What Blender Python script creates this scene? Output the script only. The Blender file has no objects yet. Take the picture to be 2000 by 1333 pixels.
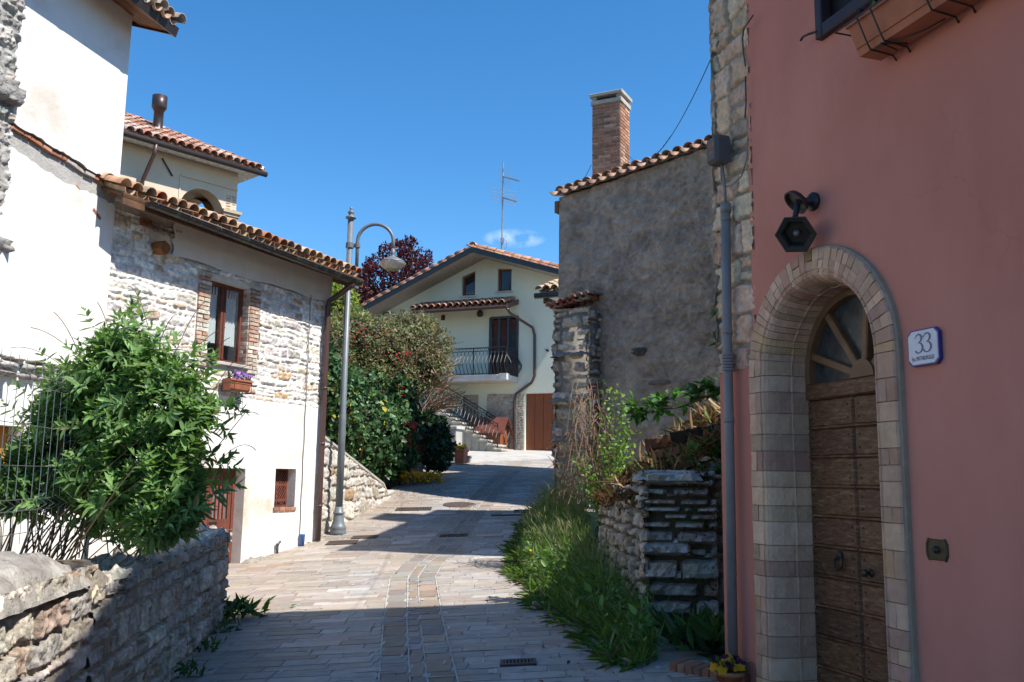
import bpy, math, random
import numpy as np
from mathutils import Vector as V, Matrix, noise
from mathutils.geometry import tessellate_polygon
random.seed(7); rng = np.random.default_rng(7)
U = random.uniform
sc = bpy.context.scene
# ---------------------------------------------------------------- camera, sky, sun, exposure
EYE = 1.65
PITCH, ROLL, FPX = math.radians(8.48), math.radians(0.8), 1800.0
cam_d = bpy.data.cameras.new('camera'); cam = bpy.data.objects.new('camera', cam_d)
sc.collection.objects.link(cam); sc.camera = cam
CR = Matrix.Rotation(math.pi/2 + PITCH, 3, 'X') @ Matrix.Rotation(ROLL, 3, 'Z')
cam.matrix_world = Matrix.Translation((0, 0, EYE)) @ CR.to_4x4()
cam_d.sensor_width = 36; cam_d.lens = FPX/2000*36; cam_d.clip_end = 3000; cam_d.clip_start = .05
SUN_AZ = V((.885, -.465, 0)).normalized(); SUN_EL = math.radians(53)
to_sun = V((SUN_AZ.x*math.cos(SUN_EL), SUN_AZ.y*math.cos(SUN_EL), math.sin(SUN_EL)))
w = bpy.data.worlds.new('World'); sc.world = w; w.use_nodes = True
wn, wl = w.node_tree.nodes, w.node_tree.links
sky = wn.new('ShaderNodeTexSky'); sky.sky_type = 'NISHITA'; sky.sun_disc = False
sky.sun_elevation = SUN_EL; sky.sun_rotation = math.atan2(SUN_AZ.x, SUN_AZ.y)
sky.altitude = 600; sky.air_density = 1.0; sky.dust_density = .15; sky.ozone_density = 4.0
bg = wn['Background']; bg.inputs['Strength'].default_value = .105
hs = wn.new('ShaderNodeHueSaturation'); hs.inputs['Saturation'].default_value = 1.27; hs.inputs['Value'].default_value = 1.02
wl.new(sky.outputs[0], hs.inputs['Color']); wl.new(hs.outputs[0], bg.inputs['Color'])
sl = bpy.data.lights.new('sun', 'SUN'); sl.energy = 4.0; sl.angle = math.radians(.53); sl.color = (1, .96, .90)
so = bpy.data.objects.new('sun', sl); sc.collection.objects.link(so)
so.rotation_euler = (-to_sun).to_track_quat('-Z', 'Y').to_euler(); so.location = (20, -10, 30)
tcw = wn.new('ShaderNodeTexCoord'); cd0 = (CR @ V((5/FPX, (666.5-466)/FPX, -1))).normalized(); cr_u = V((0, 0, 1)).cross(cd0).normalized()*-1; cr_v = cd0.cross(cr_u).normalized()*-1
def wmath(op, a, b):
    n = wn.new('ShaderNodeMath'); n.operation = op
    for i, q in enumerate((a, b)):
        if hasattr(q, 'is_linked'): wl.new(q, n.inputs[i])
        else: n.inputs[i].default_value = q
    return n.outputs[0]
def wdot(vec, off):
    n = wn.new('ShaderNodeVectorMath'); n.operation = 'DOT_PRODUCT'; wl.new(tcw.outputs['Generated'], n.inputs[0]); n.inputs[1].default_value = vec; return wmath('ADD', n.outputs['Value'], off)
cu_, cv_ = wdot(cr_u, 0), wdot(cr_v, 0)
rad2 = wmath('ADD', wmath('POWER', wmath('ABSOLUTE', wmath('DIVIDE', cu_, .036), 0), 2), wmath('POWER', wmath('ABSOLUTE', wmath('DIVIDE', cv_, .011), 0), 2))
cn = wn.new('ShaderNodeTexNoise'); cn.inputs['Scale'].default_value = 55; cn.inputs['Detail'].default_value = 5; wl.new(tcw.outputs['Generated'], cn.inputs['Vector'])
fac = wmath('MULTIPLY', wmath('MAXIMUM', wmath('SUBTRACT', 1.0, rad2), 0), wmath('MAXIMUM', wmath('MULTIPLY', wmath('SUBTRACT', cn.outputs['Fac'], .38), 1.6), 0))
cm = wn.new('ShaderNodeMix'); cm.data_type = 'RGBA'; wl.new(fac, cm.inputs[0]); wl.new(hs.outputs[0], cm.inputs[6]); cm.inputs[7].default_value = (6.5, 7.2, 8.2, 1); wl.new(cm.outputs[2], bg.inputs['Color'])
hs.inputs['Hue'].default_value = .497
sc.view_settings.view_transform = 'Standard'; sc.view_settings.look = 'None'
sc.view_settings.exposure = 0.96; sc.view_settings.gamma = 1
sc.cycles.max_bounces = 6; sc.cycles.transparent_max_bounces = 12

# ---------------------------------------------------------------- measuring helpers
Z = V((0, 0, 1))
def ray(x, y):
    return CR @ V(((x-1000)/FPX, -(y-666.5)/FPX, -1))
def at(x, y, d):
    r = ray(x, y); return V((0, 0, EYE)) + r*(d/r.y)
class Fr:
    """a vertical working plane: origin, along, up, outward"""
    def __init__(s, o, u, n, v=Z):
        s.o, s.u, s.v, s.n = V(o), V(u).normalized(), V(v).normalized(), V(n).normalized()
    def p(s, a, b, c=0): return s.o + s.u*a + s.v*b + s.n*c
    def px(s, x, y, c=0):
        r = ray(x, y); e = V((0, 0, EYE)); q = s.o + s.n*c
        h = e + r*((q-e).dot(s.n)/r.dot(s.n)) - s.o
        return h.dot(s.u), h.dot(s.v)
    def at(s, a, b, c=0): return Fr(s.p(a, b, c), s.u, s.n, s.v)
PROF = [(-30, .02), (0, .03), (5, .06), (7, .08), (10, .23), (12.5, .36), (15, .50), (17, .70), (19, .93), (21, 1.18), (25, 1.66), (30, 2.15), (36, 2.68), (60, 4.2), (120, 6), (800, 8)]
CS = [(-30, .06), (15, .06), (17, .05), (21, .02), (26, 0), (800, 0)]
def lerp(t, x): return float(np.interp(x, [q[0] for q in t], [q[1] for q in t]))
def sm(t, x): return (lerp(t, x-1)+2*lerp(t, x)+lerp(t, x+1))/4
def gz(x, y):
    xx = max(-6, min(5, x)); return sm(PROF, y) + sm(CS, y)*xx
def ground_px(x, y):
    r = ray(x, y); lo = 1.0
    e = V((0, 0, EYE)); t = 1.0
    for i in range(4000):
        q = e + r*t
        if q.z < gz(q.x, q.y): break
        t += .02
    return e + r*t

# ---------------------------------------------------------------- mesh helpers
class MB:
    def __init__(s): s.v, s.f, s.c, s.m = [], [], [], []
    def add(s, vs, fs, col=(1, 1, 1), m=0):
        o = len(s.v); s.v += [tuple(q) for q in vs]
        for f in fs: s.f.append(tuple(i+o for i in f)); s.c.append(col); s.m.append(m)
    def poly(s, pts, col=(1, 1, 1), m=0): s.add(pts, [tuple(range(len(pts)))], col, m)
    def box(s, F, a0, a1, b0, b1, c0, c1, col=(1, 1, 1), m=0, bev=0.0):
        if bev <= 0:
            P = [F.p(a, b, c) for c in (c0, c1) for b in (b0, b1) for a in (a0, a1)]
            s.add(P, [(0, 2, 3, 1), (4, 5, 7, 6), (0, 1, 5, 4), (2, 6, 7, 3), (0, 4, 6, 2), (1, 3, 7, 5)], col, m); return
        e = bev; P = []
        for (k, a, b) in ((c0, 0, 0), (c1-e, 0, 0), (c1, e, e)):
            P += [F.p(a0+a, b0+b, k), F.p(a1-a, b0+b, k), F.p(a1-a, b1-b, k), F.p(a0+a, b1-b, k)]
        fs = [(3, 2, 1, 0), (8, 9, 10, 11)]
        for r in (0, 4):
            for i in range(4): fs.append((r+i, r+(i+1) % 4, r+4+(i+1) % 4, r+4+i))
        s.add(P, fs, col, m)
    def tube(s, pts, r, n=8, col=(1, 1, 1), m=0, caps=True):
        pts = [V(q) for q in pts]; rs = r if isinstance(r, (list, tuple)) else [r]*len(pts)
        o = len(s.v); ref = None; vs = []
        for i, q in enumerate(pts):
            t = (pts[min(i+1, len(pts)-1)] - pts[max(i-1, 0)])
            if t.length < 1e-9: t = V((0, 0, 1))
            t.normalize()
            if ref is None: ref = t.orthogonal().normalized()
            ref = (ref - t*ref.dot(t))
            if ref.length < 1e-6: ref = t.orthogonal()
            ref.normalize(); b2 = t.cross(ref)
            for k in range(n):
                an = 2*math.pi*k/n; vs.append(q + (ref*math.cos(an) + b2*math.sin(an))*rs[i])
        fs = []
        for i in range(len(pts)-1):
            for k in range(n):
                k2 = (k+1) % n; fs.append((i*n+k, i*n+k2, (i+1)*n+k2, (i+1)*n+k))
        if caps:
            fs.append(tuple(reversed(range(n)))); fs.append(tuple(range((len(pts)-1)*n, len(pts)*n)))
        s.add(vs, fs, col, m)
    def lathe(s, prof, o, ax=Z, n=16, col=(1, 1, 1), m=0, ph=0):
        o = V(o); ax = V(ax).normalized(); r0 = ax.orthogonal().normalized(); r1 = ax.cross(r0); vs = []
        for (r, h) in prof:
            for k in range(n):
                an = 2*math.pi*k/n+ph; vs.append(o + ax*h + (r0*math.cos(an)+r1*math.sin(an))*r)
        fs = []
        for i in range(len(prof)-1):
            for k in range(n):
                k2 = (k+1) % n; fs.append((i*n+k, i*n+k2, (i+1)*n+k2, (i+1)*n+k))
        fs.append(tuple(reversed(range(n)))); fs.append(tuple(range((len(prof)-1)*n, len(prof)*n)))
        s.add(vs, fs, col, m)
    def wall(s, F, outer, holes=(), c=0, reveal=.2, col=(1, 1, 1), m=0, mr=None):
        """flat wall with openings; each hole gets its reveal going inwards"""
        loops = [[V((a, b, 0)) for a, b in outer]] + [[V((a, b, 0)) for a, b in h] for h in holes]
        fl = [q for l in loops for q in l]
        s.add([F.p(q.x, q.y, c) for q in fl], [tuple(t) for t in tessellate_polygon(loops)], col, m)
        for h in holes:
            k = len(h)
            s.add([F.p(a, b, c) for a, b in h] + [F.p(a, b, c-reveal) for a, b in h],
                  [(i, (i+1) % k, k+(i+1) % k, k+i) for i in range(k)], col, m if mr is None else mr)
    def build(s, name, mats, parent=None, smooth=False, base=None):
        me = bpy.data.meshes.new(name)
        A = np.array(s.v, dtype=np.float64).reshape(-1, 3)
        if parent is not None: off = np.array(WL[parent.name])
        else:
            if base is None: base = ((A[:, 0].min()+A[:, 0].max())/2, (A[:, 1].min()+A[:, 1].max())/2, A[:, 2].min())
            off = np.array(base)
        A = A - off
        me.from_pydata(A.tolist(), [], s.f)
        if not isinstance(mats, (list, tuple)): mats = [mats]
        for q in mats: me.materials.append(q)
        me.polygons.foreach_set('material_index', s.m)
        lens = np.fromiter((len(f) for f in s.f), int)
        C = np.repeat(np.c_[np.array(s.c, float), np.ones(len(s.c))], lens, axis=0)
        ca = me.color_attributes.new('Col', 'FLOAT_COLOR', 'CORNER'); ca.data.foreach_set('color', C.ravel())
        if smooth: me.polygons.foreach_set('use_smooth', [True]*len(s.f))
        me.update()
        o = bpy.data.objects.new(name, me); sc.collection.objects.link(o)
        if parent is not None: o.parent = parent; WL[o.name] = WL[parent.name]
        else: o.location = off; WL[o.name] = tuple(off)
        return o
WL = {}
def tag(o, label, cat, group=None, kind=None):
    o['label'] = label; o['category'] = cat
    if group: o['group'] = group
    if kind: o['kind'] = kind
    return o
def thing(name, label, cat, loc, group=None):
    o = bpy.data.objects.new(name, None); sc.collection.objects.link(o); o.location = loc; o.empty_display_size = .2
    WL[o.name] = tuple(loc); return tag(o, label, cat, group)
def struct(name, mb, m, smooth=False, kind='structure'):
    o = mb.build(name, m, smooth=smooth); o['kind'] = kind; return o

# ---------------------------------------------------------------- materials
def mat(name, c, c2=None, scale=4, lo=.35, hi=.65, rough=.85, bump=0, bscale=30, bdist=.02, attr=False, metal=0, spec=.3,
        c3=None, s3=.7, lo3=.5, hi3=.62, speck=0, bump2=0, bscale2=4, stretch=None, detail=9):
    M = bpy.data.materials.new(name); M.use_nodes = True; N, L = M.node_tree.nodes, M.node_tree.links
    B = N['Principled BSDF']; B.inputs['Roughness'].default_value = rough; B.inputs['Metallic'].default_value = metal
    B.inputs['Specular IOR Level'].default_value = spec
    g = N.new('ShaderNodeNewGeometry'); pos = g.outputs['Position']
    if stretch:
        mp = N.new('ShaderNodeMapping'); mp.inputs['Scale'].default_value = stretch; L.new(pos, mp.inputs['Vector']); pos = mp.outputs[0]
    def nz(s, det=detail, r=.6):
        n = N.new('ShaderNodeTexNoise'); n.inputs['Scale'].default_value = s; n.inputs['Detail'].default_value = det
        n.inputs['Roughness'].default_value = r; L.new(pos, n.inputs['Vector']); return n.outputs['Fac']
    def ramp(f, a, b):
        r = N.new('ShaderNodeMapRange'); r.inputs['From Min'].default_value = a; r.inputs['From Max'].default_value = b
        L.new(f, r.inputs['Value']); return r.outputs[0]
    def mix(f, a, b, bt='MIX'):
        x = N.new('ShaderNodeMix'); x.data_type = 'RGBA'; x.blend_type = bt
        for s_, q in ((0, f), (6, a), (7, b)):
            if hasattr(q, 'is_linked'): L.new(q, x.inputs[s_])
            elif s_ == 0: x.inputs[0].default_value = q
            else: x.inputs[s_].default_value = (*q, 1)
        return x.outputs[2]
    def rgb(q):
        n = N.new('ShaderNodeRGB'); n.outputs[0].default_value = (*q, 1); return n.outputs[0]
    col = mix(ramp(nz(scale), lo, hi), c, c2) if c2 else rgb(c)
    if c3: col = mix(ramp(nz(s3), lo3, hi3), col, c3)
    if speck: col = mix(ramp(nz(60, 2), .63, .75), col, tuple(q*(1-speck) for q in c))
    if attr:
        a = N.new('ShaderNodeAttribute'); a.attribute_name = 'Col'; col = mix(1.0, col, a.outputs['Color'], 'MULTIPLY')
    L.new(col, B.inputs['Base Color'])
    if bump:
        b = N.new('ShaderNodeBump'); b.inputs['Strength'].default_value = bump; b.inputs['Distance'].default_value = bdist
        L.new(nz(bscale, 6, .65), b.inputs['Height'])
        if bump2:
            b2 = N.new('ShaderNodeBump'); b2.inputs['Strength'].default_value = bump2; b2.inputs['Distance'].default_value = .06
            L.new(nz(bscale2, 3), b2.inputs['Height']); L.new(b2.outputs[0], b.inputs['Normal'])
        L.new(b.outputs[0], B.inputs['Normal'])
    return M
def leaf_mat(name, rough=.45, trans=.35, spec=.35):
    M = bpy.data.materials.new(name); M.use_nodes = True; N, L = M.node_tree.nodes, M.node_tree.links
    B = N['Principled BSDF']; B.inputs['Roughness'].default_value = rough; B.inputs['Specular IOR Level'].default_value = spec
    a = N.new('ShaderNodeAttribute'); a.attribute_name = 'Col'
    L.new(a.outputs['Color'], B.inputs['Base Color'])
    t = N.new('ShaderNodeBsdfTranslucent'); h = N.new('ShaderNodeHueSaturation'); h.inputs['Value'].default_value = 1.5; h.inputs['Saturation'].default_value = 1.15
    h.inputs['Hue'].default_value = .485
    L.new(a.outputs['Color'], h.inputs['Color']); L.new(h.outputs[0], t.inputs['Color'])
    x = N.new('ShaderNodeMixShader'); x.inputs[0].default_value = trans
    L.new(B.outputs[0], x.inputs[1]); L.new(t.outputs[0], x.inputs[2]); L.new(x.outputs[0], N['Material Output'].inputs['Surface'])
    return M
def glass_mat(name, tint=(.9, .95, .95), refl=.12):
    M = bpy.data.materials.new(name); M.use_nodes = True; N, L = M.node_tree.nodes, M.node_tree.links
    N.remove(N['Principled BSDF'])
    t = N.new('ShaderNodeBsdfTransparent'); t.inputs[0].default_value = (*tint, 1)
    g = N.new('ShaderNodeBsdfGlossy'); g.inputs['Roughness'].default_value = .03
    lw = N.new('ShaderNodeLayerWeight'); lw.inputs[0].default_value = .35
    mr = N.new('ShaderNodeMapRange'); mr.inputs['To Min'].default_value = refl; mr.inputs['To Max'].default_value = .6
    L.new(lw.outputs['Facing'], mr.inputs['Value'])
    x = N.new('ShaderNodeMixShader'); L.new(mr.outputs[0], x.inputs[0]); L.new(t.outputs[0], x.inputs[1]); L.new(g.outputs[0], x.inputs[2])
    L.new(x.outputs[0], N['Material Output'].inputs['Surface']); return M
MT = dict(
    plaster=mat('white_plaster', (.80, .78, .74), (.74, .715, .67), 2.2, bump=.35, bscale=28, bdist=.012, bump2=.25, bscale2=2.5, c3=(.60, .54, .46), s3=.75, lo3=.52, hi3=.70, speck=.2),
    plaster_low=mat('stained_plaster', (.80, .78, .74), (.74, .71, .66), 2.2, bump=.4, bscale=30, bdist=.012, bump2=.25, bscale2=2.5, c3=(.54, .45, .34), s3=1.1, lo3=.52, hi3=.70, speck=.2),
    eaveplaster=mat('grey_plaster', (.70, .67, .63), (.63, .60, .56), 3, bump=.3, bscale=30, bdist=.01),
    mortar_w=mat('white_mortar', (.72, .67, .60), (.60, .54, .46), 6, bump=.6, bscale=40, bdist=.015),
    stone=mat('stone', (1, 1, 1), (.66, .64, .61), 13, .4, .62, bump=.9, bscale=42, bdist=.014, speck=.22, attr=True, bump2=.4, bscale2=9),
    stone_s=mat('dressed_stone', (1, 1, 1), (.84, .82, .79), 9, bump=.6, bscale=45, bdist=.010, attr=True, bump2=.3, bscale2=9, speck=.18),
    mortar_g=mat('grey_mortar', (.30, .27, .23), (.20, .18, .15), 7, bump=.8, bscale=35, bdist=.02),
    rubble=mat('grey_rubble', (.36, .34, .32), (.22, .21, .2), 7, bump=1, bscale=16, bdist=.05, bump2=.8, bscale2=5),
    brick=mat('brick', (1, 1, 1), (.75, .72, .7), 12, bump=.5, bscale=60, bdist=.006, attr=True),
    tile=mat('terracotta_tile', (1, 1, 1), (.62, .6, .58), 7, bump=.35, bscale=40, bdist=.006, attr=True, c3=(.55, .5, .42), s3=4, lo3=.55, hi3=.75),
    render_g=mat('grey_render', (.46, .375, .30), (.36, .295, .236), 2.2, .38, .60, attr=True, bump=1, bscale=15, bdist=.07, bump2=1, bscale2=4.0, c3=(.50, .415, .335), s3=1.6, lo3=.5, hi3=.68, speck=.35),
    pink=mat('pink_plaster', (.53, .205, .152), (.46, .172, .128), 1.7, .3, .7, rough=.92, bump=.2, bscale=45, bdist=.006, c3=(.58, .245, .188), s3=.6, lo3=.5, hi3=.72, bump2=.16, bscale2=2, stretch=(1, 1, .45)),
    door=mat('old_brown_wood', (.085, .038, .019), (.145, .072, .036), 5, .4, .6, bump=.4, bscale=30, bdist=.004, rough=.5, attr=True, stretch=(3, 3, 14), c3=(.22, .13, .075), s3=3.6, lo3=.52, hi3=.68),
    wood_red=mat('red_brown_wood', (.17, .055, .035), (.12, .04, .026), 6, bump=.25, bscale=40, bdist=.003, rough=.6, attr=True),
    wood_dark=mat('weathered_timber', (.11, .07, .045), (.06, .04, .028), 5, bump=.8, bscale=30, bdist=.01, stretch=(6, 6, 20), attr=True),
    soffit=mat('soffit_boards', (.20, .10, .05), (.09, .045, .025), 3, bump=.4, bscale=30, attr=True, rough=.6),
    copper=mat('brown_painted_metal', (.050, .034, .030), (.035, .026, .024), 4, rough=.42, metal=.2, spec=.5),
    brownpipe=mat('red_brown_pipe', (.085, .042, .035), (.065, .034, .030), 4, rough=.4, spec=.5),
    iron=mat('dark_iron', (.022, .021, .022), (.035, .03, .028), 9, rough=.5, metal=.3, spec=.5),
    lampgrey=mat('grey_painted_metal', (.17, .19, .205), (.14, .155, .165), 5, rough=.45, spec=.45, metal=.1),
    lampwhite=mat('white_lamp_shade', (.62, .59, .53), (.45, .40, .33), 9, rough=.4),
    pvc=mat('grey_pipe', (.225, .205, .20), (.185, .17, .168), 5, rough=.55, spec=.4),
    boxgrey=mat('grey_box', (.10, .095, .095), (.085, .08, .08), 5, rough=.5),
    cream=mat('cream_render', (.62, .50, .37), (.56, .45, .335), 1.5, bump=.15, bscale=40, bdist=.006),
    mint=mat('pale_green_render', (.70, .70, .56), (.65, .655, .52), 1, bump=.1, bscale=50, bdist=.004),
    clad=mat('stone_cladding', (1, 1, 1), (.8, .78, .75), 8, bump=.5, bscale=40, bdist=.01, attr=True),
    concrete=mat('pale_concrete', (.50, .47, .42), (.38, .355, .32), 3, bump=.3, bscale=40, bdist=.006, c3=(.28, .26, .23), s3=1.2, lo3=.55, hi3=.75),
    concrete_w=mat('white_concrete', (.58, .56, .53), (.42, .40, .36), 3, bump=.3, bscale=40, bdist=.006),
    soffit_w=mat('grey_soffit', (.36, .31, .26), (.28, .245, .21), 4, stretch=(1, 1, 6)),
    fascia=mat('dark_fascia', (.022, .026, .030), rough=.4, spec=.5),
    terracotta=mat('terracotta_pot', (.42, .15, .08), (.34, .12, .065), 6, rough=.75, bump=.15, bscale=40),
    earth=mat('earth', (.10, .072, .048), (.06, .045, .03), 5, bump=1, bscale=20, bdist=.04, c3=(.07, .08, .03), s3=1.6),
    moss=mat('mossy_earth', (.10, .06, .035), (.05, .045, .02), 8, bump=1, bscale=30, bdist=.04, c3=(.14, .06, .035), s3=3),
    paver=mat('road_slab', (1, 1, 1), (.80, .79, .77), 7, bump=.35, bscale=30, bdist=.006, attr=True, rough=.7, spec=.2, c3=(.92, .85, .77), s3=.9, bump2=.2, bscale2=8),
    joint=mat('slab_joint', (.40, .375, .34), (.13, .115, .10), 1.6, bump=.4, bscale=50, bdist=.006, c3=(.50, .46, .41), s3=1.2),
    gravel=mat('gravel_verge', (.22, .195, .16), (.13, .11, .09), 25, bump=1, bscale=60, bdist=.02),
    leaf=leaf_mat('leaves'), leafg=leaf_mat('glossy_leaves', .42, .2, .35), leafd=leaf_mat('dry_leaves', .8, .25, .1),
    twig=mat('twigs', (.20, .135, .085), (.12, .08, .05), 12, attr=True),
    bark=mat('bark', (.09, .06, .04), (.05, .035, .025), 8, bump=.8, bscale=25),
    glass=glass_mat('window_glass'), dark=mat('unlit_black', (.012, .011, .010), rough=.9),
    darkglass=mat('dark_glazing', (.012, .016, .02), rough=.06, spec=.6),
    curtain=mat('white_curtain', (.78, .78, .78), rough=.9, bump=.3, bscale=80),
    petal=leaf_mat('petals', .6, .3, .2),
    enamel=mat('white_enamel', (.62, .63, .68), (.55, .56, .62), 10, rough=.3, spec=.5), enamel_b=mat('blue_enamel', (.05, .035, .20), rough=.35),
    ink=mat('grey_violet_ink', (.13, .105, .19), (.17, .14, .23), 20, rough=.5),
    brass=mat('tarnished_bronze', (.055, .045, .03), (.08, .065, .04), 8, rough=.45, metal=.6),
    steel=mat('galvanised_steel', (.36, .37, .38), (.28, .29, .3), 8, rough=.4, metal=.7),
    black=mat('black_lantern_metal', (.012, .012, .013), (.02, .018, .017), 8, rough=.45, spec=.5),
    bulb=mat('clear_bulb', (.12, .11, .115), rough=.1, spec=.8),
    bluep=mat('blue_plastic', (.06, .14, .36), rough=.5), orange=mat('orange_wood', (.55, .24, .05), (.45, .19, .04), 5, rough=.6),
    garage=mat('garage_door_wood', (.235, .072, .030), (.20, .062, .027), 3, rough=.5, stretch=(4, 4, 1)),
    wire=mat('black_cable', (.02, .02, .02), rough=.6),
)
_N, _L = MT['pink'].node_tree.nodes, MT['pink'].node_tree.links; _B = _N['Principled BSDF']; _src = _B.inputs['Base Color'].links[0].from_socket
_g = _N.new('ShaderNodeNewGeometry'); _w = _N.new('ShaderNodeTexNoise'); _w.inputs['Scale'].default_value = 3; _w.inputs['Detail'].default_value = 6; _L.new(_g.outputs['Position'], _w.inputs['Vector'])
_a = _N.new('ShaderNodeVectorMath'); _a.operation = 'MULTIPLY_ADD'; _L.new(_w.outputs['Color'], _a.inputs[0]); _a.inputs[1].default_value = (.35, .35, .35); _L.new(_g.outputs['Position'], _a.inputs[2])
_v = _N.new('ShaderNodeTexVoronoi'); _v.feature = 'DISTANCE_TO_EDGE'; _v.inputs['Scale'].default_value = .75; _L.new(_a.outputs[0], _v.inputs['Vector'])
_m = _N.new('ShaderNodeMapRange'); _m.inputs['From Min'].default_value = .0015; _m.inputs['From Max'].default_value = .005; _m.inputs['To Min'].default_value = .11; _m.inputs['To Max'].default_value = 0; _L.new(_v.outputs['Distance'], _m.inputs['Value'])
_n2 = _N.new('ShaderNodeTexNoise'); _n2.inputs['Scale'].default_value = .9; _L.new(_g.outputs['Position'], _n2.inputs['Vector']); _m2 = _N.new('ShaderNodeMapRange'); _m2.inputs['From Min'].default_value = .5; _m2.inputs['From Max'].default_value = .58; _L.new(_n2.outputs['Fac'], _m2.inputs['Value'])
_p = _N.new('ShaderNodeMath'); _p.operation = 'MULTIPLY'; _L.new(_m.outputs[0], _p.inputs[0]); _L.new(_m2.outputs[0], _p.inputs[1])
_x = _N.new('ShaderNodeMix'); _x.data_type = 'RGBA'; _L.new(_p.outputs[0], _x.inputs[0]); _L.new(_src, _x.inputs[6]); _x.inputs[7].default_value = (.12, .05, .04, 1); _L.new(_x.outputs[2], _B.inputs['Base Color'])
# ---------------------------------------------------------------- masonry, tiles, leaves
def pick(pal):
    c, _ = random.choices(pal, [q[1] for q in pal])[0]; k = U(.8, 1.2); return tuple(min(1, q*k*U(.96, 1.04)) for q in c)
def stone(mb, F, a0, a1, b0, b1, d, col, res=.05, rough=.35, rnd=.1, jit=.12, c=0, m=0):
    w, h = a1-a0, b1-b0
    nu, nv = max(3, min(12, int(w/res))), max(3, min(10, int(h/res)))
    sx, sy = U(0, 100), U(0, 100); vs = []; tx, ty = U(-.3, .3), U(-.3, .3)
    j = jit*min(w, h)
    for iy in range(nv+1):
        for ix in range(nu+1):
            x, y = 2*ix/nu-1, 2*iy/nv-1
            x2, y2 = x*(1-rnd*y**4), y*(1-rnd*x**4)
            e = max(0, (1-x**8)*(1-y**8))**.35
            q = V((x*w*6+sx, y*h*6+sy, 0))
            A = a0+w*(x2+1)/2+noise.noise(q)*j; Bq = b0+h*(y2+1)/2+noise.noise(q+V((31, 7, 3)))*j
            hh = c + d*e*(1+rough*(noise.noise(q*1.3+V((5, 5, 9)))*1.4+tx*x+ty*y)) - .006
            vs.append(F.p(A, Bq, hh))
    fs = [(iy*(nu+1)+ix, iy*(nu+1)+ix+1, (iy+1)*(nu+1)+ix+1, (iy+1)*(nu+1)+ix) for iy in range(nv) for ix in range(nu)]
    mb.add(vs, fs, col, m)
def stones(mb, F, a0, a1, b0, b1, hr, wr, d, pal, gap=.012, inside=None, res=.05, rough=.35, jit=.12, c=0, rnd=.1, m=0, miss=0, wob=0):
    b = b0
    while b < b1-.02:
        h = U(*hr)
        if b+h > b1-hr[0]*.5: h = b1-b
        a = a0-U(0, wr[0])
        while a < a1:
            w_ = U(*wr); A0, A1 = max(a, a0), min(a+w_, a1)
            if A1-A0 > wr[0]*.3:
                y0, y1 = b+U(-wob, wob), b+h+U(-wob, wob)
                if (inside is None or inside((A0+A1)/2, b+h/2)) and random.random() >= miss:
                    if h > hr[0]*1.6 and random.random() < .22:
                        k = U(.4, .6)
                        stone(mb, F, A0+gap, A1-gap, y0+gap, y0+(y1-y0)*k-gap/2, d*U(.5, 1.3), pick(pal), res, rough, rnd, jit, c, m)
                        stone(mb, F, A0+gap, A1-gap, y0+(y1-y0)*k+gap/2, y1-gap, d*U(.5, 1.3), pick(pal), res, rough, rnd, jit, c, m)
                    else:
                        stone(mb, F, A0+gap, A1-gap, y0+gap, y1-gap, d*U(.5, 1.3), pick(pal), res, rough, rnd, jit, c, m)
            a += w_
        b += h
def vnz(x, y, seed=0):
    """smooth value noise on arrays, -1..1"""
    xi, yi = np.floor(x).astype(np.int64), np.floor(y).astype(np.int64); fx, fy = x-xi, y-yi
    fx, fy = fx*fx*(3-2*fx), fy*fy*(3-2*fy)
    def h(a, b): q = (a*374761393+b*668265263+seed*974634777) & 0xFFFFFFFF; q = ((q ^ (q >> 13))*1274126177) & 0xFFFFFFFF; return ((q ^ (q >> 16)) & 0xFFFF)/32767.5-1
    return (h(xi, yi)*(1-fx)+h(xi+1, yi)*fx)*(1-fy)+(h(xi, yi+1)*(1-fx)+h(xi+1, yi+1)*fx)*fy
def fbn(x, y, seed=0, o=4): return sum(vnz(x*2**k, y*2**k, seed+k*17)*.55**k for k in range(o))
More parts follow.
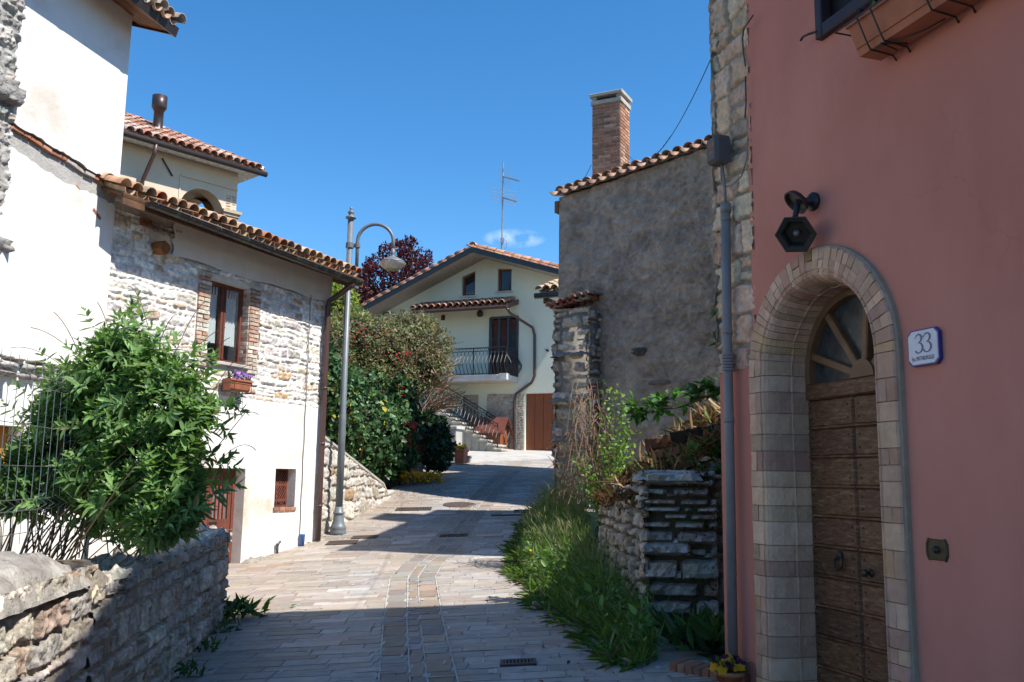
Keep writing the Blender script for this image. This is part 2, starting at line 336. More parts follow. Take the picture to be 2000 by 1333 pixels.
def masonry(patches, name, m, parent, pal, mortar, hr, wr, depth=.03, step=.018, gap=.012, soft=.03, rough=.012, warp=.03, wfreq=4.0, rnd=.04, sink=.006, dark=0.0, split=.2):
    """rough masonry as one continuous relief: patches = [(frame, a0, a1, b0, b1, c, inside)]"""
    AV, AF, AC, no = [], [], [], 0
    for pi, (F, a0, a1, b0, b1, c, inside) in enumerate(patches):
        sd = random.randint(0, 9999)
        na, nb = max(2, int((a1-a0)/step)), max(2, int((b1-b0)/step)); A, B = np.meshgrid(np.linspace(a0, a1, na+1), np.linspace(b0, b1, nb+1))
        wa = A+warp*fbn(A*wfreq, B*wfreq, sd, 3); wb = B+warp*.75*fbn(A*wfreq+40, B*wfreq, sd+5, 3)
        # course layout
        cb = [b0-.1]
        while cb[-1] < b1+.1: cb.append(cb[-1]+U(*hr))
        cb = np.array(cb); ci = np.clip(np.searchsorted(cb, wb)-1, 0, len(cb)-2)
        D = np.zeros_like(A); H = np.zeros_like(A); col = np.zeros(A.shape+(3,)); TX = np.zeros_like(A); TY = np.zeros_like(A)
        for i in range(len(cb)-1):
            mk = ci == i
            if not mk.any(): continue
            ea = [a0-.2-U(0, wr[0])]
            while ea[-1] < a1+.2: ea.append(ea[-1]+U(*wr))
            ea = np.array(ea); j = np.clip(np.searchsorted(ea, wa[mk])-1, 0, len(ea)-2); n = len(ea)
            sp = np.where(rng.random(n) < (split if cb[i+1]-cb[i] > hr[0]*1.4 else 0), rng.uniform(.38, .62, n), 2)
            cc = np.array([pick(pal) for _ in range(2*n)]); hh = rng.uniform(.45, 1.25, 2*n); t1, t2 = rng.uniform(-1, 1, 2*n), rng.uniform(-1, 1, 2*n); ins = rng.uniform(0, .5, 2*n)
            x0, x1 = ea[j], ea[j+1]; y0, y1 = np.full(len(j), cb[i]), np.full(len(j), cb[i+1]); v = (wb[mk]-y0)/(y1-y0); up = v > sp[j]
            ys = y0+(y1-y0)*sp[j]; has = sp[j] < 1; y1 = np.where(has & ~up, ys, y1); y0 = np.where(has & up, ys, y0); k = j+np.where(up & has, n, 0)
            dx, dy = np.minimum(wa[mk]-x0, x1-wa[mk]), np.minimum(wb[mk]-y0, y1-wb[mk]); r_ = np.minimum(rnd, np.minimum(x1-x0, y1-y0)*.45)
            d = np.where((dx < r_) & (dy < r_), r_-np.hypot(r_-dx, r_-dy), np.minimum(dx, dy))-ins[k]*gap
            D[mk] = d; H[mk] = hh[k]; col[mk] = cc[k]; TX[mk] = t1[k]*((wa[mk]-x0)/(x1-x0)-.5); TY[mk] = t2[k]*((wb[mk]-y0)/(y1-y0)-.5)
        e = np.clip((D-gap*.5)/soft, 0, 1); e = e*e*(3-2*e)
        rdg = 1-2*np.abs(fbn(A*11, B*13, sd+14, 3))
        hgt = e*depth*(H+.35*TX+.35*TY)+rough*(.6*fbn(A*24, B*24, sd+9, 4)+.55*rdg)*(.3+e)-sink*(1-e)+depth*.30*e*fbn(A*6, B*6, sd+3, 3)
        tone = 1+.13*fbn(A*9, B*9, sd+21, 4)+.16*fbn(A*38, B*38, sd+23, 3)
        mo = np.array(mortar); e2 = np.clip((D-gap*.35)/(gap*.9), 0, 1)[..., None]
        col = (mo*(1-dark)*(1-e2)+col*e2)*tone[..., None]
        O, u, v, nn = (np.array(tuple(q)) for q in (F.o, F.u, F.v, F.n))
        P = O+A[..., None]*u+B[..., None]*v+(c+hgt)[..., None]*nn
        AV.append(P.reshape(-1, 3)); AC.append(np.clip(col, 0, 1).reshape(-1, 3))
        I = np.arange((na+1)*(nb+1)).reshape(nb+1, na+1); Q = np.stack([I[:-1, :-1], I[:-1, 1:], I[1:, 1:], I[1:, :-1]], -1).reshape(-1, 4)
        if inside is not None:
            ac, bc = (A[:-1, :-1]+step/2).ravel(), (B[:-1, :-1]+step/2).ravel(); Q = Q[np.array([bool(inside(x, y)) for x, y in zip(ac, bc)])]
        AF.append(Q+no); no += len(P.reshape(-1, 3))
    V_ = np.concatenate(AV); Fc = np.concatenate(AF); C = np.concatenate(AC)
    off = np.array(WL[parent.name]) if parent is not None else np.array([V_[:, 0].mean(), V_[:, 1].mean(), V_[:, 2].min()])
    me = bpy.data.meshes.new(name); me.vertices.add(len(V_)); me.vertices.foreach_set('co', (V_-off).ravel()); nf = len(Fc)
    me.loops.add(nf*4); me.loops.foreach_set('vertex_index', Fc.ravel().astype(np.int32)); me.polygons.add(nf)
    me.polygons.foreach_set('loop_start', (np.arange(nf)*4).astype(np.int32)); me.polygons.foreach_set('loop_total', np.full(nf, 4, np.int32)); me.polygons.foreach_set('use_smooth', [True]*nf)
    ca = me.color_attributes.new('Col', 'FLOAT_COLOR', 'POINT'); ca.data.foreach_set('color', np.c_[C, np.ones(len(C))].ravel())
    me.materials.append(m); me.update(); me.validate()
    o = bpy.data.objects.new(name, me); sc.collection.objects.link(o)
    if parent is not None: o.parent = parent; WL[o.name] = WL[parent.name]
    else: o.location = off; WL[o.name] = tuple(off)
    return o
def bricks(mb, F, a0, a1, b0, b1, d, pal, h=.062, l=.24, gap=.006, c=0, m=0, inside=None):
    b = b0; k = 0
    while b < b1-.02:
        a = a0-(l/2 if k % 2 else 0)
        while a < a1-.01:
            A0, A1 = max(a, a0), min(a+l, a1)
            if A1-A0 > .03 and (inside is None or inside((A0+A1)/2, b+h/2)):
                j = U(-.002, .002); mb.box(F, A0+gap, A1-gap, b+gap+j, min(b+h, b1)-gap+j, c-.01, c+d*U(.5, 1.2), pick(pal), m, .004)
            a += l
        b += h; k += 1
BRICKPAL = [((.42, .17, .095), 3), ((.36, .15, .09), 2), ((.47, .24, .15), 2), ((.30, .17, .12), 1)]
PALEB = [((.54, .36, .27), 3), ((.60, .46, .37), 3), ((.48, .28, .2), 2), ((.68, .60, .52), 2)]
WHITEPAL = [((.84, .81, .76), 8), ((.79, .75, .69), 4), ((.60, .49, .37), 1.2), ((.64, .60, .55), 2), ((.62, .43, .27), .6), ((.58, .55, .52), 1)]
LOWPAL = [((.56, .51, .43), 4), ((.48, .43, .36), 3), ((.62, .56, .47), 2), ((.48, .38, .28), 1.2), ((.42, .38, .34), 1.5)]
RUINPAL = [((.44, .40, .36), 3), ((.36, .33, .29), 3), ((.50, .46, .41), 2), ((.38, .28, .21), 1)]
QUOINPAL = [((.58, .43, .31), 4), ((.53, .40, .30), 3), ((.62, .50, .37), 2), ((.57, .37, .27), 1.5)]
TILEPAL = [((.52, .32, .19), 3), ((.47, .27, .16), 3), ((.60, .42, .28), 2), ((.50, .20, .10), 1), ((.36, .27, .19), 1.5)]
def half_tile(mb, o, ax, up, side, L, r0, r1, col, n=6, th=.014, flip=False, arc=1.0):
    """barrel tile: lower end at o, running along ax"""
    vs = []; sg = -1 if flip else 1
    for (t, r) in ((0, r0), (1, r1)):
        for rr in (r, r-th):
            for k in range(n+1):
                an = math.pi*(.5+arc*(k/n-.5)); vs.append(o+ax*(L*t)+side*(math.cos(an)*rr)+up*(sg*(math.sin(an)*rr)))
    q = n+1; fs = []
    for k in range(n):
        fs += [(k, k+1, 2*q+k+1, 2*q+k), (q+k, 3*q+k, 3*q+k+1, q+k+1), (k, q+k, q+k+1, k+1), (2*q+k, 2*q+k+1, 3*q+k+1, 3*q+k)]
    mb.add(vs, fs, col)
def coppi(mb, o, u, wv, nu_, width, length, pitch=.2, expo=.34, pal=TILEPAL, n=6, cut=None, jit=1.0):
    o, u, wv, nu_ = V(o), V(u), V(wv), V(nu_); cols = int(width/pitch); rows = max(1, int(length/expo)); r = pitch*.46
    for i in range(cols+1):
        for j in range(rows):
            if cut and not cut(i*pitch, j*expo): continue
            jj = jit*U(-.02, .02)
            if i < cols:
                half_tile(mb, o+u*((i+.5)*pitch)+wv*(j*expo+jj)+nu_*(r*.75+.012), wv-nu_*.03, nu_, u, expo+.07, r, r*.85, pick(pal), n, flip=True)
            jj = jit*U(-.025, .025)
            half_tile(mb, o+u*(i*pitch+jit*U(-.012, .012))+wv*(j*expo+jj-.02)+nu_*(r*.75+.03+jit*U(-.006, .01)), wv-nu_*.035, nu_, u, expo+.07, r*1.08, r*.86, pick(pal), n)
LEAVES = {
    'lance': ([(0, 0), (.16, .3), (.15, .6), (0, 1), (-.15, .6), (-.16, .3)], [(0, 1, 2, 3), (0, 3, 4, 5)]),
    'ovate': ([(0, 0), (.27, .3), (.24, .62), (0, 1), (-.24, .62), (-.27, .3)], [(0, 1, 2, 3), (0, 3, 4, 5)]),
    'ivy': ([(0, 0), (.42, .1), (.30, .42), (.34, .62), (0, 1), (-.34, .62), (-.30, .42), (-.42, .1)], [(0, 1, 2, 3, 4), (0, 4, 5, 6, 7)]),
    'tiny': ([(0, 0), (.3, .5), (0, 1), (-.3, .5)], [(0, 1, 2), (0, 2, 3)]),
    'blade': ([(-.5, 0), (.5, 0), (.42, .4), (-.42, .4), (.25, .75), (-.25, .75), (0, 1)], [(0, 1, 2, 3), (3, 2, 4, 5), (5, 4, 6)]),
}
def nrm(a): return a/np.maximum(np.linalg.norm(a, axis=-1, keepdims=True), 1e-9)
class LV:
    """collects many leaves as numpy arrays and writes one mesh"""
    def __init__(s): s.V, s.F, s.C, s.n = [], [], [], 0
    def add(s, P, D, Nn, L, W, col, kind='lance', fold=.12, droop=.15):
        """P base, D direction, Nn face normal, L length, W width factor, col (n,3)"""
        P, D, Nn = (np.asarray(q, float) for q in (P, D, Nn)); n = len(P)
        if n == 0: return
        D = nrm(D); S = nrm(np.cross(D, Nn)); Nn = np.cross(S, D)
        L = np.broadcast_to(np.asarray(L, float), (n,))[:, None]; W = np.broadcast_to(np.asarray(W, float), (n,))[:, None]
        out, fc = LEAVES[kind]; vs = []
        for (x, y) in out:
            vs.append(P + D*(L*y) + S*(L*W*x) + Nn*(L*(abs(x)*fold - droop*y*y)))
        A = np.stack(vs, 1).reshape(-1, 3); k = len(out)
        base = s.n + np.arange(n)*k
        s.V.append(A); s.n += n*k
        col = np.broadcast_to(np.asarray(col, float), (n, 3))
        for f in fc: s.F.append((base[:, None]+np.array(f)[None, :])); s.C.append((np.repeat(col, len(f), 0)))
    def build(s, name, m, parent=None, base=None):
        A = np.concatenate(s.V)
        if parent is not None: off = np.array(WL[parent.name])
        else: off = np.array(base if base is not None else (A[:, 0].mean(), A[:, 1].mean(), A[:, 2].min()))
        me = bpy.data.meshes.new(name)
        loops = np.concatenate([f.ravel() for f in s.F]); tot = np.concatenate([np.full(len(f), f.shape[1]) for f in s.F])
        st = np.concatenate([[0], np.cumsum(tot)[:-1]])
        me.vertices.add(len(A)); me.vertices.foreach_set('co', (A-off).ravel())
        me.loops.add(len(loops)); me.loops.foreach_set('vertex_index', loops.astype(np.int32))
        me.polygons.add(len(tot)); me.polygons.foreach_set('loop_start', st.astype(np.int32)); me.polygons.foreach_set('loop_total', tot.astype(np.int32))
        C = np.concatenate(s.C); ca = me.color_attributes.new('Col', 'FLOAT_COLOR', 'CORNER')
        ca.data.foreach_set('color', np.c_[C, np.ones(len(C))].ravel())
        me.materials.append(m); me.update(); me.validate()
        o = bpy.data.objects.new(name, me); sc.collection.objects.link(o)
        if parent is not None: o.parent = parent; WL[o.name] = WL[parent.name]
        else: o.location = off; WL[o.name] = tuple(off)
        return o
def cols(n, pal, jit=.25):
    pr = np.array([q[1] for q in pal], float); idx = rng.choice(len(pal), n, p=pr/pr.sum())
    c = np.array([q[0] for q in pal])[idx]; return np.clip(c*rng.uniform(1-jit, 1+jit, (n, 1))*rng.uniform(.93, 1.07, (n, 3)), 0, 1)
def rand_dirs(n): return nrm(rng.normal(size=(n, 3)))
def blobs(n, els, surf=.7):
    """points in/on a union of ellipsoids with lumpy skins; returns points and outward normals"""
    vol = np.array([e[1][0]*e[1][1]+e[1][1]*e[1][2]+e[1][0]*e[1][2] for e in els]); pr = vol/vol.sum(); P, Nn = [], []
    k = rng.choice(len(els), n*2, p=pr); d = rand_dirs(n*2)
    C = np.array([tuple(e[0]) for e in els]); R = np.array([e[1] for e in els])
    rad = np.where(rng.random(n*2) < surf, rng.uniform(.86, 1.06, n*2), rng.random(n*2)**.5)
    lump = 1 + .16*np.sin(d[:, 0]*7+k)*np.cos(d[:, 2]*8+2*k) + .10*np.sin(d[:, 1]*15+d[:, 2]*11+k*3)
    p = C[k] + d*R[k]*(rad*lump)[:, None]; nn = nrm(d/R[k])
    keep = np.ones(n*2, bool)
    for e, (c, r) in enumerate(zip(C, R)):
        ins = (((p-c)/r)**2).sum(1) < .72; keep &= ~(ins & (k != e) & (rng.random(n*2) < .85))
    p, nn = p[keep][:n], nn[keep][:n]
    return p, nn

# ---------------------------------------------------------------- ground, road
def grid_sheet(mb, xs, ys, zf, col=(1, 1, 1)):
    nx = len(xs); vs = [(x, y, zf(x, y)) for y in ys for x in xs]
    mb.add(vs, [(j*nx+i, j*nx+i+1, (j+1)*nx+i+1, (j+1)*nx+i) for j in range(len(ys)-1) for i in range(nx-1)], col)
mb = MB()
xs = [-900, -300, -100, -50, -30, -20, -15, -12] + [-10+.5*i for i in range(37)] + [10, 13, 18, 30, 60, 150, 400, 900]
ys = [-300, -100, -40, -20, -10, -5] + [-3+.5*i for i in range(96)] + [48, 55, 70, 100, 160, 300, 700, 1500]
grid_sheet(mb, xs, ys, lambda x, y: gz(x, y)-.03)
struct('ground', mb, MT['earth'], True)
STRIP = [(2, -.55), (7.3, -.67), (10, -1.0), (12.8, -1.3), (14, -1.28), (15.3, -1.12), (18, -.92), (22, -.54), (26, -.1), (30, .3)]
def strip_x(y): return lerp(STRIP, y)
ROADL = [(-4, -2.2), (7.8, -3.0), (10.6, -3.5), (11.0, -5.6), (15, -4.75), (17, -3.75), (21, -2.9), (24, -2.9), (30, -2.6), (33, -2.4)]
ROADR = [(-4, 4.2), (4, 2.9), (7.2, 1.85), (8, 1.7), (12, 1.3), (16, 1.4), (21, 2.2), (30, 5), (33, 6)]
mb = MB(); grid_sheet(mb, [-1+.1*i for i in range(11)], [-4+.5*i for i in range(71)], lambda t, y: 0)
mb.v = [((lambda l, r: (l+(r-l)*(x+1), y, gz(l+(r-l)*(x+1), y)))(lerp(ROADL, y), lerp(ROADR, y))) for x, y, _ in mb.v]
road_base = mb
mb = MB()
PAV = [((.34, .325, .31), 6), ((.31, .295, .28), 4), ((.37, .355, .34), 3), ((.32, .275, .235), 1.8), ((.33, .275, .22), .8), ((.27, .24, .215), 1.8)]
def slab(mb, x0, x1, y0, y1, col, g=.006, h=.007, tilt=True):
    ja, jb = [U(-.008, .008) for _ in range(4)], [U(-.008, .008) for _ in range(4)]; tz = [U(-.002, .002) for _ in range(4)]
    pts = [(x0+g+ja[0], y0+g+jb[0]), (x1-g+ja[1], y0+g+jb[1]), (x1-g+ja[2], y1-g+jb[2]), (x0+g+ja[3], y1-g+jb[3])]
    cx, cy = (x0+x1)/2, (y0+y1)/2; vs = []
    for k, (hh, q) in enumerate(((.003, 1.0), (h*.7, .998), (h, .965))):
        for i, (x, y) in enumerate(pts):
            qx = cx+(x-cx)*(1-(1-q)*min(1, .2/max(.05, x1-x0))*1.3); qy = cy+(y-cy)*(1-(1-q)*min(1.2, .2/max(.05, y1-y0)))
            vs.append((qx, qy, gz(qx, qy)+hh+tz[i]))
    fs = [(8, 9, 10, 11)]
    for r in (0, 4):
        for i in range(4): fs.append((r+i, r+(i+1) % 4, r+4+(i+1) % 4, r+4+i))
    mb.add(vs, fs, col)
y = 1.0
BW = (.24, .13, .25)
while y < 31.5:
    dy = U(.14, .24)
    xl, xr = lerp(ROADL, y+dy/2), lerp(ROADR, y+dy/2); xc = strip_x(y+dy/2) if y < 27 else None
    spans = [(xl, xr)] if xc is None else [(xl, xc-.31), (xc+.31, xr)]
    for (s0, s1) in spans:
        x = s0-U(0, .4)
        while x < s1:
            L = U(.22, .66); X0, X1 = max(x, s0), min(x+L, s1)
            xm = (X0+X1)/2-strip_x(y); wear = max(math.exp(-((abs(xm)-.75)/.42)**2), 0)*(.6+.4*noise.noise(V((xm*2, y*.5, 0)))); cc = pick(PAV); br = (1.05, .93, .83)
            cc = tuple(q*(1-.0*wear)*(b*(1-wear)+wear*1.30) for q, b in zip(cc, br)); cc = tuple(q*1.04 for q in cc); gm = sum(cc)/3; cc = tuple(q+(gm*t-q)*.55*wear for q, t in zip(cc, (1.02, 1, .97)))
            cc = tuple(q*.62+t*.38 for q, t in zip(cc, (.355, .32, .285))) if wear < .5 else cc
            if X1-X0 > .07: slab(mb, X0, X1, y, y+dy, cc)
            x += L
    y += dy
for k, (o0, o1) in enumerate(((-.305, -.065), (-.06, .07), (.075, .305))):
    y = 1.0
    while y < 27:
        dy = U(.22, .5); xa = strip_x(y+dy/2)
        slab(mb, xa+o0, xa+o1, y, y+dy, pick([((.31, .255, .21), 2), ((.29, .27, .25), 3), ((.33, .265, .205), 1)]), .009, .006); y += dy
for e_ in (-.308, -.0625, .0725, .308):
    y = 1.0
    while y < 26.5:
        L_ = U(.3, 1.6)
        if random.random() < .82:
            ys2 = np.arange(y, y+L_+.1, .12); w_ = U(.005, .009); pl = []
            for yy in ys2: xa = strip_x(yy)+e_+.004*noise.noise(V((yy*4, e_*40, 0))); pl.append(((xa-w_, yy), (xa+w_, yy)))
            for (a, b), (c, d) in zip(pl, pl[1:]): mb.poly([(x_, y_, gz(x_, y_)+.0105) for x_, y_ in (a, b, d, c)], (1, 1, 1), 2)
        y += L_
for _ in range(420):
    y = 5+22*random.random()**1.6; x = U(lerp(ROADL, y), lerp(ROADR, y)); w_, l_ = U(.008, .018), U(.10, .22)
    if random.random() < .4: P_ = [(x-w_, y-l_/2), (x+w_, y-l_/2+.01), (x+w_*.7, y+l_/2), (x-w_, y+l_/2)]
    else: l_ *= 1.8; P_ = [(x-l_/2, y-w_), (x+l_/2, y-w_*.6), (x+l_/2, y+w_*.7), (x-l_/2, y+w_)]
    mb.poly([(a, b, gz(a, b)+.0112) for a, b in P_], (1, 1, 1), 2)
mb.add(road_base.v, road_base.f, (1, 1, 1), 1)
struct('road', mb, [MT['paver'], MT['joint'], mat('pale_mortar', (.52, .49, .44), (.30, .28, .25), 9, bump=.3, bscale=60, bdist=.004)])
# forecourt of the house at the top: pale concrete apron
mb = MB(); A_ = [(-3.4, 27.5), (-.6, 30.3), (.8, 31.2), (2, 31.6), (6, 31.2), (8, 30), (9, 45), (-9, 45), (-6, 30)]
pts = [V((x, y, 0)) for x, y in A_]
sub = MB(); grid_sheet(sub, [-9+.5*i for i in range(37)], [27.5+.5*i for i in range(36)], lambda x, y: gz(x, y)+.035)
from mathutils.geometry import intersect_point_tri_2d
def inpoly(x, y, P):
    r = False; j = len(P)-1
    for i in range(len(P)):
        if (P[i][1] > y) != (P[j][1] > y) and x < (P[j][0]-P[i][0])*(y-P[i][1])/(P[j][1]-P[i][1])+P[i][0]: r = not r
        j = i
    return r
def draped(mb, P, h, step=.5, col=(1, 1, 1)):
    """a polygon laid over the ground, cut into strips so that it follows the slope, with a small edge"""
    tri = tessellate_polygon([[V((x, y, 0)) for x, y in P]])
    import bmesh
    bm = bmesh.new(); vs = [bm.verts.new((x, y, 0)) for x, y in P]; bm.faces.new(vs)
    x0, x1 = min(q[0] for q in P), max(q[0] for q in P); y0, y1 = min(q[1] for q in P), max(q[1] for q in P)
    for k in range(1, int((y1-y0)/step)+1):
        bmesh.ops.bisect_plane(bm, geom=bm.verts[:]+bm.edges[:]+bm.faces[:], plane_co=(0, y0+k*step, 0), plane_no=(0, 1, 0))
    for k in range(1, int((x1-x0)/(2*step))+1):
        bmesh.ops.bisect_plane(bm, geom=bm.verts[:]+bm.edges[:]+bm.faces[:], plane_co=(x0+k*2*step, 0, 0), plane_no=(1, 0, 0))
    bm.verts.index_update()
    mb.add([(v.co.x, v.co.y, gz(v.co.x, v.co.y)+h) for v in bm.verts], [tuple(v.index for v in f.verts) for f in bm.faces], col)
    for e in [e for e in bm.edges if len(e.link_faces) == 1]:
        a, b = (v.co for v in e.verts)
        mb.add([(a.x, a.y, gz(a.x, a.y)+h), (b.x, b.y, gz(b.x, b.y)+h), (b.x, b.y, gz(b.x, b.y)-.05), (a.x, a.y, gz(a.x, a.y)-.05)], [(0, 1, 2, 3)], col)
    bm.free()
draped(mb, A_, .045)
struct('forecourt', mb, MT['concrete'])
exec_parts = []
# ================================================================ stone house on the left
ST = Fr(at(475, 1097, 15), (.407, .914, 0), (.914, -.407, 0))
zb = ST.o.z; ST.o.z = 0.0
def SA(x, y, c=0): return ST.px(x, y, c)[0]
def SB(x, y, c=0): return ST.px(x, y, c)[1]
al, ar = SA(212, 600), SA(637, 800)
be = (SB(690, 550, .45)+SB(300, 402, .45))/2
wx0, wx1, wy0, wy1 = SA(410, 620), SA(486, 640), SB(447, 709), SB(447, 553)
dx1 = SA(475, 1000); dx0 = dx1-1.12; dy0, dy1 = SB(470, 1099)-.05, SB(450, 915)
sx0, sx1, sy0, sy1 = SA(537, 950), SA(577, 950), SB(557, 991), SB(557, 916)
R4 = lambda a0, a1, b0, b1: [(a0, b0), (a1, b0), (a1, b1), (a0, b1)]
house = thing('stone_house', 'low white house of whitewashed stone over plaster with a brown gutter and clay tile roof', 'house', ST.p((al+ar)/2, 0, 0))
btop, blow = SB(440, 527), SB(450, 781)
dw = [R4(dx0, dx1, dy0, dy1), R4(sx0, sx1, sy0, sy1)]
mb = MB()
mb.wall(ST, R4(al-.2, ar, -.6, blow+.05), dw, 0, .26, m=0, mr=3)
mb.wall(ST, R4(al-.2, ar, blow+.05, btop+.12), [R4(wx0, wx1, wy0, wy1)], -.03, .2, m=1, mr=2)
aup = SA(335, 480)
mb.wall(ST, [(al-.2, btop), (aup+.3, btop), (aup+.3, be+.1), (al-.2, be+.1)], [], -.03, m=1)
zig = [(aup+U(-.02, .05), btop+(be+.1-btop)*k/8) for k in range(9)]
low = [(ar-(ar-aup)*k/14, btop-.02+U(-.035, .02)) for k in range(15)]
mb.wall(ST, [low[-1]]+zig[1:]+[(ar, be+.1)]+low[:-1], [], .012, m=2)
for (P, Q) in (((ar, 0), (ar, -5)), ((ar, -5), (al, -5))):
    mb.poly([ST.p(P[0], -.6, P[1]), ST.p(Q[0], -.6, Q[1]), ST.p(Q[0], be+.9 if Q[1] < 0 else be, Q[1]), ST.p(P[0], be+.9 if P[1] < 0 else be, P[1])], m=0)
for d in (wx0, wx1, wy0, wy1, dx0): pass
mb.build('wall', [MT['plaster_low'], MT['mortar_w'], MT['eaveplaster'], MT['mortar_w']], house)
mb = MB()
inwin = lambda a, b: not (wx0-.30 < a < wx1+.28 and wy0-.14 < b < wy1+.10)
instone = lambda a, b: inwin(a, b) and (b < btop-.03 or (a < aup and not (a > aup-.45 and b > be-.35)))
mb = MB(); bricks(mb, ST, wx1+.005, wx1+.27, wy0-.12, wy1+.03, .03, PALEB, .066, .26, .007, -.02); mb.build('brick_jamb', MT['stone'], house)
mb = MB(); bricks(mb, ST, wx0-.27, wx0-.005, wy0-.12, wy1+.06, .03, PALEB+[((.70, .64, .57), 6)], .066, .26, .007, -.02); mb.build('brick_jamb', MT['stone'], house)
mb = MB(); RV = Fr(ST.p(wx1, 0, 0), -ST.n, -ST.u); bricks(mb, RV, 0, .15, wy0, wy1, .012, PALEB, .066, .16, .006, .004); mb.build('brick_jamb', MT['stone'], house)
mb = MB(); bricks(mb, ST, ar-.16, ar-.01, blow, btop, .02, PALEB+[((.70, .64, .57), 3)], .066, .2, .007, -.02); mb.build('brick_jamb', MT['stone'], house)
masonry([(ST, al-.1, ar-.012, blow, be-.02, -.024, instone)], 'stone_facing', MT['stone'], house, WHITEPAL, (.84, .81, .76), (.07, .19), (.10, .48), .021, .016, .012, .022, .010, .035, 3.5, .025, .0, 0)
mb = MB(); bricks(mb, ST, SA(285, 430)-.1, SA(285, 430)+.16, SB(288, 445), SB(288, 428), .02, BRICKPAL, .066, .14, .006)
stones(mb, ST, SA(300, 440), SA(352, 470), SB(320, 452)-.05, SB(320, 452)+.09, (.06, .1), (.1, .2), .03, [((.42, .38, .33), 1)], .006, res=.03, rough=.8)
mb.build('broken_patch', MT['stone'], house)
# window
win = MB(); F = ST.at(0, 0, -.17); t = .055; wm = (wx0+wx1)/2
for a0, a1, b0, b1 in ((wx0, wx0+t, wy0, wy1), (wx1-t, wx1, wy0, wy1), (wx0+t, wx1-t, wy1-t, wy1), (wx0+t, wx1-t, wy0, wy0+t), (wm-.055, wm+.055, wy0+t, wy1-t)):
    win.box(F, a0, a1, b0, b1, -.03, .03 if b1-b0 > .2 else .026, (1, 1, 1), 0, .006)
win.box(F, wm-.008, wm+.008, wy0+t, wy1-t, .03, .034, (.35, .35, .35))
W_ = win.build('window', MT['wood_red'], house)
g = MB(); g.wall(F, R4(wx0+t, wm-.055, wy0+t, wy1-t)); g.wall(F, R4(wm+.055, wx1-t, wy0+t, wy1-t)); g.build('pane', MT['glass'], W_)
for (a0, a1) in ((wx0+t+.01, wm-.06), (wm+.06, wx1-t-.01)):
    cu = MB(); n = 26; vs = []; ct, cb = wy1-t-.13, wy0+t+.26
    for r in range(6):
        for k in range(n+1):
            q = k/n; vs.append(F.p(a0+(a1-a0)*q, ct+(cb-ct)*r/5-(.012*abs(math.sin(q*26)) if r == 5 else 0), -.06+.014*math.sin(q*30+r*.3)*(.5+r*.12)))
    cu.add(vs, [(r*(n+1)+k, r*(n+1)+k+1, (r+1)*(n+1)+k+1, (r+1)*(n+1)+k) for r in range(5) for k in range(n)])
    for q in range(5):
        a = a0+(a1-a0)*(q+.25)/5; cu.box(F, a, a+.035, ct, wy1-t, -.056, -.05)
    cu.build('curtain', MT['curtain'], W_, True)
s_ = MB(); s_.box(ST, wx0-.04, wx1+.03, wy0-.055, wy0, -.2, .035, (1.05, .8, .65), 0, .01); s_.build('sill', MT['concrete'], W_)
dk = MB(); dk.wall(F, R4(wx0-.3, wx1+.3, wy0-.3, wy1+.3), [], -.5); dk.wall(ST, R4(dx0-.1, sx1+.2, dy0, dy1+.1), [], -.6); dk.build('dark_backing', MT['dark'], house)  # flat black sheets stand in for the darkness of the unlit rooms
# cellar door
cd = MB(); F = ST.at(0, 0, -.22); mid = dy0+(dy1-dy0)*.42; dm = (dx0+dx1)/2; t = .06
cd.box(F, dx1-t, dx1, dy0, dy1, -.04, .03); cd.box(F, dx0, dx0+t, dy0, dy1, -.04, .03); cd.box(F, dx0+t, dx1-t, dy1-t, dy1, -.04, .026)
for a0, a1 in ((dx0+t, dm-.004), (dm+.004, dx1-t)):
    s7 = .075
    cd.box(F, a0, a0+s7, dy0+.02, dy1-t, -.03, .012); cd.box(F, a1-s7, a1, dy0+.02, dy1-t, -.03, .012)
    for b0, b1 in ((dy0+.02, dy0+.1), (mid-.09, mid+.09), (dy1-t-.08, dy1-t)): cd.box(F, a0+s7, a1-s7, b0, b1, -.03, .010)
D_ = cd.build('door', MT['wood_red'], house)
g = MB(); b = MB()
for a0, a1 in ((dx0+t+.075, dm-.08), (dm+.08, dx1-t-.075)):
    for b0, b1 in ((dy0+.1, mid-.09), (mid+.09, dy1-t-.08)):
        g.box(F, a0, a1, b0, b1, -.03, -.02)
        for k in range(1, 4): q = a0+(a1-a0)*k/4; b.box(F, q-.012, q+.012, b0, b1, -.008, .012, (2.2, 1.3, 1.1))
g.build('pane', mat('dusty_glass', (.10, .12, .12), (.2, .21, .2), 6, rough=.3, spec=.5), D_); b.build('bars', MT['wood_red'], D_)
h_ = MB(); h_.box(F, dm+.02, dm+.2, mid+.02, mid+.05, .012, .02, (.4, .4, .4)); h_.lathe([(.012, 0), (.02, .03), (.012, .045)], F.p(dm+.06, mid-.03, .01), F.n, 8); h_.build('handle', MT['iron'], D_)
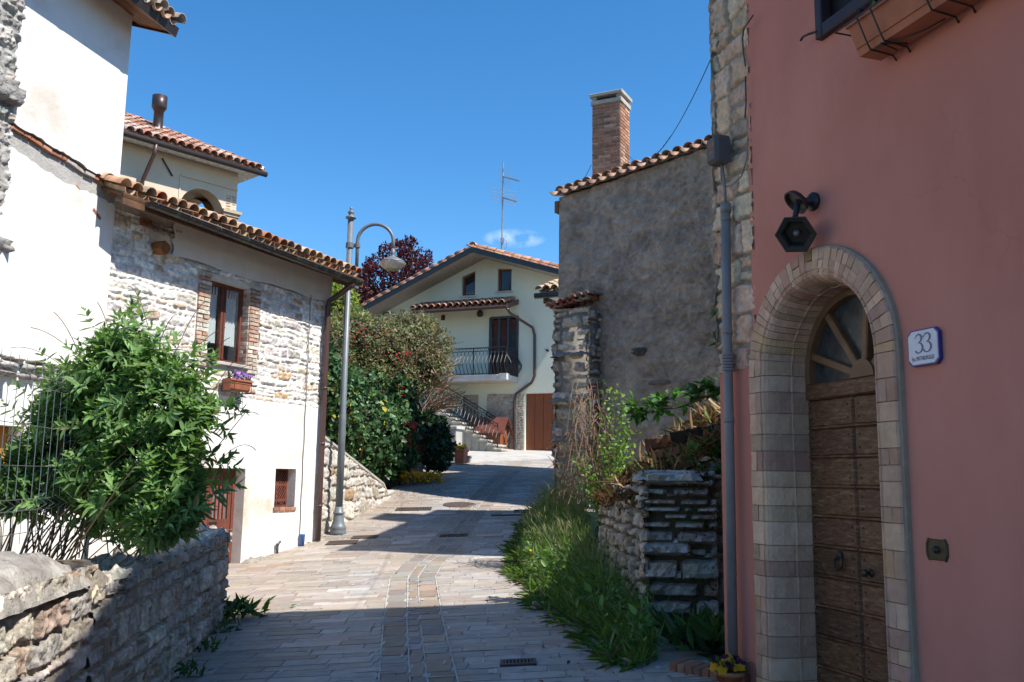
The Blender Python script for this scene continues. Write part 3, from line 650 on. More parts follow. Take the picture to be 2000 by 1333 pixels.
# small barred window
sw = MB(); F = ST.at(0, 0, -.19); t = .035
for a0, a1, b0, b1 in ((sx0, sx0+t, sy0, sy1), (sx1-t, sx1, sy0, sy1), (sx0+t, sx1-t, sy1-t, sy1), (sx0+t, sx1-t, sy0, sy0+t)): sw.box(F, a0, a1, b0, b1, -.03, .02)
sm_ = (sx0+sx1)/2
sw.box(F, sm_-.016, sm_+.016, sy0+t, sy1-t, -.02, .016)
for q in (.18, .58): b = sy0+(sy1-sy0)*q; sw.box(F, sx0+t, sx1-t, b-.02, b+.02, -.02, .02)
S_ = sw.build('small_window', MT['wood_red'], house)
g = MB(); st = .075
for k in range(-14, 20):
    for sg in (1, -1):
        P = []; x0 = sx0+t; x1 = sx1-t
        b0 = sy0+k*st; pa, pb = V((x0, b0, 0)), V((x1, b0+sg*(x1-x0)*1.25, 0))
        for q in range(21):
            z_ = pa.lerp(pb, q/20)
            if sy0+t < z_.y < sy1-t: P.append(F.p(z_.x, z_.y, .024+.002*sg))
        if len(P) > 2: g.tube([P[0], P[-1]], .005, 4, (1.6, 1.5, 1.5))
g.build('lattice', MT['wood_red'], S_)
g = MB(); g.box(F, sx0+t, sx1-t, sy0+t, sy1-t, -.03, -.024); g.build('pane', MT['darkglass'], S_)
s_ = MB()
for k in range(4): q = (sx1-sx0+.06)/4; s_.box(ST, sx0-.03+k*q+.004, sx0-.03+(k+1)*q-.004, sy0-.06+U(-.004, .004), sy0, -.16, .03, pick(BRICKPAL), 0, .008)
s_.build('sill', MT['brick'], S_)
# roof
ro = math.radians(19); wv = (-ST.n*math.cos(ro)+Z*math.sin(ro)); rn = (ST.n*math.sin(ro)+Z*math.cos(ro))
ra0, ra1 = SA(233, 362, .4), SA(702, 548, .4)
mb = MB(); coppi(mb, ST.p(ra0, be+.05, .47), ST.u, wv, rn, ra1-ra0, 4.6, .205, .36)
R_ = mb.build('roof', MT['tile'], house, True)
mb = MB(); e0 = ST.p(ra0, be+.0, .49)
P = [e0, e0+ST.u*(ra1-ra0), e0+ST.u*(ra1-ra0)+wv*4.8, e0+wv*4.8]; mb.poly(P); mb.poly([q+rn*.035 for q in P])
mb.poly([P[0], P[1], P[1]+rn*.035, P[0]+rn*.035]); mb.poly([P[1], P[2], P[2]+rn*.035, P[1]+rn*.035]); mb.poly([P[0], P[3], P[3]+rn*.035, P[0]+rn*.035])
for k in range(1): q = ra1-.15; Fq = Fr(ST.p(q, be-.02, .34), ST.u, rn, wv); mb.box(Fq, -.045, .045, 0, 1.2, -.1, .0)
mb.build('eave_boards', MT['soffit'], R_)
mb = MB(); mb.box(ST, ra0, ra1, be-.10, be+.06, .455, .485, (.8, .8, .8)); mb.build('fascia', MT['soffit'], R_)
g = MB(); ga0, ga1 = SA(288, 398, .53), SA(701, 552, .53); gf = Fr(ST.p(ga0, be, .55), ST.u, ST.n); n = 10; vs = []
for (rr, tt) in ((.075, 0), (.068, 0)):
    for a in (0, ga1-ga0):
        for k in range(n+1): an = math.pi*(1+k/n); vs.append(gf.p(a, rr*math.sin(an)+.02-a*.012, rr*math.cos(an)))
q = n+1; fs = []
for k in range(n): fs += [(k, k+1, q+k+1, q+k), (2*q+k, 3*q+k, 3*q+k+1, 2*q+k+1)]
fs += [(0, q, 3*q, 2*q), (n, 2*q+n, 3*q+n, q+n)]; g.add(vs, fs)
for a in (0, ga1-ga0): g.poly([gf.p(a, .075*math.sin(math.pi*(1+k/n))+.02-a*.012, .075*math.cos(math.pi*(1+k/n))) for k in range(n+1)])
g.tube([gf.p(0, .02, .075), gf.p(ga1-ga0, .02-(ga1-ga0)*.012, .075)], .011, 6)
for k in range(9):
    a = .1+k*(ga1-ga0-.2)/8; g.tube([gf.p(a, .078*math.sin(math.pi*(1+j/8))+.02-a*.012, .079*math.cos(math.pi*(1+j/8))) for j in range(9)], .008, 4)
g.build('gutter', mat('aged_gutter', (.055, .045, .04), (.035, .03, .028), 5, rough=.4, metal=.3, spec=.5, c3=(.08, .10, .08), s3=6), house, True)
g = MB(); a_d = SA(632, 800, .09)
g.tube([gf.p(ga1-ga0-.22, -.08, .0), gf.p(ga1-ga0-.25, -.16, -.03), ST.p(a_d+.12, be-.32, .2), ST.p(a_d+.02, be-.42, .1), ST.p(a_d, be-.55, .09), ST.p(a_d, gz(ST.p(a_d, 0, .1).x, ST.p(a_d, 0, .1).y)+.9, .09), ST.p(a_d, gz(ST.p(a_d, 0, .1).x, ST.p(a_d, 0, .1).y)+.02, .09)], .05, 12)
for b in (1.1, 2.2, 3.2): g.tube([ST.p(a_d, b, .09), ST.p(a_d, b+.04, .09)], .057, 12)
g.build('downpipe', MT['brownpipe'], house, True)
g = MB(); a_c = SA(602, 700, .02); pts = [ST.p(a_c+.008*math.sin(b*9), b, .012 if b < btop else .02) for b in np.linspace(.62, btop, 30)]
g.tube(pts, .010, 6, (2.6, 2.5, 2.4)); g.build('cable_duct', MT['pvc'], house)
mb = MB(); ba, bb = SA(318, 484, .12), SB(318, 484, .12)
mb.lathe([(.085, -.1), (.1, .02), (.105, .16), (.09, .175)], ST.p(ba, bb, 0), ST.n+Z*-.05, 7, (2.9, 1.7, .9)); mb.build('beam_end', MT['wood_dark'], house)
# flower box below the window
fa, fb = SA(465, 748, .15), SB(465, 748, .15)
fl = thing('flower_box', 'terracotta flower box of lilac flowers in a black wire bracket under the curtained window', 'flower box', ST.p(fa, fb-.12, .14))
def trough(mb, F, L, h, cb, ct, c0, th=.012, col=(1, 1, 1)):
    """tapered open box along a, back at c0; cb / ct = depth at bottom / top"""
    d = .03
    ring = lambda a, b, c: [F.p(-a, b, c0+.0), F.p(a, b, c0+.0), F.p(a, b, c0+c), F.p(-a, b, c0+c)]
    R = [ring(L/2-d, 0, cb), ring(L/2, h, ct), ring(L/2+.012, h, ct+.012), ring(L/2+.012, h+.025, ct+.012), ring(L/2-th, h+.025, ct-th), ring(L/2-th, h-.04, ct-th)]
    vs = [p for r in R for p in r]; fs = [(3, 2, 1, 0)]
    for r in range(5):
        for i in range(4): fs.append((r*4+i, r*4+(i+1) % 4, r*4+4+(i+1) % 4, r*4+4+i))
    fs.append((20, 21, 22, 23)); mb.add(vs, fs, col)
F = ST.at(fa, fb-.13, .06)
mb = MB(); trough(mb, F, .50, .15, .13, .17, 0); mb.build('planter', MT['terracotta'], fl)
mb = MB()
for a in (-.2, .2): mb.tube([F.p(a, .16, -.05), F.p(a, -.02, -.05), F.p(a, -.02, .19), F.p(a, .12, .2)], .006, 5)
for b, c in ((.1, .2), (-.02, .19)): mb.tube([F.p(-.3, b, -.05), F.p(-.3, b, c), F.p(.3, b, c), F.p(.3, b, -.05)], .006, 5)
mb.build('bracket', MT['iron'], fl)
def flowers(parent, F, hw, c0, c1, b, n, pal, gpal, size=.035, hgt=.1, nl=150):
    q = LV(); n3 = nl
    P = np.array([tuple(F.p(U(-hw, hw), b+U(-.02, hgt*.7), U(c0, c1))) for _ in range(n3)]); D = rand_dirs(n3)+np.array([0, 0, .6])
    q.add(P, D, rand_dirs(n3), rng.uniform(.04, .08, n3), .9, cols(n3, gpal), 'ovate')
    q.build('foliage', MT['leaf'], parent)
    q = LV()
    for _ in range(n):
        p = np.array(tuple(F.p(U(-hw, hw)*1.02, b+U(.02, hgt), U(c0, c1)+.02))); c = cols(1, pal, .2)[0]; ax = nrm(np.array(tuple(F.n))*U(.4, 1)+np.array([0, 0, U(.2, .9)])+rng.normal(size=3)*.25)
        s1 = nrm(np.cross(ax, [.3, .1, 1.])); s2 = np.cross(ax, s1); k = 5
        an = np.arange(k)*2*math.pi/k+U(0, 6); D = np.cos(an)[:, None]*s1+np.sin(an)[:, None]*s2+ax*.25
        q.add(np.repeat(p[None], k, 0), D, np.repeat(ax[None], k, 0), size*U(.75, 1.1), 1.55, c, 'ovate', .05, .1)
    q.build('flowers', MT['petal'], parent)['kind'] = 'stuff'
GP = [((.05, .12, .03), 3), ((.07, .16, .03), 2), ((.035, .08, .025), 1)]
flowers(fl, F, .24, .02, .17, .16, 55, [((.30, .12, .42), 3), ((.55, .42, .58), 3), ((.2, .07, .36), 2)], GP, .035, .14)
# small things along its foot
gp = ST.p(SA(573, 1060), 0, .07); gp.z = gz(gp.x, gp.y)
mb = MB(); a9 = SA(584, 1055); q = ST.p(a9, 0, .07); q.z = gz(q.x, q.y)
mb.lathe([(.035, 0), (.045, .2), (.05, .21), (.042, .205), (.035, .05)], q, Z, 12); tag(mb.build('plastic_tube', MT['bluep'], None, True), 'short blue plastic tube behind a weed at the white house corner', 'tube')
mb = MB(); q = ST.p(SA(537, 1070), 0, .05); q.z = gz(q.x, q.y); mb.tube([q, q+Z*.13, q+Z*.16+ST.u*.02, q+Z*.2+ST.u*.07], .022, 8); mb.tube([q+Z*.14, q+Z*.17], .03, 8)
tag(mb.build('pipe_stub', MT['boxgrey'], None, True), 'bent grey pipe stub sticking out of the ground at the white wall foot', 'pipe')
def weed(x, y, n, s, label, d=None, grp='small weeds at the wall foot', pal=GP, P=None, name='weed', cat='weed'):
    p = P if P is not None else ground_px(x, y); q = LV(); B = np.array(tuple(p))
    pos = B+rng.normal(size=(n, 3))*np.array([s*.5, s*.5, 0])+np.array([0, 0, 1])*rng.uniform(0, s*.5, (n, 1)); D = nrm(rng.normal(size=(n, 3))*np.array([1, 1, .4])+np.array([0, 0, .8]))
    q.add(pos, D, rand_dirs(n), rng.uniform(.35, .75, n)*s, .8, cols(n, pal), 'lance', .1, .35)
    return tag(q.build(name, MT['leaf'], None, tuple(p)), label, cat, grp)
GP2 = [((.10, .22, .035), 3), ((.14, .26, .05), 2), ((.06, .14, .03), 1)]
weed(575, 1062, 60, .17, 'leafy weed in front of the blue tube', pal=GP2)
weed(505, 1075, 40, .13, 'bright flat weed on the white house plinth beside the bent pipe stub', pal=GP2)
mb = MB()
kf = [(SA(478, 1080, .12)+.0, SA(540, 1075, .12)), (SA(545, 1070, .12), SA(566, 1070, .12))]
for a0, a1 in kf[:1]:
    q = ST.p(a0, 0, .2); zf = gz(q.x, q.y)
    stone(mb, Fr(ST.p(0, zf+.01, 0), ST.u, Z, ST.n), a0, a1+.15, .0, .26, .07, (.32, .29, .25), .04, .5, .12, .15)
tag(mb.build('doorstep_stone', MT['stone'], None, True), 'flat grey stone on the ground beside the barred cellar door', 'stone')

# ================================================================ tall white house, far left
TO = ST.p(al, 0, .0); TL = Fr(TO, (.217, .976, 0), (.976, -.217, 0))
TA = lambda x, y, c=0: TL.px(x, y, c)[0]
TB = lambda x, y, c=0: TL.px(x, y, c)[1]
ht = TB(256, 38); tend = TA(232, 370, .07)
tall = thing('tall_house', 'tall white plastered house with a broken brick band and a brown boarded eave', 'house', TL.p(-2, 0, 0))
mb = MB(); ta = -7.5
crk = [(TL.px(x, y, .03)) for x, y in ((-160, 150), (0, 232), (22, 240), (60, 262), (100, 290), (130, 305), (165, 330), (195, 345), (215, 368), (231, 377))]
crl = [(TL.px(x, y, .03)) for x, y in ((-160, 215), (0, 282), (30, 290), (70, 318), (120, 352), (165, 372), (195, 385), (226, 402))]
crk[-1] = (tend, crk[-1][1]); 
def dense(P, n=5, j=.02):
    o = []
    for p, q in zip(P, P[1:]):
        for k in range(n): t = k/n; o.append((p[0]+(q[0]-p[0])*t, p[1]+(q[1]-p[1])*t+(U(-j, j) if (o and k) else 0)))
    return o+[P[-1]]
ck, cl = dense(crk), dense(crl)
xr = TL.px(38, 200)[0]
mb.wall(TL, [(ta, crk[0][1])]+ck+[(tend, ht), (ta, ht)], [], .07, m=0)
for p, q in zip(ck, ck[1:]): mb.poly([TL.p(*p, .07), TL.p(*q, .07), TL.p(*q, -.02), TL.p(*p, -.02)], m=1)
dwl = R4(TA(-90, 900), TA(35, 900), TB(20, 1010), TB(20, 832))
mb.wall(TL, [(ta, -.8), (tend+.02, -.8)]+list(reversed(cl))+[(ta, crl[0][1])], [dwl], .02, .3, m=0)
lo_ = list(reversed(cl))
mb.wall(TL, [(ta, crl[0][1]-.25)]+[(p[0], p[1]-.25) for p in cl]+list(reversed([(p[0], p[1]+.03) for p in ck]))+[(ta, crk[0][1])], [], .0, m=1)
mb.poly([TL.p(tend, crk[-1][1], .07), TL.p(tend, crk[-1][1], -5), TL.p(tend, ht+1.0, -5), TL.p(tend, ht, .07)], m=0)
mb.poly([TL.p(tend+.02, -.8, .02), TL.p(tend+.02, -.8, -5), TL.p(tend+.02, crk[-1][1], -5), TL.p(tend+.02, crk[-1][1], .02)], m=0)
for a in (ta,): mb.poly([TL.p(a, -.8, .07), TL.p(a, -.8, -5), TL.p(a, ht+1, -5), TL.p(a, ht, .07)], m=0)
mb.poly([TL.p(ta, -.8, -5), TL.p(tend, -.8, -5), TL.p(tend, ht+1, -5), TL.p(ta, ht+1, -5)], m=0)
mb.build('wall', [MT['plaster'], mat('exposed_mortar', (.46, .435, .40), (.36, .34, .31), 5, bump=.7, bscale=30)], tall)
mb = MB()
Fk = lambda i: None
for p, q in zip(crk[1:], crk[2:]):
    d = V((q[0]-p[0], q[1]-p[1], 0)); L = d.length; uu = (TL.u*d.x+TL.v*d.y).normalized(); vv = TL.n.cross(uu)
    Fq = Fr(TL.p(p[0], p[1]-.075, .015), uu, TL.n, vv if vv.z > 0 else -vv)
    bricks(mb, Fq, 0, L, 0, .06, .035, BRICKPAL+[((.5, .46, .4), 1.5)], .062, .2, .006)
Fq = Fr(TL.p(*TL.px(150, 362, .02), .005), TL.u*.86-Z*.5, TL.n, Z*.86+TL.u*.5); bricks(mb, Fq, 0, .75, -.04, .03, .02, BRICKPAL, .062, .2, .006, inside=lambda a, b: noise.noise(V((a*7, 3, 1))) > -.15)
mb.build('brick_band', MT['brick'], tall)
mb = MB()
sa, sb = TL.px(30, 185, .05); stone(mb, TL, sa-.5, sa+.03, sb-.22, sb+.12, .2, (.42, .40, .36), .04, .5, .2, .05); mb.build('rubble_lump', MT['rubble'], tall, True); mb = MB()
sa, sb = TL.px(8, 480, .0); stone(mb, TL, sa-.2, sa+.07, sb-.09, sb+.09, .09, (.36, .34, .32), .03, .8)
mb.build('rubble_lump', MT['rubble'], tall, True)
masonry([(TL, xr-1.6, xr, TB(10, 430), ht-.02, .10, lambda a, b: a < xr-.20+.12*noise.noise(V((b*2.1, 4, 4)))+.05*noise.noise(V((b*9, 4, 4))))], 'bare_rubble', MT['stone'], tall, [((.44, .42, .39), 2), ((.38, .36, .34), 2), ((.5, .47, .42), 1)], (.40, .38, .35), (.12, .3), (.16, .45), .03, .012, .02, .03, .020, .05, 4, .05, .01)
mb = MB(); l0, l1 = TB(20, 722), TB(20, 704)
stones(mb, Fr(TL.p(0, 0, 0), TL.u, TL.n), ta, TA(190, 735), l0-.10, l1+.05, (.07, .12), (.15, .4), .12, [((.42, .39, .35), 2), ((.5, .46, .4), 1)], .004, None, .04, .8, .2, .02)
mb.build('stone_ledge', MT['stone'], tall, True)
a0, a1 = dwl[0][0], dwl[1][0]; b0, b1 = dwl[0][1], dwl[2][1]
wb = MB(); F = TL.at(0, 0, -.2)
for k in range(3): q = a0+(a1-a0)*k/3; wb.box(F, q, q+.07, b0, b1, -.02, .03)
wb.box(F, a1-.13, a1, b0, b1, -.02, .032); wb.box(F, a0, a1, b0, b0+.08, -.02, .028); wb.box(F, a0, a1, b1-.08, b1, -.02, .028)
W_ = wb.build('window', MT['orange'], tall); g = MB(); g.box(F, a0, a1, b0, b1, -.018, -.01); g.build('pane', MT['darkglass'], W_)
# boarded eave
ro2 = math.radians(17); ov = .50; wv2 = (-TL.n*math.cos(ro2)+Z*math.sin(ro2)); rn2 = (TL.n*math.sin(ro2)+Z*math.cos(ro2)); eo = .30
E0 = TL.p(ta, ht, .07)-wv2*ov
mb = MB(); nb = 6; Ltot = tend+eo-ta
for k in range(nb):
    s0, s1 = k*(ov+.1)/nb, (k+1)*(ov+.1)/nb
    a = 0
    while a < Ltot:
        L = U(.9, 1.7); A1 = min(a+L, Ltot); Fq = Fr(E0, TL.u, rn2, wv2); q = U(.6, 1.5); mb.box(Fq, a+.003, A1-.003, s0+.003, s1-.003, 0, .025, (q, q*U(.85, 1), q*U(.8, 1))); a = A1
Fq = Fr(E0, TL.u, rn2, wv2); mb.box(Fq, 0, Ltot, 0, 6, .026, .06, (.7, .7, .7))
mb.box(Fq, Ltot-eo+.04, Ltot, .95, 5.9, 0, .025, (.8, .8, .8))
SO_ = mb.build('eave_boards', MT['soffit'], tall)
mb = MB()
for k in (.18, 2.2, 4.2): mb = MB(); mb.box(Fr(TL.p(tend-.5, ht, -.1), TL.u, TL.n), 0, .82, -.20+(k*.3), -.02+(k*.3), -k-.16, -k, (1.3, 1.2, 1.1), 0, .01); mb.build('purlin', MT['wood_dark'], tall)
mb = MB(); mb.box(Fq, -.0, Ltot+.02, -.03, 0, -.05, .09); mb.box(Fq, Ltot, Ltot+.025, 0, 6, -.03, .08); mb.build('fascia', MT['copper'], tall)
mb = MB(); coppi(mb, E0+rn2*.07-wv2*.05+TL.u*(Ltot-3.2), TL.u, wv2, rn2, 3.25, 6, .21, .36, [((.48, .42, .33), 3), ((.52, .36, .24), 2), ((.4, .36, .3), 2)], jit=1.6); mb.build('roof', MT['tile'], tall, True)

# ================================================================ cream house with a loggia
CH = Fr(at(465, 345, 27), (.67, .74, 0), (.74, -.67, 0))
CA = lambda x, y, c=0: CH.px(x, y, c)
cream = thing('loggia_house', 'cream rendered house with an arched loggia, a clay tile hip roof and a metal flue', 'house', CH.p(-4, -7.5, -3))
cx0 = CA(349, 420)[0]; cx1 = CA(437, 420)[0]; ctop = CA(390, 368)[1]; cr_ = (cx1-cx0)/2
arch = [(cx0, ctop-cr_-1.6), (cx1, ctop-cr_-1.6)]+[((cx0+cx1)/2+cr_*math.cos(math.pi*k/16), ctop-cr_+cr_*math.sin(math.pi*k/16)) for k in range(17)]
mb = MB(); hb = CA(465, 340)[1]
mb.wall(CH, [(-11, -9), (0, -9), (0, hb), (-11, hb)], [arch], 0, .45)
EW = Fr(CH.o, -CH.n, CH.u)
ar2 = [(.9, ctop-cr_-1.6), (3.1, ctop-cr_-1.6)]+[(2+1.1*math.cos(math.pi*k/16), ctop-cr_-.15+1.1*math.sin(math.pi*k/16)) for k in range(17)]
mb.wall(EW, [(0, -9), (5.5, -9), (5.5, hb), (0, hb)], [ar2], 0, .4)
mb.poly([CH.p(-11, -9, -5.5), CH.p(0, -9, -5.5), CH.p(0, hb, -5.5), CH.p(-11, hb, -5.5)])
mb.poly([CH.p(cx0-.8, -9, -5), CH.p(cx0-.8, -9, 0), CH.p(cx0-.8, hb, 0), CH.p(cx0-.8, hb, -5)])
mb.poly([CH.p(-11, ctop+.25, -.02), CH.p(0, ctop+.25, -.02), CH.p(0, ctop+.25, -5.4), CH.p(-11, ctop+.25, -5.4)])
b0 = CA(420, 362)[1]
mb.box(CH, cx0-.03, -.002, b0, b0+.05, -.05, .04); mb.box(CH, cx0-.05, cx0, b0-3, b0, -.01, .02)
CW_ = mb.build('wall', MT['cream'], cream)
mb = MB(); pk = CA(450, 382)[1]
stones(mb, CH, cx1+.02, 0, pk-2.2, pk, (.06, .09), (.1, .3), .02, [((.5, .38, .26), 2), ((.42, .31, .22), 2), ((.55, .44, .32), 1)], .004, None, .08, .2)
for k, (h0, c) in enumerate(((-.75, .05), (-.66, .09), (-.57, .14))): mb.box(CH, cx1-.03-k*.03, .06+k*.03, pk+h0, pk+h0+.085, -.1, c, (.52, .4, .28))
mb.build('brick_pier', MT['clad'], cream)
mb = MB(); eo = .55; ro3 = math.radians(28); C0 = CH.p(.55, hb+.02, eo); C1 = CH.p(-11, hb+.02, eo); C2 = CH.p(.55, hb+.02, -5.5-eo)
hh = (5.5/2+eo)*math.tan(ro3); RA = CH.p(.55-(5.5/2+eo)*1.0, hb+hh, -5.5/2); RB = CH.p(-11, hb+hh, -5.5/2); C3 = CH.p(-11, hb+.02, -5.5-eo)
for P in ([C1, C0, RA, RB], [C0, C2, RA], [C2, C3, RB, RA], [C0, C1, C3, C2]): mb.poly(P)
sv = (RA-CH.p(.55-(5.5/2+eo), hb+.02, eo)).normalized(); sn = CH.u.cross(sv).normalized(); sn = sn if sn.z > 0 else -sn; SL = (5.5/2+eo)/math.cos(ro3)
CP = [((.52, .27, .18), 3), ((.60, .40, .31), 2), ((.66, .52, .45), 1.6), ((.44, .22, .15), 2)]
coppi(mb, CH.p(.55-9, hb+.04, eo+.02), CH.u, sv, sn, 9, SL, .25, .38, CP, 5, cut=lambda a, s: (9-a) > s*math.cos(ro3)*1.0)
half = [RA+(C0-RA)*k/14 for k in range(15)]
for k in range(14): half_tile(mb, half[k+1]+Z*.10, (half[k]-half[k+1]).normalized(), Z, (half[k]-half[k+1]).cross(Z).normalized(), (half[k]-half[k+1]).length*1.15, .12, .10, pick(CP), 5)
R_ = mb.build('roof', MT['tile'], cream, True)
mb = MB(); mb.tube([CH.p(-11, hb+.03, eo+.05), CH.p(.6, hb-.0, eo+.05)], .085, 8); mb.build('gutter', MT['copper'], cream, True)
mb = MB(); ga = CA(303, 285, eo)[0]; w1 = CA(277, 330)[0]
mb.tube([CH.p(ga, hb-.05, eo+.05), CH.p(ga, hb-.3, eo), CH.p(w1, hb-1.0, .1), CH.p(w1, hb-1.15, .08), CH.p(w1, hb-4, .08)], .06, 8); mb.build('downpipe', MT['brownpipe'], cream, True)
mb = MB(); p0, p1 = CA(316, 310)[0:2], CA(336, 345); mb.tube([CH.p(p0[0], p0[1], .03), CH.p(p1[0], p1[1], .03)], .025, 6); mb.build('iron_tie', MT['iron'], cream)
fc = -1.0; fb_, ft = CA(307, 265, fc), CA(307, 187, fc)
mb = MB(); q = CH.p(fb_[0], fb_[1], fc); H = ft[1]-fb_[1]
mb.lathe([(.22, -.5), (.22, 0), (.16, .05), (.16, .10), (.14, .12), (.14, H*.62), (.17, H*.63), (.17, H*.66), (.20, H*.68), (.215, H*.70), (.215, H), (.20, H), (.16, H-.1)], q, Z, 16)
mb.build('flue', mat('flue_metal', (.075, .05, .045), (.045, .035, .034), 5, rough=.4, metal=.5, spec=.5), R_, True)

# ================================================================ street lamp
LB = ground_px(660, 1044); LP = LB.copy(); lamp = thing('street_lamp', 'tall grey street lamp with a hooked arm and a white dish head', 'street lamp', LP)
dL = LP.y; Htop = at(690, 405, dL).z-LP.z; S = 1
yz = lambda y: at(685, y, dL).z-LP.z
mb = MB(); mb.lathe([(.15, 0), (.155, .03), (.147, .06), (.147, .1), (.155, .12), (.13, .16), (.10, .24), (.095, .33), (.085, .36), (.105, .375), (.105, .40), (.075, .42), (.072, .5)], LP, Z, 20); mb.build('base', MT['lampgrey'], lamp, True)
zc = yz(428); mb = MB(); mb.lathe([(.068, .4), (.066, 2.2), (.06, 2.22), (.055, zc)], LP, Z, 16); mb.build('pole', MT['lampgrey'], lamp, True)
mb = MB(); mb.lathe([(.055, zc-.02), (.07, zc), (.105, zc+.01), (.10, zc+.035), (.05, zc+.06), (.04, zc+.09), (.065, zc+.12), (.06, zc+.14), (.03, zc+.17), (.016, Htop-.08), (.028, Htop-.05), (.028, Htop-.01), (.01, Htop)], LP, Z, 16); mb.build('finial', MT['lampgrey'], lamp, True)
ox, hx = at(696, 480, dL).x-LP.x-(at(688, 480, dL).x-LP.x)+.07, at(771, 500, dL).x-at(686, 500, dL).x
r = (hx-ox)/2; zt = yz(437); mb = MB(); zs = zt-r*1.02
pts = [LP+V((ox, 0, yz(540))), LP+V((ox, 0, zs))]+[LP+V((ox+r-r*math.cos(math.pi*k/16), 0, zs+r*math.sin(math.pi*k/16))) for k in range(1, 17)]+[LP+V((hx, 0, yz(490)))]
mb.tube(pts, .034, 10); mb.build('arm', MT['lampgrey'], lamp, True)
mb = MB()
for zz in (yz(480), yz(560)):
    mb = MB(); mb.tube([LP+V((0, 0, zz-.05)), LP+V((0, 0, zz+.05))], .078, 12); mb.tube([LP+V((ox, 0, zz-.04)), LP+V((ox, 0, zz+.04))], .055, 10); mb.box(Fr(LP, (1, 0, 0), (0, -1, 0)), .03, ox, zz-.03, zz+.03, -.025, .025); mb.build('clamp', MT['lampgrey'], lamp)
hz = yz(526); HP = LP+V((hx, 0, hz)); zq = yz(490)-hz
mb = MB(); mb.lathe([(.034, zq+.05), (.04, zq-.0), (.065, zq-.04), (.04, zq-.08), (.045, .27), (.10, .24), (.22, .17), (.26, .13)], HP, Z, 24)
h_ = mb.build('lamp_head', MT['lampgrey'], lamp, True)
mb = MB(); mb.lathe([(.258, .13), (.255, .12), (.20, .05), (.15, .012), (.14, .0), (.13, .03)], HP, Z, 24); mb.build('shade', MT['lampwhite'], h_, True)
mb = MB(); mb.lathe([(.13, .03), (.12, -.005), (.07, -.02), (.01, -.024)], HP, Z, 20); mb.build('lens', mat('amber_lens', (.3, .28, .17), rough=.2), h_, True)
# ================================================================ retaining wall beyond the stone house
r0 = ST.p(ar+.02, 0, -.12); r1 = ground_px(764, 972); dv = (r1-r0); dv.z = 0; RWL = dv.length; dv.normalize()
RW = Fr((r0.x, r0.y, 0), dv, (dv.y, -dv.x, 0)); ax_, ay_ = RW.px(640, 862); bx_, by_ = RW.px(752, 950)
rt = lambda a: ay_+(by_-ay_)*(a-ax_)/(bx_-ax_) - (max(0, a-bx_)*.9)
gzr = lambda a: gz(RW.p(a, 0).x, RW.p(a, 0).y)
N_ = 14; mb = MB(); As = [RWL*k/N_ for k in range(N_+1)]
for p, q in zip(As, As[1:]):
    mb.poly([RW.p(p, gzr(p)-.3, 0), RW.p(q, gzr(q)-.3, 0), RW.p(q, max(rt(q), gzr(q)+.1), 0), RW.p(p, max(rt(p), gzr(p)+.1), 0)], m=0)
    mb.box(Fr(RW.p(p, max(rt(p), gzr(p)+.1), -.14), RW.p(q, max(rt(q), gzr(q)+.1))-RW.p(p, max(rt(p), gzr(p)+.1)), RW.n), 0, (RW.p(q, rt(q))-RW.p(p, rt(p))).length*1.0, -.02, .05, -.16, .17, (.85, .8, .72), 1, .015)
mb.poly([RW.p(RWL, gzr(RWL)-.3, 0), RW.p(RWL, gzr(RWL)-.3, -.3), RW.p(RWL, gzr(RWL)+.12, -.3), RW.p(RWL, gzr(RWL)+.12, 0)])
rwt = thing('retaining_wall', 'pale stone retaining wall with a sloping concrete coping behind the street lamp', 'wall', RW.p(RWL/2, gzr(RWL/2), 0)); mb.build('core', [MT['mortar_w'], MT['concrete']], rwt)
masonry([(RW, 0, RWL-.02, .3, 3.4, .008, lambda a, b: gzr(a)-.08 < b < rt(a)-.03)], 'stone_face', MT['stone'], rwt, [((.60, .56, .49), 4), ((.66, .62, .55), 2), ((.46, .41, .34), 2), ((.48, .34, .2), .7)], (.34, .30, .24), (.16, .36), (.2, .55), .028, .02, .02, .03, .010, .06, 2.5, .05, .010)
mb = MB(); T = [(-12, 17.5), (-3.95, 17.5), (-3.25, 20.6), (-3.3, 21.8), (-3.3, 22.6), (-3.5, 27), (-5, 34), (-14, 38)]
gt = lambda x, y: 2.75+max(0, (y-19))*.05
mb.poly([(x, y, gt(x, y)-.55 if i not in (2, 3, 4) else gz(x, y)+.02) for i, (x, y) in enumerate(T)])
struct('garden_terrace', mb, MT['earth'])

# ================================================================ grey rendered house on the right with its chimney
o = at(1091, 600, 21); GH = Fr((o.x, o.y, 0), (.79, -.615, 0), (-.615, -.79, 0)); g0 = gz(o.x, o.y)
gA = lambda x, y, c=0: GH.px(x, y, c)
tL, tR = gA(1090, 387), gA(1392, 287); sl_ = (tR[1]-tL[1])/(tR[0]-tL[0]); GL, GD = 6.2, 6.0
top = lambda a: tL[1]+sl_*(a-tL[0])
grey = thing('grey_house', 'grey rough rendered house with wavy tile eave and a tall brick chimney', 'house', GH.p(3, g0, -3))
GS = Fr(GH.o, -GH.n, -GH.u)
mb = MB()
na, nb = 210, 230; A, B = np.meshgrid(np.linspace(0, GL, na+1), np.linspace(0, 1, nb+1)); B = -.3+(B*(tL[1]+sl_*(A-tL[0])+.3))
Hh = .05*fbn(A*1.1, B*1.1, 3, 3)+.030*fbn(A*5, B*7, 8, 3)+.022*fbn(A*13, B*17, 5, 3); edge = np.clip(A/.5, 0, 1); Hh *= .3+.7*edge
tone = np.clip(1.0+.17*fbn(A*1.6, B*1.6, 31, 4)+.17*fbn(A*10, B*13, 32, 4)+2*Hh, .5, 1.5)  # tone also follows the relief: shade of the hollows painted into the colour
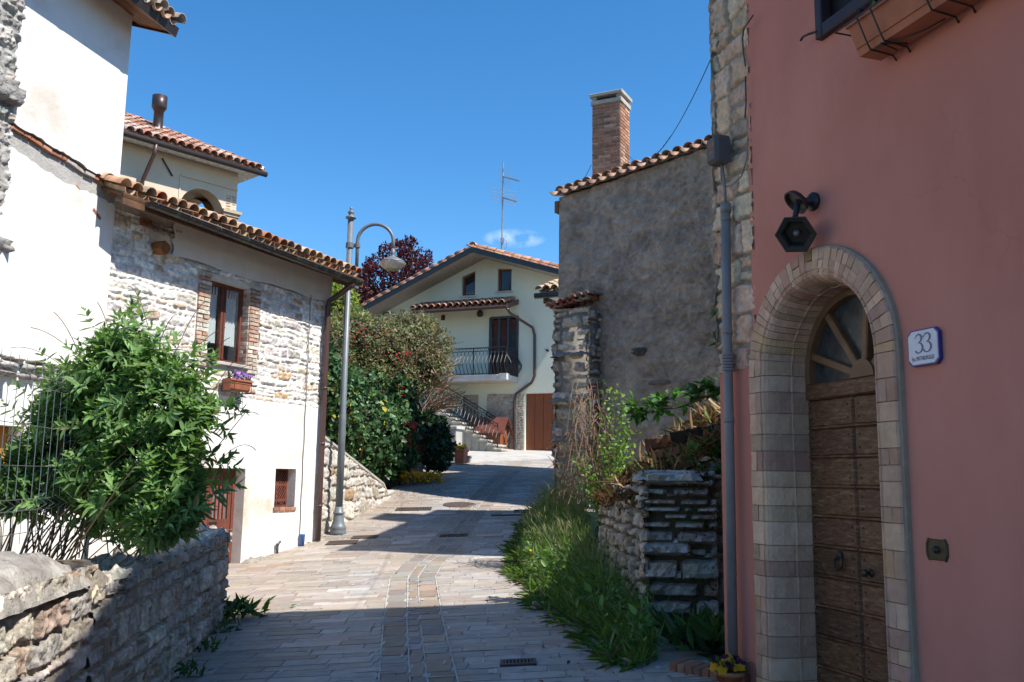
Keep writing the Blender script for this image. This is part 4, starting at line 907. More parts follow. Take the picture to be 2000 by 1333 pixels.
Pw = [GH.p(a, b, h) for a, b, h in zip(A.ravel(), B.ravel(), Hh.ravel())]; n1 = na+1; o_ = 0
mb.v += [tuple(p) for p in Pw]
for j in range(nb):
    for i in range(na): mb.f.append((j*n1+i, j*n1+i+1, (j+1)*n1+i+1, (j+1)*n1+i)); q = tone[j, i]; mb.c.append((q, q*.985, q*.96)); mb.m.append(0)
pit = math.tan(math.radians(15)); rh = GD/2*pit
mb.wall(GS, [(0, -.3), (GD, -.3), (GD, top(0)), (GD/2, top(0)+rh), (0, top(0))], [], 0)
mb.wall(GS, [(0, -.3), (GD, -.3), (GD, top(GL)), (GD/2, top(GL)+rh), (0, top(GL))], [], -GL)
mb.wall(GH, [(0, -.3), (GL, -.3), (GL, top(GL)), (0, top(0))], [], -GD)
mb.build('wall', MT['render_g'], grey, True)
ue = (GH.p(GL, top(GL))-GH.p(0, top(0))).normalized(); wv4 = (-GH.n+Z*pit).normalized(); rn4 = ue.cross(wv4).normalized(); rn4 = rn4 if rn4.z > 0 else -rn4
mb = MB(); P = [GH.p(-.1, top(-.1)+.03, .1), GH.p(GL, top(GL)+.03, .1), GH.p(GL, top(GL)+rh+.03, -GD/2), GH.p(-.1, top(0)+rh+.03, -GD/2)]
mb.poly(P); P2 = [GH.p(GL, top(GL)+.03, -GD-.1), GH.p(-.1, top(0)+.03, -GD-.1), P[3], P[2]]; mb.poly(P2)
Lg = (P[1]-P[0]).length
coppi(mb, P[0]+wv4*.32, ue, wv4, rn4, Lg, 2.8, .262, .36, [((.50, .29, .18), 3), ((.42, .25, .16), 2), ((.55, .38, .26), 1)])
for k in range(int(Lg/.262)):
    half_tile(mb, GH.p(-.1, top(-.1)+.03, .1)+ue*((k+.5)*.262)-wv4*(.10+U(-.03, .03))+rn4*(.105+U(-.012, .012)), wv4, rn4, ue, .4, .130, .11, pick([((.42, .26, .18), 3), ((.35, .22, .155), 2)]), 8, flip=True, th=.018)
mb.build('roof', MT['tile'], grey, True)
cc = -.75; CF0 = GH.p(*gA(1157, 330, cc), cc); c1 = at(1215, 320, CF0.y-.3)
CK = Fr((CF0.x, CF0.y, 0), (.89, -.454, 0), (-.454, -.89, 0))
cw = CK.px(1212, 300)[0]; cb0 = top(1)-.3; cb1 = CK.px(1180, 203)[1]; cdp = .62
ch = MB(); ch.box(CK, 0.004, cw-.004, cb0, cb1, -cdp+.004, -.004, (.5, .42, .36), 0)
CPAL = [((.40, .20, .115), 3), ((.44, .25, .15), 2), ((.35, .17, .105), 2), ((.46, .30, .20), 1), ((.27, .16, .11), 1)]
for Fq, wd in ((CK, cw), (Fr(CK.p(cw, 0, 0), -CK.n, CK.u), cdp), (Fr(CK.p(cw, 0, -cdp), -CK.u, -CK.n), cw), (Fr(CK.p(0, 0, -cdp), CK.n, -CK.u), cdp)):
    bricks(ch, Fq, 0, wd, cb0, cb1, .012, CPAL, .083, .31, .008)
K_ = ch.build('chimney', MT['brick'], grey)
ch = MB(); cht = CK.px(1180, 178)[1]; e = .04; cp_ = (cht-cb1)
for (b0, b1, ee) in ((cb1, cb1+cp_*.32, .035), (cb1+cp_*.62, cb1+cp_*.86, .06)): ch.box(CK, -ee, cw+ee, b0, b1, -cdp-ee, ee, (1, .97, .92), 0, .012)
for a in (.0, cw-.1):
    for c in (-.1, -cdp): ch.box(CK, a, a+.1, cb1+cp_*.32, cb1+cp_*.62, c, c+.1, (.8, .8, .8))
for a in (.22, cw-.12): ch.box(CK, a-.1, a+.12, cb1+cp_*.86, cb1+cp_*1.1, -cdp+.1, -.08, (.9, .9, .86), 0, .05)
ch.box(CK, .08, cw-.08, cb1, cb1+cp_*.5, -cdp+.08, -.08, (.05, .05, .05)); ch.build('cap', mat('chimney_cap_concrete', (.44, .42, .38), (.34, .33, .29), 5, bump=.4, bscale=30, attr=True), K_)
ch = MB(); q = gA(1253, 328, -.4); stone(ch, Fr(GH.p(0, 0, -.4), GH.u, GH.n), q[0]-.3, q[0]+.35, q[1]-.08, q[1]+.10, .2, (.42, .40, .36), .04, .7); ch.build('mortar_lump', MT['rubble'], grey, True)
# buttress
c2 = .5; b0a, b1a = gA(1080, 800, c2)[0], gA(1150, 700, c2)[0]; bt0, bt1 = gA(1080, 606, c2)[1], gA(1152, 584, c2)[1]
bu = MB(); BU = GH.at(0, 0, c2-.05); bu.box(GH, b0a+.04, b1a-.04, g0-.3, bt0-.05, 0, c2-.05, (1, .95, .88), 0)
BP = [((.60, .51, .41), 3), ((.53, .445, .355), 3), ((.66, .57, .47), 2)]
FL = Fr(GH.p(b1a-.05, 0, c2), -GH.n, GH.u); FL2 = Fr(GH.p(b0a+.05, 0, 0), GH.n, -GH.u)
masonry([(BU, b0a, b1a, g0-.1, bt0, .0, None), (FL, 0, c2+.03, g0-.1, bt0, .0, None), (FL2, 0, c2+.03, g0-.1, bt0, .0, None)], 'buttress_stones', MT['stone'], grey, BP, (.36, .31, .25), (.10, .34), (.25, .9), .055, .022, .03, .05, .030, .08, 2.4, .07, .02)
for bb in (gA(1100, 697, c2)[1], gA(1100, 785, c2)[1], gA(1100, 862, c2)[1]): stone(bu, Fr(GH.p(0, bb, c2-.12), GH.u, Z, GH.n), b0a-.06, b1a+.02, -.05, .26, .07, (.38, .34, .27), .05, .7)
bu.build('buttress', [MT['mortar_g'], MT['stone']], grey, True)
bu = MB(); ud = (GH.p(b1a, bt1, c2)-GH.p(b0a, bt0, c2)).normalized()
coppi(bu, GH.p(b0a-.08, bt0+.0, c2+.10), ud, (-GH.n+Z*.10).normalized(), Z, (b1a-b0a)+.12, .7, .17, .34, [((.34, .12, .09), 2), ((.40, .2, .14), 2), ((.44, .33, .25), 1)], 5)
bu.build('buttress_tiles', MT['tile'], grey, True)
q = gA(1253, 688, .0); bu = MB(); stone(bu, GH, q[0]-.13, q[0]+.13, q[1]-.1, q[1]+.1, .22, (.20, .175, .155), .04, .9, .15); bu.build('projecting_stone', MT['stone'], grey, True); bu = MB(); stone(bu, GH, gA(1265, 745)[0], gA(1310, 745)[0], gA(1285, 752)[1], gA(1285, 743)[1], .06, (.24, .2, .17), .03, .9)
bu.build('projecting_stone', MT['stone'], grey, True)
bu = MB(); F = GH; bu.box(GH, -.12, -.01, top(0)-.36, top(0)-.08, -.3, .02, (2.6, 2.0, 1.4)); bu.build('beam_end', MT['wood_dark'], grey)

# ================================================================ white gabled house at the top of the street
o = at(1080, 884, 36); WH = Fr((o.x, o.y, 0), (.925, -.38, 0), (-.38, -.925, 0)); w0 = o.z
wp = lambda x, y, c=0: WH.px(x, y, c)
gable = thing('gabled_house', 'pale green-white gabled house with a balcony, two attic windows and an outside staircase', 'house', WH.p(-4, w0, -3))
VC = 1.25
vL, vA, vR = wp(690, 618, VC), wp(922, 492, VC), wp(1140, 548, VC)
mr_, ml_ = (vR[1]-vA[1])/(vR[0]-vA[0]), (vA[1]-vL[1])/(vA[0]-vL[0])
under = lambda a: vA[1]+(a-vA[0])*(mr_ if a > vA[0] else ml_)
waL, waR = wp(752, 700)[0], vR[0]-.5
rect = lambda x0, x1, y0, y1, c=0: R4(wp(x0, (y0+y1)/2, c)[0], wp(x1, (y0+y1)/2, c)[0], wp((x0+x1)/2, y1, c)[1], wp((x0+x1)/2, y0, c)[1])
w1r, w2r = rect(902, 928, 533, 578), rect(972, 999, 525, 569)
# sloping heads follow the roof
w1r = [w1r[0], w1r[1], (w1r[1][0], w1r[2][1]+.06), (w1r[0][0], w1r[2][1]-.16)]; w2r = [w2r[0], w2r[1], (w2r[1][0], w2r[2][1]-.03), (w2r[0][0], w2r[2][1]+.02)]
bd = rect(957, 1011, 620, 737); gd = rect(1025, 1110, 768, 883); lwn = rect(800, 856, 633, 700)
mb = MB(); mb.wall(WH, [(waL, w0-1), (waR, w0-1), (waR, under(waR)), (vA[0], vA[1]), (waL, under(waL))], [w1r, w2r, bd, gd, lwn], 0, .22)
for a in (waL, waR): mb.poly([WH.p(a, w0-1, 0), WH.p(a, w0-1, -10), WH.p(a, under(a), -10), WH.p(a, under(a), 0)])
mb.poly([WH.p(waL, w0-1, -10), WH.p(waR, w0-1, -10), WH.p(waR, under(waR), -10), WH.p(vA[0], vA[1], -10), WH.p(waL, under(waL), -10)])
mb.build('wall', MT['mint'], gable)
mb = MB()
for (p, q) in ((vL, vA), (vR, vA)):
    P = [WH.p(p[0], p[1]+.0, VC), WH.p(q[0], q[1], VC), WH.p(q[0], q[1], -10.5), WH.p(p[0], p[1], -10.5)]
    mb.poly(P, m=0); mb.poly([k+Z*.16 for k in P], m=1)
    Fq = Fr(P[0], P[1]-P[0], WH.n); L = (P[1]-P[0]).length; mb.box(Fq, -.05, L, -.03, .17, .0, .04, (1, 1, 1), 2)
    Fq2 = Fr(P[0], P[3]-P[0], -WH.u); mb.box(Fq2, 0, 11.5, -.03, .17, -.02, .03, (1, 1, 1), 2)
R_ = mb.build('roof', [MT['soffit_w'], MT['tile'], MT['fascia']], gable)
mb = MB(); RP = [((.56, .29, .18), 3), ((.50, .25, .155), 2), ((.60, .35, .24), 2)]
for (p, q) in ((vL, vA), (vR, vA)):
    A0, A1 = WH.p(p[0], p[1]+.17, VC), WH.p(q[0], q[1]+.17, VC); dv = (A1-A0).normalized(); rn_ = WH.n.cross(dv).normalized(); rn_ = rn_ if rn_.z > 0 else -rn_
    L = (A1-A0).length; k = 0
    coppi(mb, A0-dv*.06-WH.n*.1, -WH.n, dv, rn_, 10.2, L, .24, .40, RP, 4)
    while k*.4 < L: half_tile(mb, A0+dv*(k*.4-.05)-WH.n*.03+rn_*.02, dv, rn_, WH.n, .46, .085, .075, pick(RP), 6); k += 1
k = 0
while k < 11: half_tile(mb, WH.p(vA[0], vA[1]+.28, VC-k*1.0*.42), -WH.n, Z, WH.u, .46, .15, .13, pick(RP), 6); k += 1
mb.build('roof_tiles', MT['tile'], R_, True)
def simple_window(par, name, hole, F, depth, m, t=.09, mull=0, gl='darkglass'):
    (a0, b0), (a1, _), (_, bt1), (_, bt0) = hole
    f = MB(); G = F.at(0, 0, -depth)
    P = [(a0, b0), (a1, b0), (a1, bt1), (a0, bt0)]; q = [(a0+t, b0+t), (a1-t, b0+t), (a1-t, bt1-t), (a0+t, bt0-t)]
    for i in range(4):
        j = (i+1) % 4; vs = [G.p(*P[i], .04), G.p(*P[j], .04), G.p(*q[j], .04), G.p(*q[i], .04), G.p(*q[i], -.03), G.p(*q[j], -.03)]; f.add(vs, [(0, 1, 2, 3), (3, 2, 5, 4)])
    W_ = f.build(name, m, par); g = MB(); g.poly([G.p(*k, .0) for k in q]); g.build('pane', MT[gl], W_); return W_
for h in (w1r, w2r):
    W_ = simple_window(gable, 'window', h, WH, .17, MT['wood_red']); s_ = MB(); s_.box(WH, h[0][0]-.08, h[1][0]+.06, h[0][1]-.07, h[0][1], -.17, .06); s_.build('sill', MT['concrete_w'], W_)
W_ = simple_window(gable, 'shuttered_window', lwn, WH, .1, MT['wood_red'], .08); s_ = MB(); a0, a1 = lwn[0][0], lwn[1][0]; F = WH.at(0, 0, -.08)
for k in range(2):
    for j in range(14):
        A0 = a0+.08+k*(a1-a0-.1)/2; b = lwn[0][1]+.1+j*(lwn[2][1]-lwn[0][1]-.2)/14; s_.box(F, A0, A0+(a1-a0-.2)/2, b, b+.06, 0, .05, (.8, .8, .8))
s_.build('louvers', MT['wood_red'], W_)
# balcony door with lattice grille
a0, a1, b0, b1 = bd[0][0], bd[1][0], bd[0][1], bd[2][1]; F = WH.at(0, 0, -.12)
mb = MB(); mb.box(F, a0+.06, a1-.06, b0, b1-.06, -.08, -.04, (1, 1, 1)); mid = (a0+a1)/2; mb.box(F, mid-.04, mid+.04, b0, b1-.06, -.04, -.02, (.8, .8, .8)); mb.box(F, mid+.1, a1-.2, b0+1.2, b1-.5, -.05, -.035, (.35, 1.6, 2.6)); D_ = mb.build('balcony_door', MT['wood_red'], gable)
mb = MB(); F = WH.at(0, 0, .0)
for q in (a0, a0+(a1-a0)/3, a0+(a1-a0)*2/3, a1): mb.box(F, q-.04, q+.04, b0, b1, -.04, .04)
mb.box(F, a0, a1, b1-.05, b1+.03, -.04, .041); mb.box(F, a0, a1, b0+1.0, b0+1.06, -.03, .035)
for k in range(3):
    A0 = a0+(a1-a0)*k/3; A1 = a0+(a1-a0)*(k+1)/3; st = (A1-A0); hgt_ = b1-b0-1.1; n = int(hgt_/(st*1.0))
    for j in range(n+1):
        y0 = b0+1.06+j*hgt_/(n+1); y1 = b0+1.06+(j+1)*hgt_/(n+1); mb.tube([F.p(A0, y0, 0), F.p(A1, y1, 0)], .012, 4); mb.tube([F.p(A1, y0, .01), F.p(A0, y1, .01)], .012, 4)
mb.build('grille', mat('grey_blue_iron', (.05, .065, .085), rough=.5), D_)
a0, a1, b0, b1 = gd[0][0], gd[1][0], gd[0][1], gd[2][1]; mb = MB(); n = 5
for k in range(n): mb.box(WH, a0+(a1-a0)*k/n+.006, a0+(a1-a0)*(k+1)/n-.006, b0, b1, -.2, -.15, (1, 1, 1), 0, .004)
mb.box(WH, a0, a1, b0, b1, -.22, -.2, (.4, .4, .4)); mb.build('garage_door', MT['garage'], gable)
# cladding
c0_, c1_ = wp(951, 820)[0], wp(1008, 820)[0]; ct_ = wp(980, 770)[1]; g1_ = gd[0][0]
mb = MB(); CL = [((.40, .34, .28), 3), ((.44, .39, .32), 2), ((.36, .32, .28), 2), ((.40, .29, .21), 1)]
masonry([(WH, c0_, c1_, w0-.2, ct_, .0, None), (WH, wp(905, 800)[0], wp(934, 800)[0], w0-.2, wp(915, 772)[1], .0, None)], 'stone_cladding', MT['clad'], gable, CL, (.42, .37, .31), (.16, .38), (.3, .8), .03, .035, .02, .03, .008, .03, 1.5, .03, .0)
stones(mb, WH, c1_+.02, g1_-.01, w0-.2, ct_, (.05, .08), (.15, .35), .04, [((.44, .30, .22), 2), ((.40, .34, .28), 2), ((.36, .25, .19), 1)], .005, None, .1, .3, .05)
mb.build('brick_pilaster', MT['clad'], gable)
# canopy over the balcony
k0, k1 = wp(806, 610, 1.15), wp(990, 598, 1.15); kt = wp(1035, 580, .02)[1]
kb = (k0[1]+k1[1])/2; kr = (kt-kb)*.68; A0, A1 = k0[0], k1[0]; sv = (V(-WH.n*1.15)+Z*kr); SL = sv.length; sv.normalize(); sn = WH.u.cross(sv); sn = sn if sn.z > 0 else -sn
mb = MB(); F = Fr(WH.p(A0, kb, 1.15), WH.u, sn, sv); mb.box(F, 0, A1-A0, 0, SL, -.05, .0, (1.2, .85, .7), 0); CN = mb.build('canopy', MT['soffit_w'], gable)
mb = MB(); coppi(mb, WH.p(A0+.04, kb+.02, 1.17), WH.u, sv, sn, A1-A0-.08, SL+.1, .28, .42, RP, 5); mb.build('canopy_tiles', MT['tile'], CN, True)
mb = MB(); mb.box(F, A1-A0, A1-A0+.04, -.05, SL, -.09, .11); mb.box(F, -.04, 0, -.05, SL, -.09, .11); mb.tube([WH.p(A0-.05, kb-.03, 1.24), WH.p(A1+.05, kb-.03, 1.24)], .075, 8); mb.build('canopy_gutter', MT['brownpipe'], CN)
mb = MB(); pp = [(990, 603, 1.2), (996, 612, 1.0), (1040, 640, .10), (1044, 655, .08), (1044, 735, .08), (1038, 748, .08), (1008, 770, .08), (1004, 785, .08), (1004, 882, .1)]
mb.tube([WH.p(*wp(x, y, c), c) for x, y, c in pp], .055, 8); mb.build('downpipe', MT['brownpipe'], gable, True)
# balcony
bc = 1.2; s1 = wp(989, 741, bc); sl0 = wp(800, 735, bc)[0]; bs = s1[1]
mb = MB(); mb.box(WH, sl0, s1[0], bs-.02, bs+.20, 0, bc, (1, 1, 1), 0, .02)
mb.box(WH, s1[0]-.3, s1[0]+.01, bs+.0, bs+.24, bc-.3, bc+.02, (1, 1, 1)); BS = mb.build('balcony', MT['concrete_w'], gable)
mb = MB(); rt_ = wp(1003, 677, bc)[1]; rh_ = rt_-bs-.2
def belly(mb, P, out, h, b=.20, r=.016):
    prof = [(0, 0), (.12, .25), (.3, .85), (.45, 1), (.62, .6), (.8, .12), (1, 0)]
    mb.tube([P+Z*(h*t)+out*(b*q) for t, q in prof], r, 5)
def railing(mb, P0, P1, out, h0, h1, n, r=.022, posts=1):
    d = P1-P0
    mb.tube([P0+Z*h1, P1+Z*h1], r, 6); mb.tube([P0+Z*h0, P1+Z*h0], r*.8, 6); mb.tube([P0+Z*(h1-.13), P1+Z*(h1-.13)], r*.6, 6)
    for k in range(n+1):
        q = P0+d*(k/n); belly(mb, q+Z*h0, out, h1-h0-.13)
        if k < n:
            c = P0+d*((k+.5)/n)+Z*(h1-.065); t = d.normalized(); mb.tube([c+t*(.05*math.cos(x))+Z*(.05*math.sin(x)) for x in np.linspace(0, 5.6, 10)], .009, 4)
    for k in range(posts+1): q = P0+d*(k/max(1, posts)); mb.tube([q, q+Z*(h1+.02)], r*1.1, 6)
c_ = WH.p(s1[0]-.03, bs+.2, bc-.04); l_ = WH.p(sl0, bs+.2, bc-.04); w_ = WH.p(s1[0]-.03, bs+.2, .03)
railing(mb, l_, c_, WH.n, .05, rh_, 26, posts=3); railing(mb, c_, w_, WH.u, .05, rh_, 9)
mb.build('railing', MT['iron'], BS)
mb = MB(); q = wp(938, 614, .12); mb.lathe([(.05, 0), (.12, .04), (.13, .16), (.10, .24), (.03, .3)], WH.p(q[0], q[1]-.12, .16), Z, 8); mb.tube([WH.p(q[0], q[1]+.22, 0), WH.p(q[0], q[1]+.22, .16), WH.p(q[0], q[1]+.14, .16)], .018, 6); mb.build('wall_lamp', MT['iron'], gable)
mb = MB(); h = rect(862, 869, 616, 626); mb.box(WH, h[0][0], h[1][0], h[0][1], h[2][1], .0, .03, (.7, .6, .5))
for k in range(4): b = h[0][1]+(h[2][1]-h[0][1])*(k+.3)/4; mb.box(WH, h[0][0]+.02, h[1][0]-.02, b, b+.02, .03, .05, (.5, .5, .5))
mb.build('vent', MT['wood_red'], gable)
mb = MB(); q = wp(1069, 685); mb.lathe([(.05, 0), (.04, .05), (.02, .09)], WH.p(q[0], q[1], 0), WH.n, 8); mb.tube([WH.p(q[0]-.08, q[1]+.04, .05), WH.p(q[0]+.08, q[1]-.04, .05)], .02, 5); mb.build('wall_hook', MT['iron'], gable)
mb = MB(); q = wp(766, 612); mb.tube([WH.p(q[0], q[1], 0), WH.p(q[0], q[1], .2), WH.p(q[0]-.3, q[1]+.0, .2), WH.p(q[0]-.32, q[1]-.6, .2)], .03, 6); mb.build('wall_pipe', MT['iron'], gable)
# outside staircase
stair = thing('outside_staircase', 'stone outside staircase with curly black iron railings in front of the gabled house', 'staircase', WH.p(-4, w0, 1.7))
sc0 = 1.75; e0 = wp(978, 881, sc0); ea = e0[0]; eb = gz(WH.p(ea, 0, sc0).x, WH.p(ea, 0, sc0).y)
mb = MB(); n = 11; rise, run = .172, .30
for k in range(n):
    A1 = ea-k*run; mb.box(WH, A1-run-.03, A1+.03, eb+rise*(k+1)-.07, eb+rise*(k+1), sc0-1.25, sc0+.02, (1, 1, 1), 0, .012)
    mb.box(WH, A1-run*1.0-.0, A1-.02, eb-.2, eb+rise*(k+1)-.07, sc0-1.22, sc0-.02, (.8, .78, .74))
mb.box(WH, ea-n*run-2.0, ea-n*run, eb-.2, eb+rise*n, sc0-1.25, sc0, (1, 1, 1)); mb.build('steps', mat('travertine_steps', (.50, .47, .41), (.36, .33, .28), 6, bump=.4, bscale=30, attr=True), stair)
for c, nm in ((sc0-.04, 0), (sc0-1.2, 1)):
    mb = MB(); P0 = WH.p(ea-.15, eb+.18, c); P1 = WH.p(ea-.15-run*(n-1), eb+.18+rise*(n-1), c)
    railing(mb, P0, P1, WH.n, .06, .92, 20, .02, 3); mb.build('railing', MT['iron'], stair)
kn = thing('kennel', 'brown wooden dog kennel with a pitched roof behind the stair railing', 'kennel', WH.p(*[wp(962, 880, .75)[0], eb, .75]))
ka0, ka1 = wp(925, 850, .75)[0], wp(988, 850, .75)[0]; kb1 = wp(960, 845, .75)[1]; kt1 = wp(960, 820, .75)[1]; km = ka1-.38
mb = MB(); mb.box(WH, ka0, ka1-.14, eb, kb1, .25, 1.05); mb.wall(Fr(WH.p(ka1-.12, 0, 1.05), -WH.n, WH.u), [(0, eb), (.8, eb), (.8, kb1), (.4, kt1-.05), (0, kb1)], [[(.2, eb+.05), (.6, eb+.05), (.6, eb+.4), (.4, eb+.55), (.2, eb+.4)]], 0, .1)
mb.build('body', MT['garage'], kn)
mb = MB()
for s in (1, -1):
    P = [WH.p(ka0-.1, kb1-.08, .65+s*.52), WH.p(ka1+.06, kb1-.08, .65+s*.52), WH.p(ka1+.06, kt1+.05, .65), WH.p(ka0-.1, kt1+.05, .65)]; mb.poly(P); mb.poly([p+Z*.05 for p in P]); mb.poly([P[1], P[2], P[2]+Z*.05, P[1]+Z*.05]); mb.poly([P[0], P[1], P[1]+Z*.05, P[0]+Z*.05])
mb.build('roof', MT['wood_red'], kn)
# antenna
an0 = WH.p(*wp(980, 500, -1.5), -1.5); ant = thing('tv_antenna', 'tall rooftop television antenna mast with two arrays on the gabled house', 'antenna', an0-Z*.3)
az = lambda y: at(981, y, an0.y).z
mb = MB(); mb.tube([an0-Z*.3, V((an0.x, an0.y, az(318)))], .03, 8); mb.tube([an0-Z*.3, V((an0.x, an0.y, az(465)))], .045, 8); mb.build('mast', MT['steel'], ant)
bd_ = V((.8, -.6, -.42)).normalized(); sd = V((.6, .8, 0))
mb = MB(); p = V((an0.x, an0.y, az(345))); mb.tube([p, p+bd_*.95], .03, 6)
for k in range(12): q = p+bd_*(.25+k*.06); mb.tube([q-sd*.11+Z*.02, q+sd*.11-Z*.02], .008, 4); mb.tube([q, q+Z*.09], .006, 4)
for k in range(6):
    for s in (1, -1): q = p+sd*(-.35+k*.14)+Z*(.03*s); mb.tube([q, q+Z*(.38*s)+V((.12*s*s, 0, 0))], .009, 4)
mb.build('yagi', MT['steel'], ant)
mb = MB(); p = V((an0.x, an0.y, az(386))); mb.tube([p, p+bd_*.8], .035, 6)
for k in range(9): q = p+bd_*(.2+k*.065); mb.tube([q-sd*.1, q+sd*.1], .009, 4)
for s, vv in ((1, V((.95, .3, 0))), (-1, V((-.75, -.66, 0)))):
    for k in range(8): q = p+vv*(.03+k*.085)-Z*.3; mb.tube([q, q+Z*.62], .0065, 4)
    for k in range(5): q = p+vv*.03-Z*.3+Z*(k*.155); mb.tube([q, q+vv*.6], .0065, 4)
mb.build('grid_reflector', MT['steel'], ant)
mb = MB(); p = V((an0.x, an0.y, az(475))); mb.tube([p+V((.05, 0, .2)), p+V((.2, -.05, .05)), p+V((.22, 0, -.15)), p+V((.06, 0, -.35)), p+V((.1, 0, -.5))], .012, 5); mb.box(Fr(p, (1, 0, 0), (0, -1, 0)), -.07, .09, -.02, .2, .02, .1); mb.build('junction', MT['steel'], ant)

# ================================================================ neighbour with a tile eave between grey house and gabled house
o = at(1050, 578, 25.6); NB = Fr((o.x, o.y, 0), (.90, -.43, 0), (-.43, -.90, 0)); nb0, nb1 = gz(o.x, o.y), o.z
nb = thing('neighbour_house', 'low house mostly hidden behind the grey house with a short clay tile eave showing', 'house', NB.p(2, nb0, -2))
mb = MB(); na = NB.px(1084, 640, -.5)[0]; mb.box(NB, na+.35, 2.6, nb0-.3, nb1, -2.4, -.5); mb.build('wall', MT['cream'], nb)
mb = MB(); sv = (-NB.n+Z*.36).normalized(); sn = NB.u.cross(sv); sn = sn if sn.z > 0 else -sn
coppi(mb, NB.p(.05, nb1+.06, .0), NB.u, sv, sn, 2.7, 2.2, .24, .38, [((.58, .42, .28), 3), ((.62, .48, .34), 2), ((.46, .3, .2), 1)], 6); P = [NB.p(0, nb1+.02, 0), NB.p(2.7, nb1+.02, 0), NB.p(2.7, nb1+.02, 0)+sv*2.3, NB.p(0, nb1+.02, 0)+sv*2.3]; mb.poly(P, (.4, .25, .15)); mb.build('roof', MT['tile'], nb, True)
mb = MB(); mb.tube([NB.p(-.05, nb1-.02, .07), NB.p(2.7, nb1-.02, .07)], .085, 8); mb.build('gutter', MT['fascia'], nb, True)
mb = MB()
for k in range(4): mb.box(NB, .15+k*.7, .29+k*.7, nb1-.22, nb1-.06, -.6, -.06)
mb.build('rafters', MT['soffit'], nb)
# far cottage glimpsed under the purple tree
FCt = Fr(at(690, 600, 46), (.9, .3, 0), (.3, -.9, 0)); fz = FCt.o.z; ct_ = thing('far_cottage', 'far white cottage glimpsed below the purple tree', 'house', FCt.p(0, -6, -2))
mb = MB(); mb.box(FCt, -4, 1.2, -7, .4, -4, 0); mb.build('wall', MT['plaster'], ct_)
mb = MB(); sv = (-FCt.n+Z*.4).normalized(); sn = FCt.u.cross(sv); sn = sn if sn.z > 0 else -sn; coppi(mb, FCt.p(-4.3, .42, .3), FCt.u, sv, sn, 5.8, 3, .3, .45, TILEPAL, 4); mb.box(Fr(FCt.p(-4.3, .38, .3), FCt.u, sn, sv), 0, 5.8, 0, 3, -.02, .04, (.4, .25, .18)); mb.build('roof', MT['tile'], ct_)
# ================================================================ pink house on the right
o = at(1432, 1300, 7.25); PK = Fr((o.x, o.y, 0), (.302, -.953, 0), (-.953, -.302, 0))
kp = lambda x, y, c=0: PK.px(x, y, c)
pc = kp(1411, 1000)[0]; pr = pc+11.5; PH = 8.7
pink = thing('pink_house', 'pink plastered house with stone corner blocks and a stone-framed arched door', 'house', PK.p(2, .2, 0))
aL, aR = kp(1478, 900)[0], kp(1772, 900)[0]; apx = kp(1622, 471, .05)[1]; ro = (aR-aL)/2; am = (aL+aR)/2; asp = apx-ro; pbz = -.25
def arc_path(r, n=28): return [(am-r, pbz)]+[(am-r*math.cos(math.pi*k/n), asp+r*math.sin(math.pi*k/n)) for k in range(n+1)]+[(am+r, pbz)]
ri = ro-.245
wbx0, wby = kp(1606, 78)[0], kp(1610, 78)[1]
hole = list(reversed(arc_path(ro-.02)))
qx = kp(1462, 300)[0]; qb = kp(1462, 716)[1]
winh = [(wbx0, wby), (wbx0+1.5, wby), (wbx0+1.5, wby+1.5), (wbx0, wby+1.5)]
mb = MB()
mb.wall(PK, [(pc, pbz), (pr, pbz), (pr, PH), (qx-.0, PH), (qx, qb+.01), (pc, qb)], [hole, winh], 0, .25, m=0)
mb.wall(PK, [(pc+.01, qb), (qx, qb+.01), (qx, PH), (pc+.01, PH)], [], -.02, m=1)
# oblique end wall and back of the house
E1 = PK.p(pc, 0, 0); E2 = V((2.9, 7.38, 0)); E3 = V((9, 7.6, 0)); E4 = PK.p(pr, 0, -7)
for P, Q, h0, h1 in ((E1, E2, PH, 9.6), (E2, E3, 9.6, PH), (E3, E4, PH, PH), (E4, PK.p(pr, 0, 0), PH, PH)):
    mb.poly([V((P.x, P.y, pbz)), V((Q.x, Q.y, pbz)), V((Q.x, Q.y, h1)), V((P.x, P.y, h0))], m=1 if P is E1 else 0)
mb.build('wall', [MT['pink'], MT['mortar_g']], pink)
mb = MB()
RA, RB = V((E2.x, E2.y, 9.65)), PK.p(pr, 9.65, -2.6)
a_, b_ = PK.p(pc-.1, PH+.0, .22), PK.p(pr, PH+.0, .22)
for P in ([a_, b_, RB, RA], [RA, RB, V((E4.x, E4.y, PH)), V((E3.x, E3.y, PH))], [a_, V((E2.x, E2.y, PH+.0)), RA]): mb.poly(P); mb.poly([q+Z*.1 for q in P])
mb.poly([a_, b_, b_+Z*.1, a_+Z*.1]); mb.build('roof', MT['tile'], pink)
mb = MB()
EF = Fr(E1, E2-E1, V((-(E2-E1).y, (E2-E1).x, 0)))
masonry([(PK, pc-.03, qx+.045, qb-.01, PH, -.014, None), (EF, -.03, .7, qb, PH, .0, None)], 'corner_blocks', MT['stone_s'], pink, QUOINPAL, (.36, .30, .24), (.15, .30), (.18, .42), .024, .009, .014, .014, .010, .03, 5, .02, .016, 0, .3)
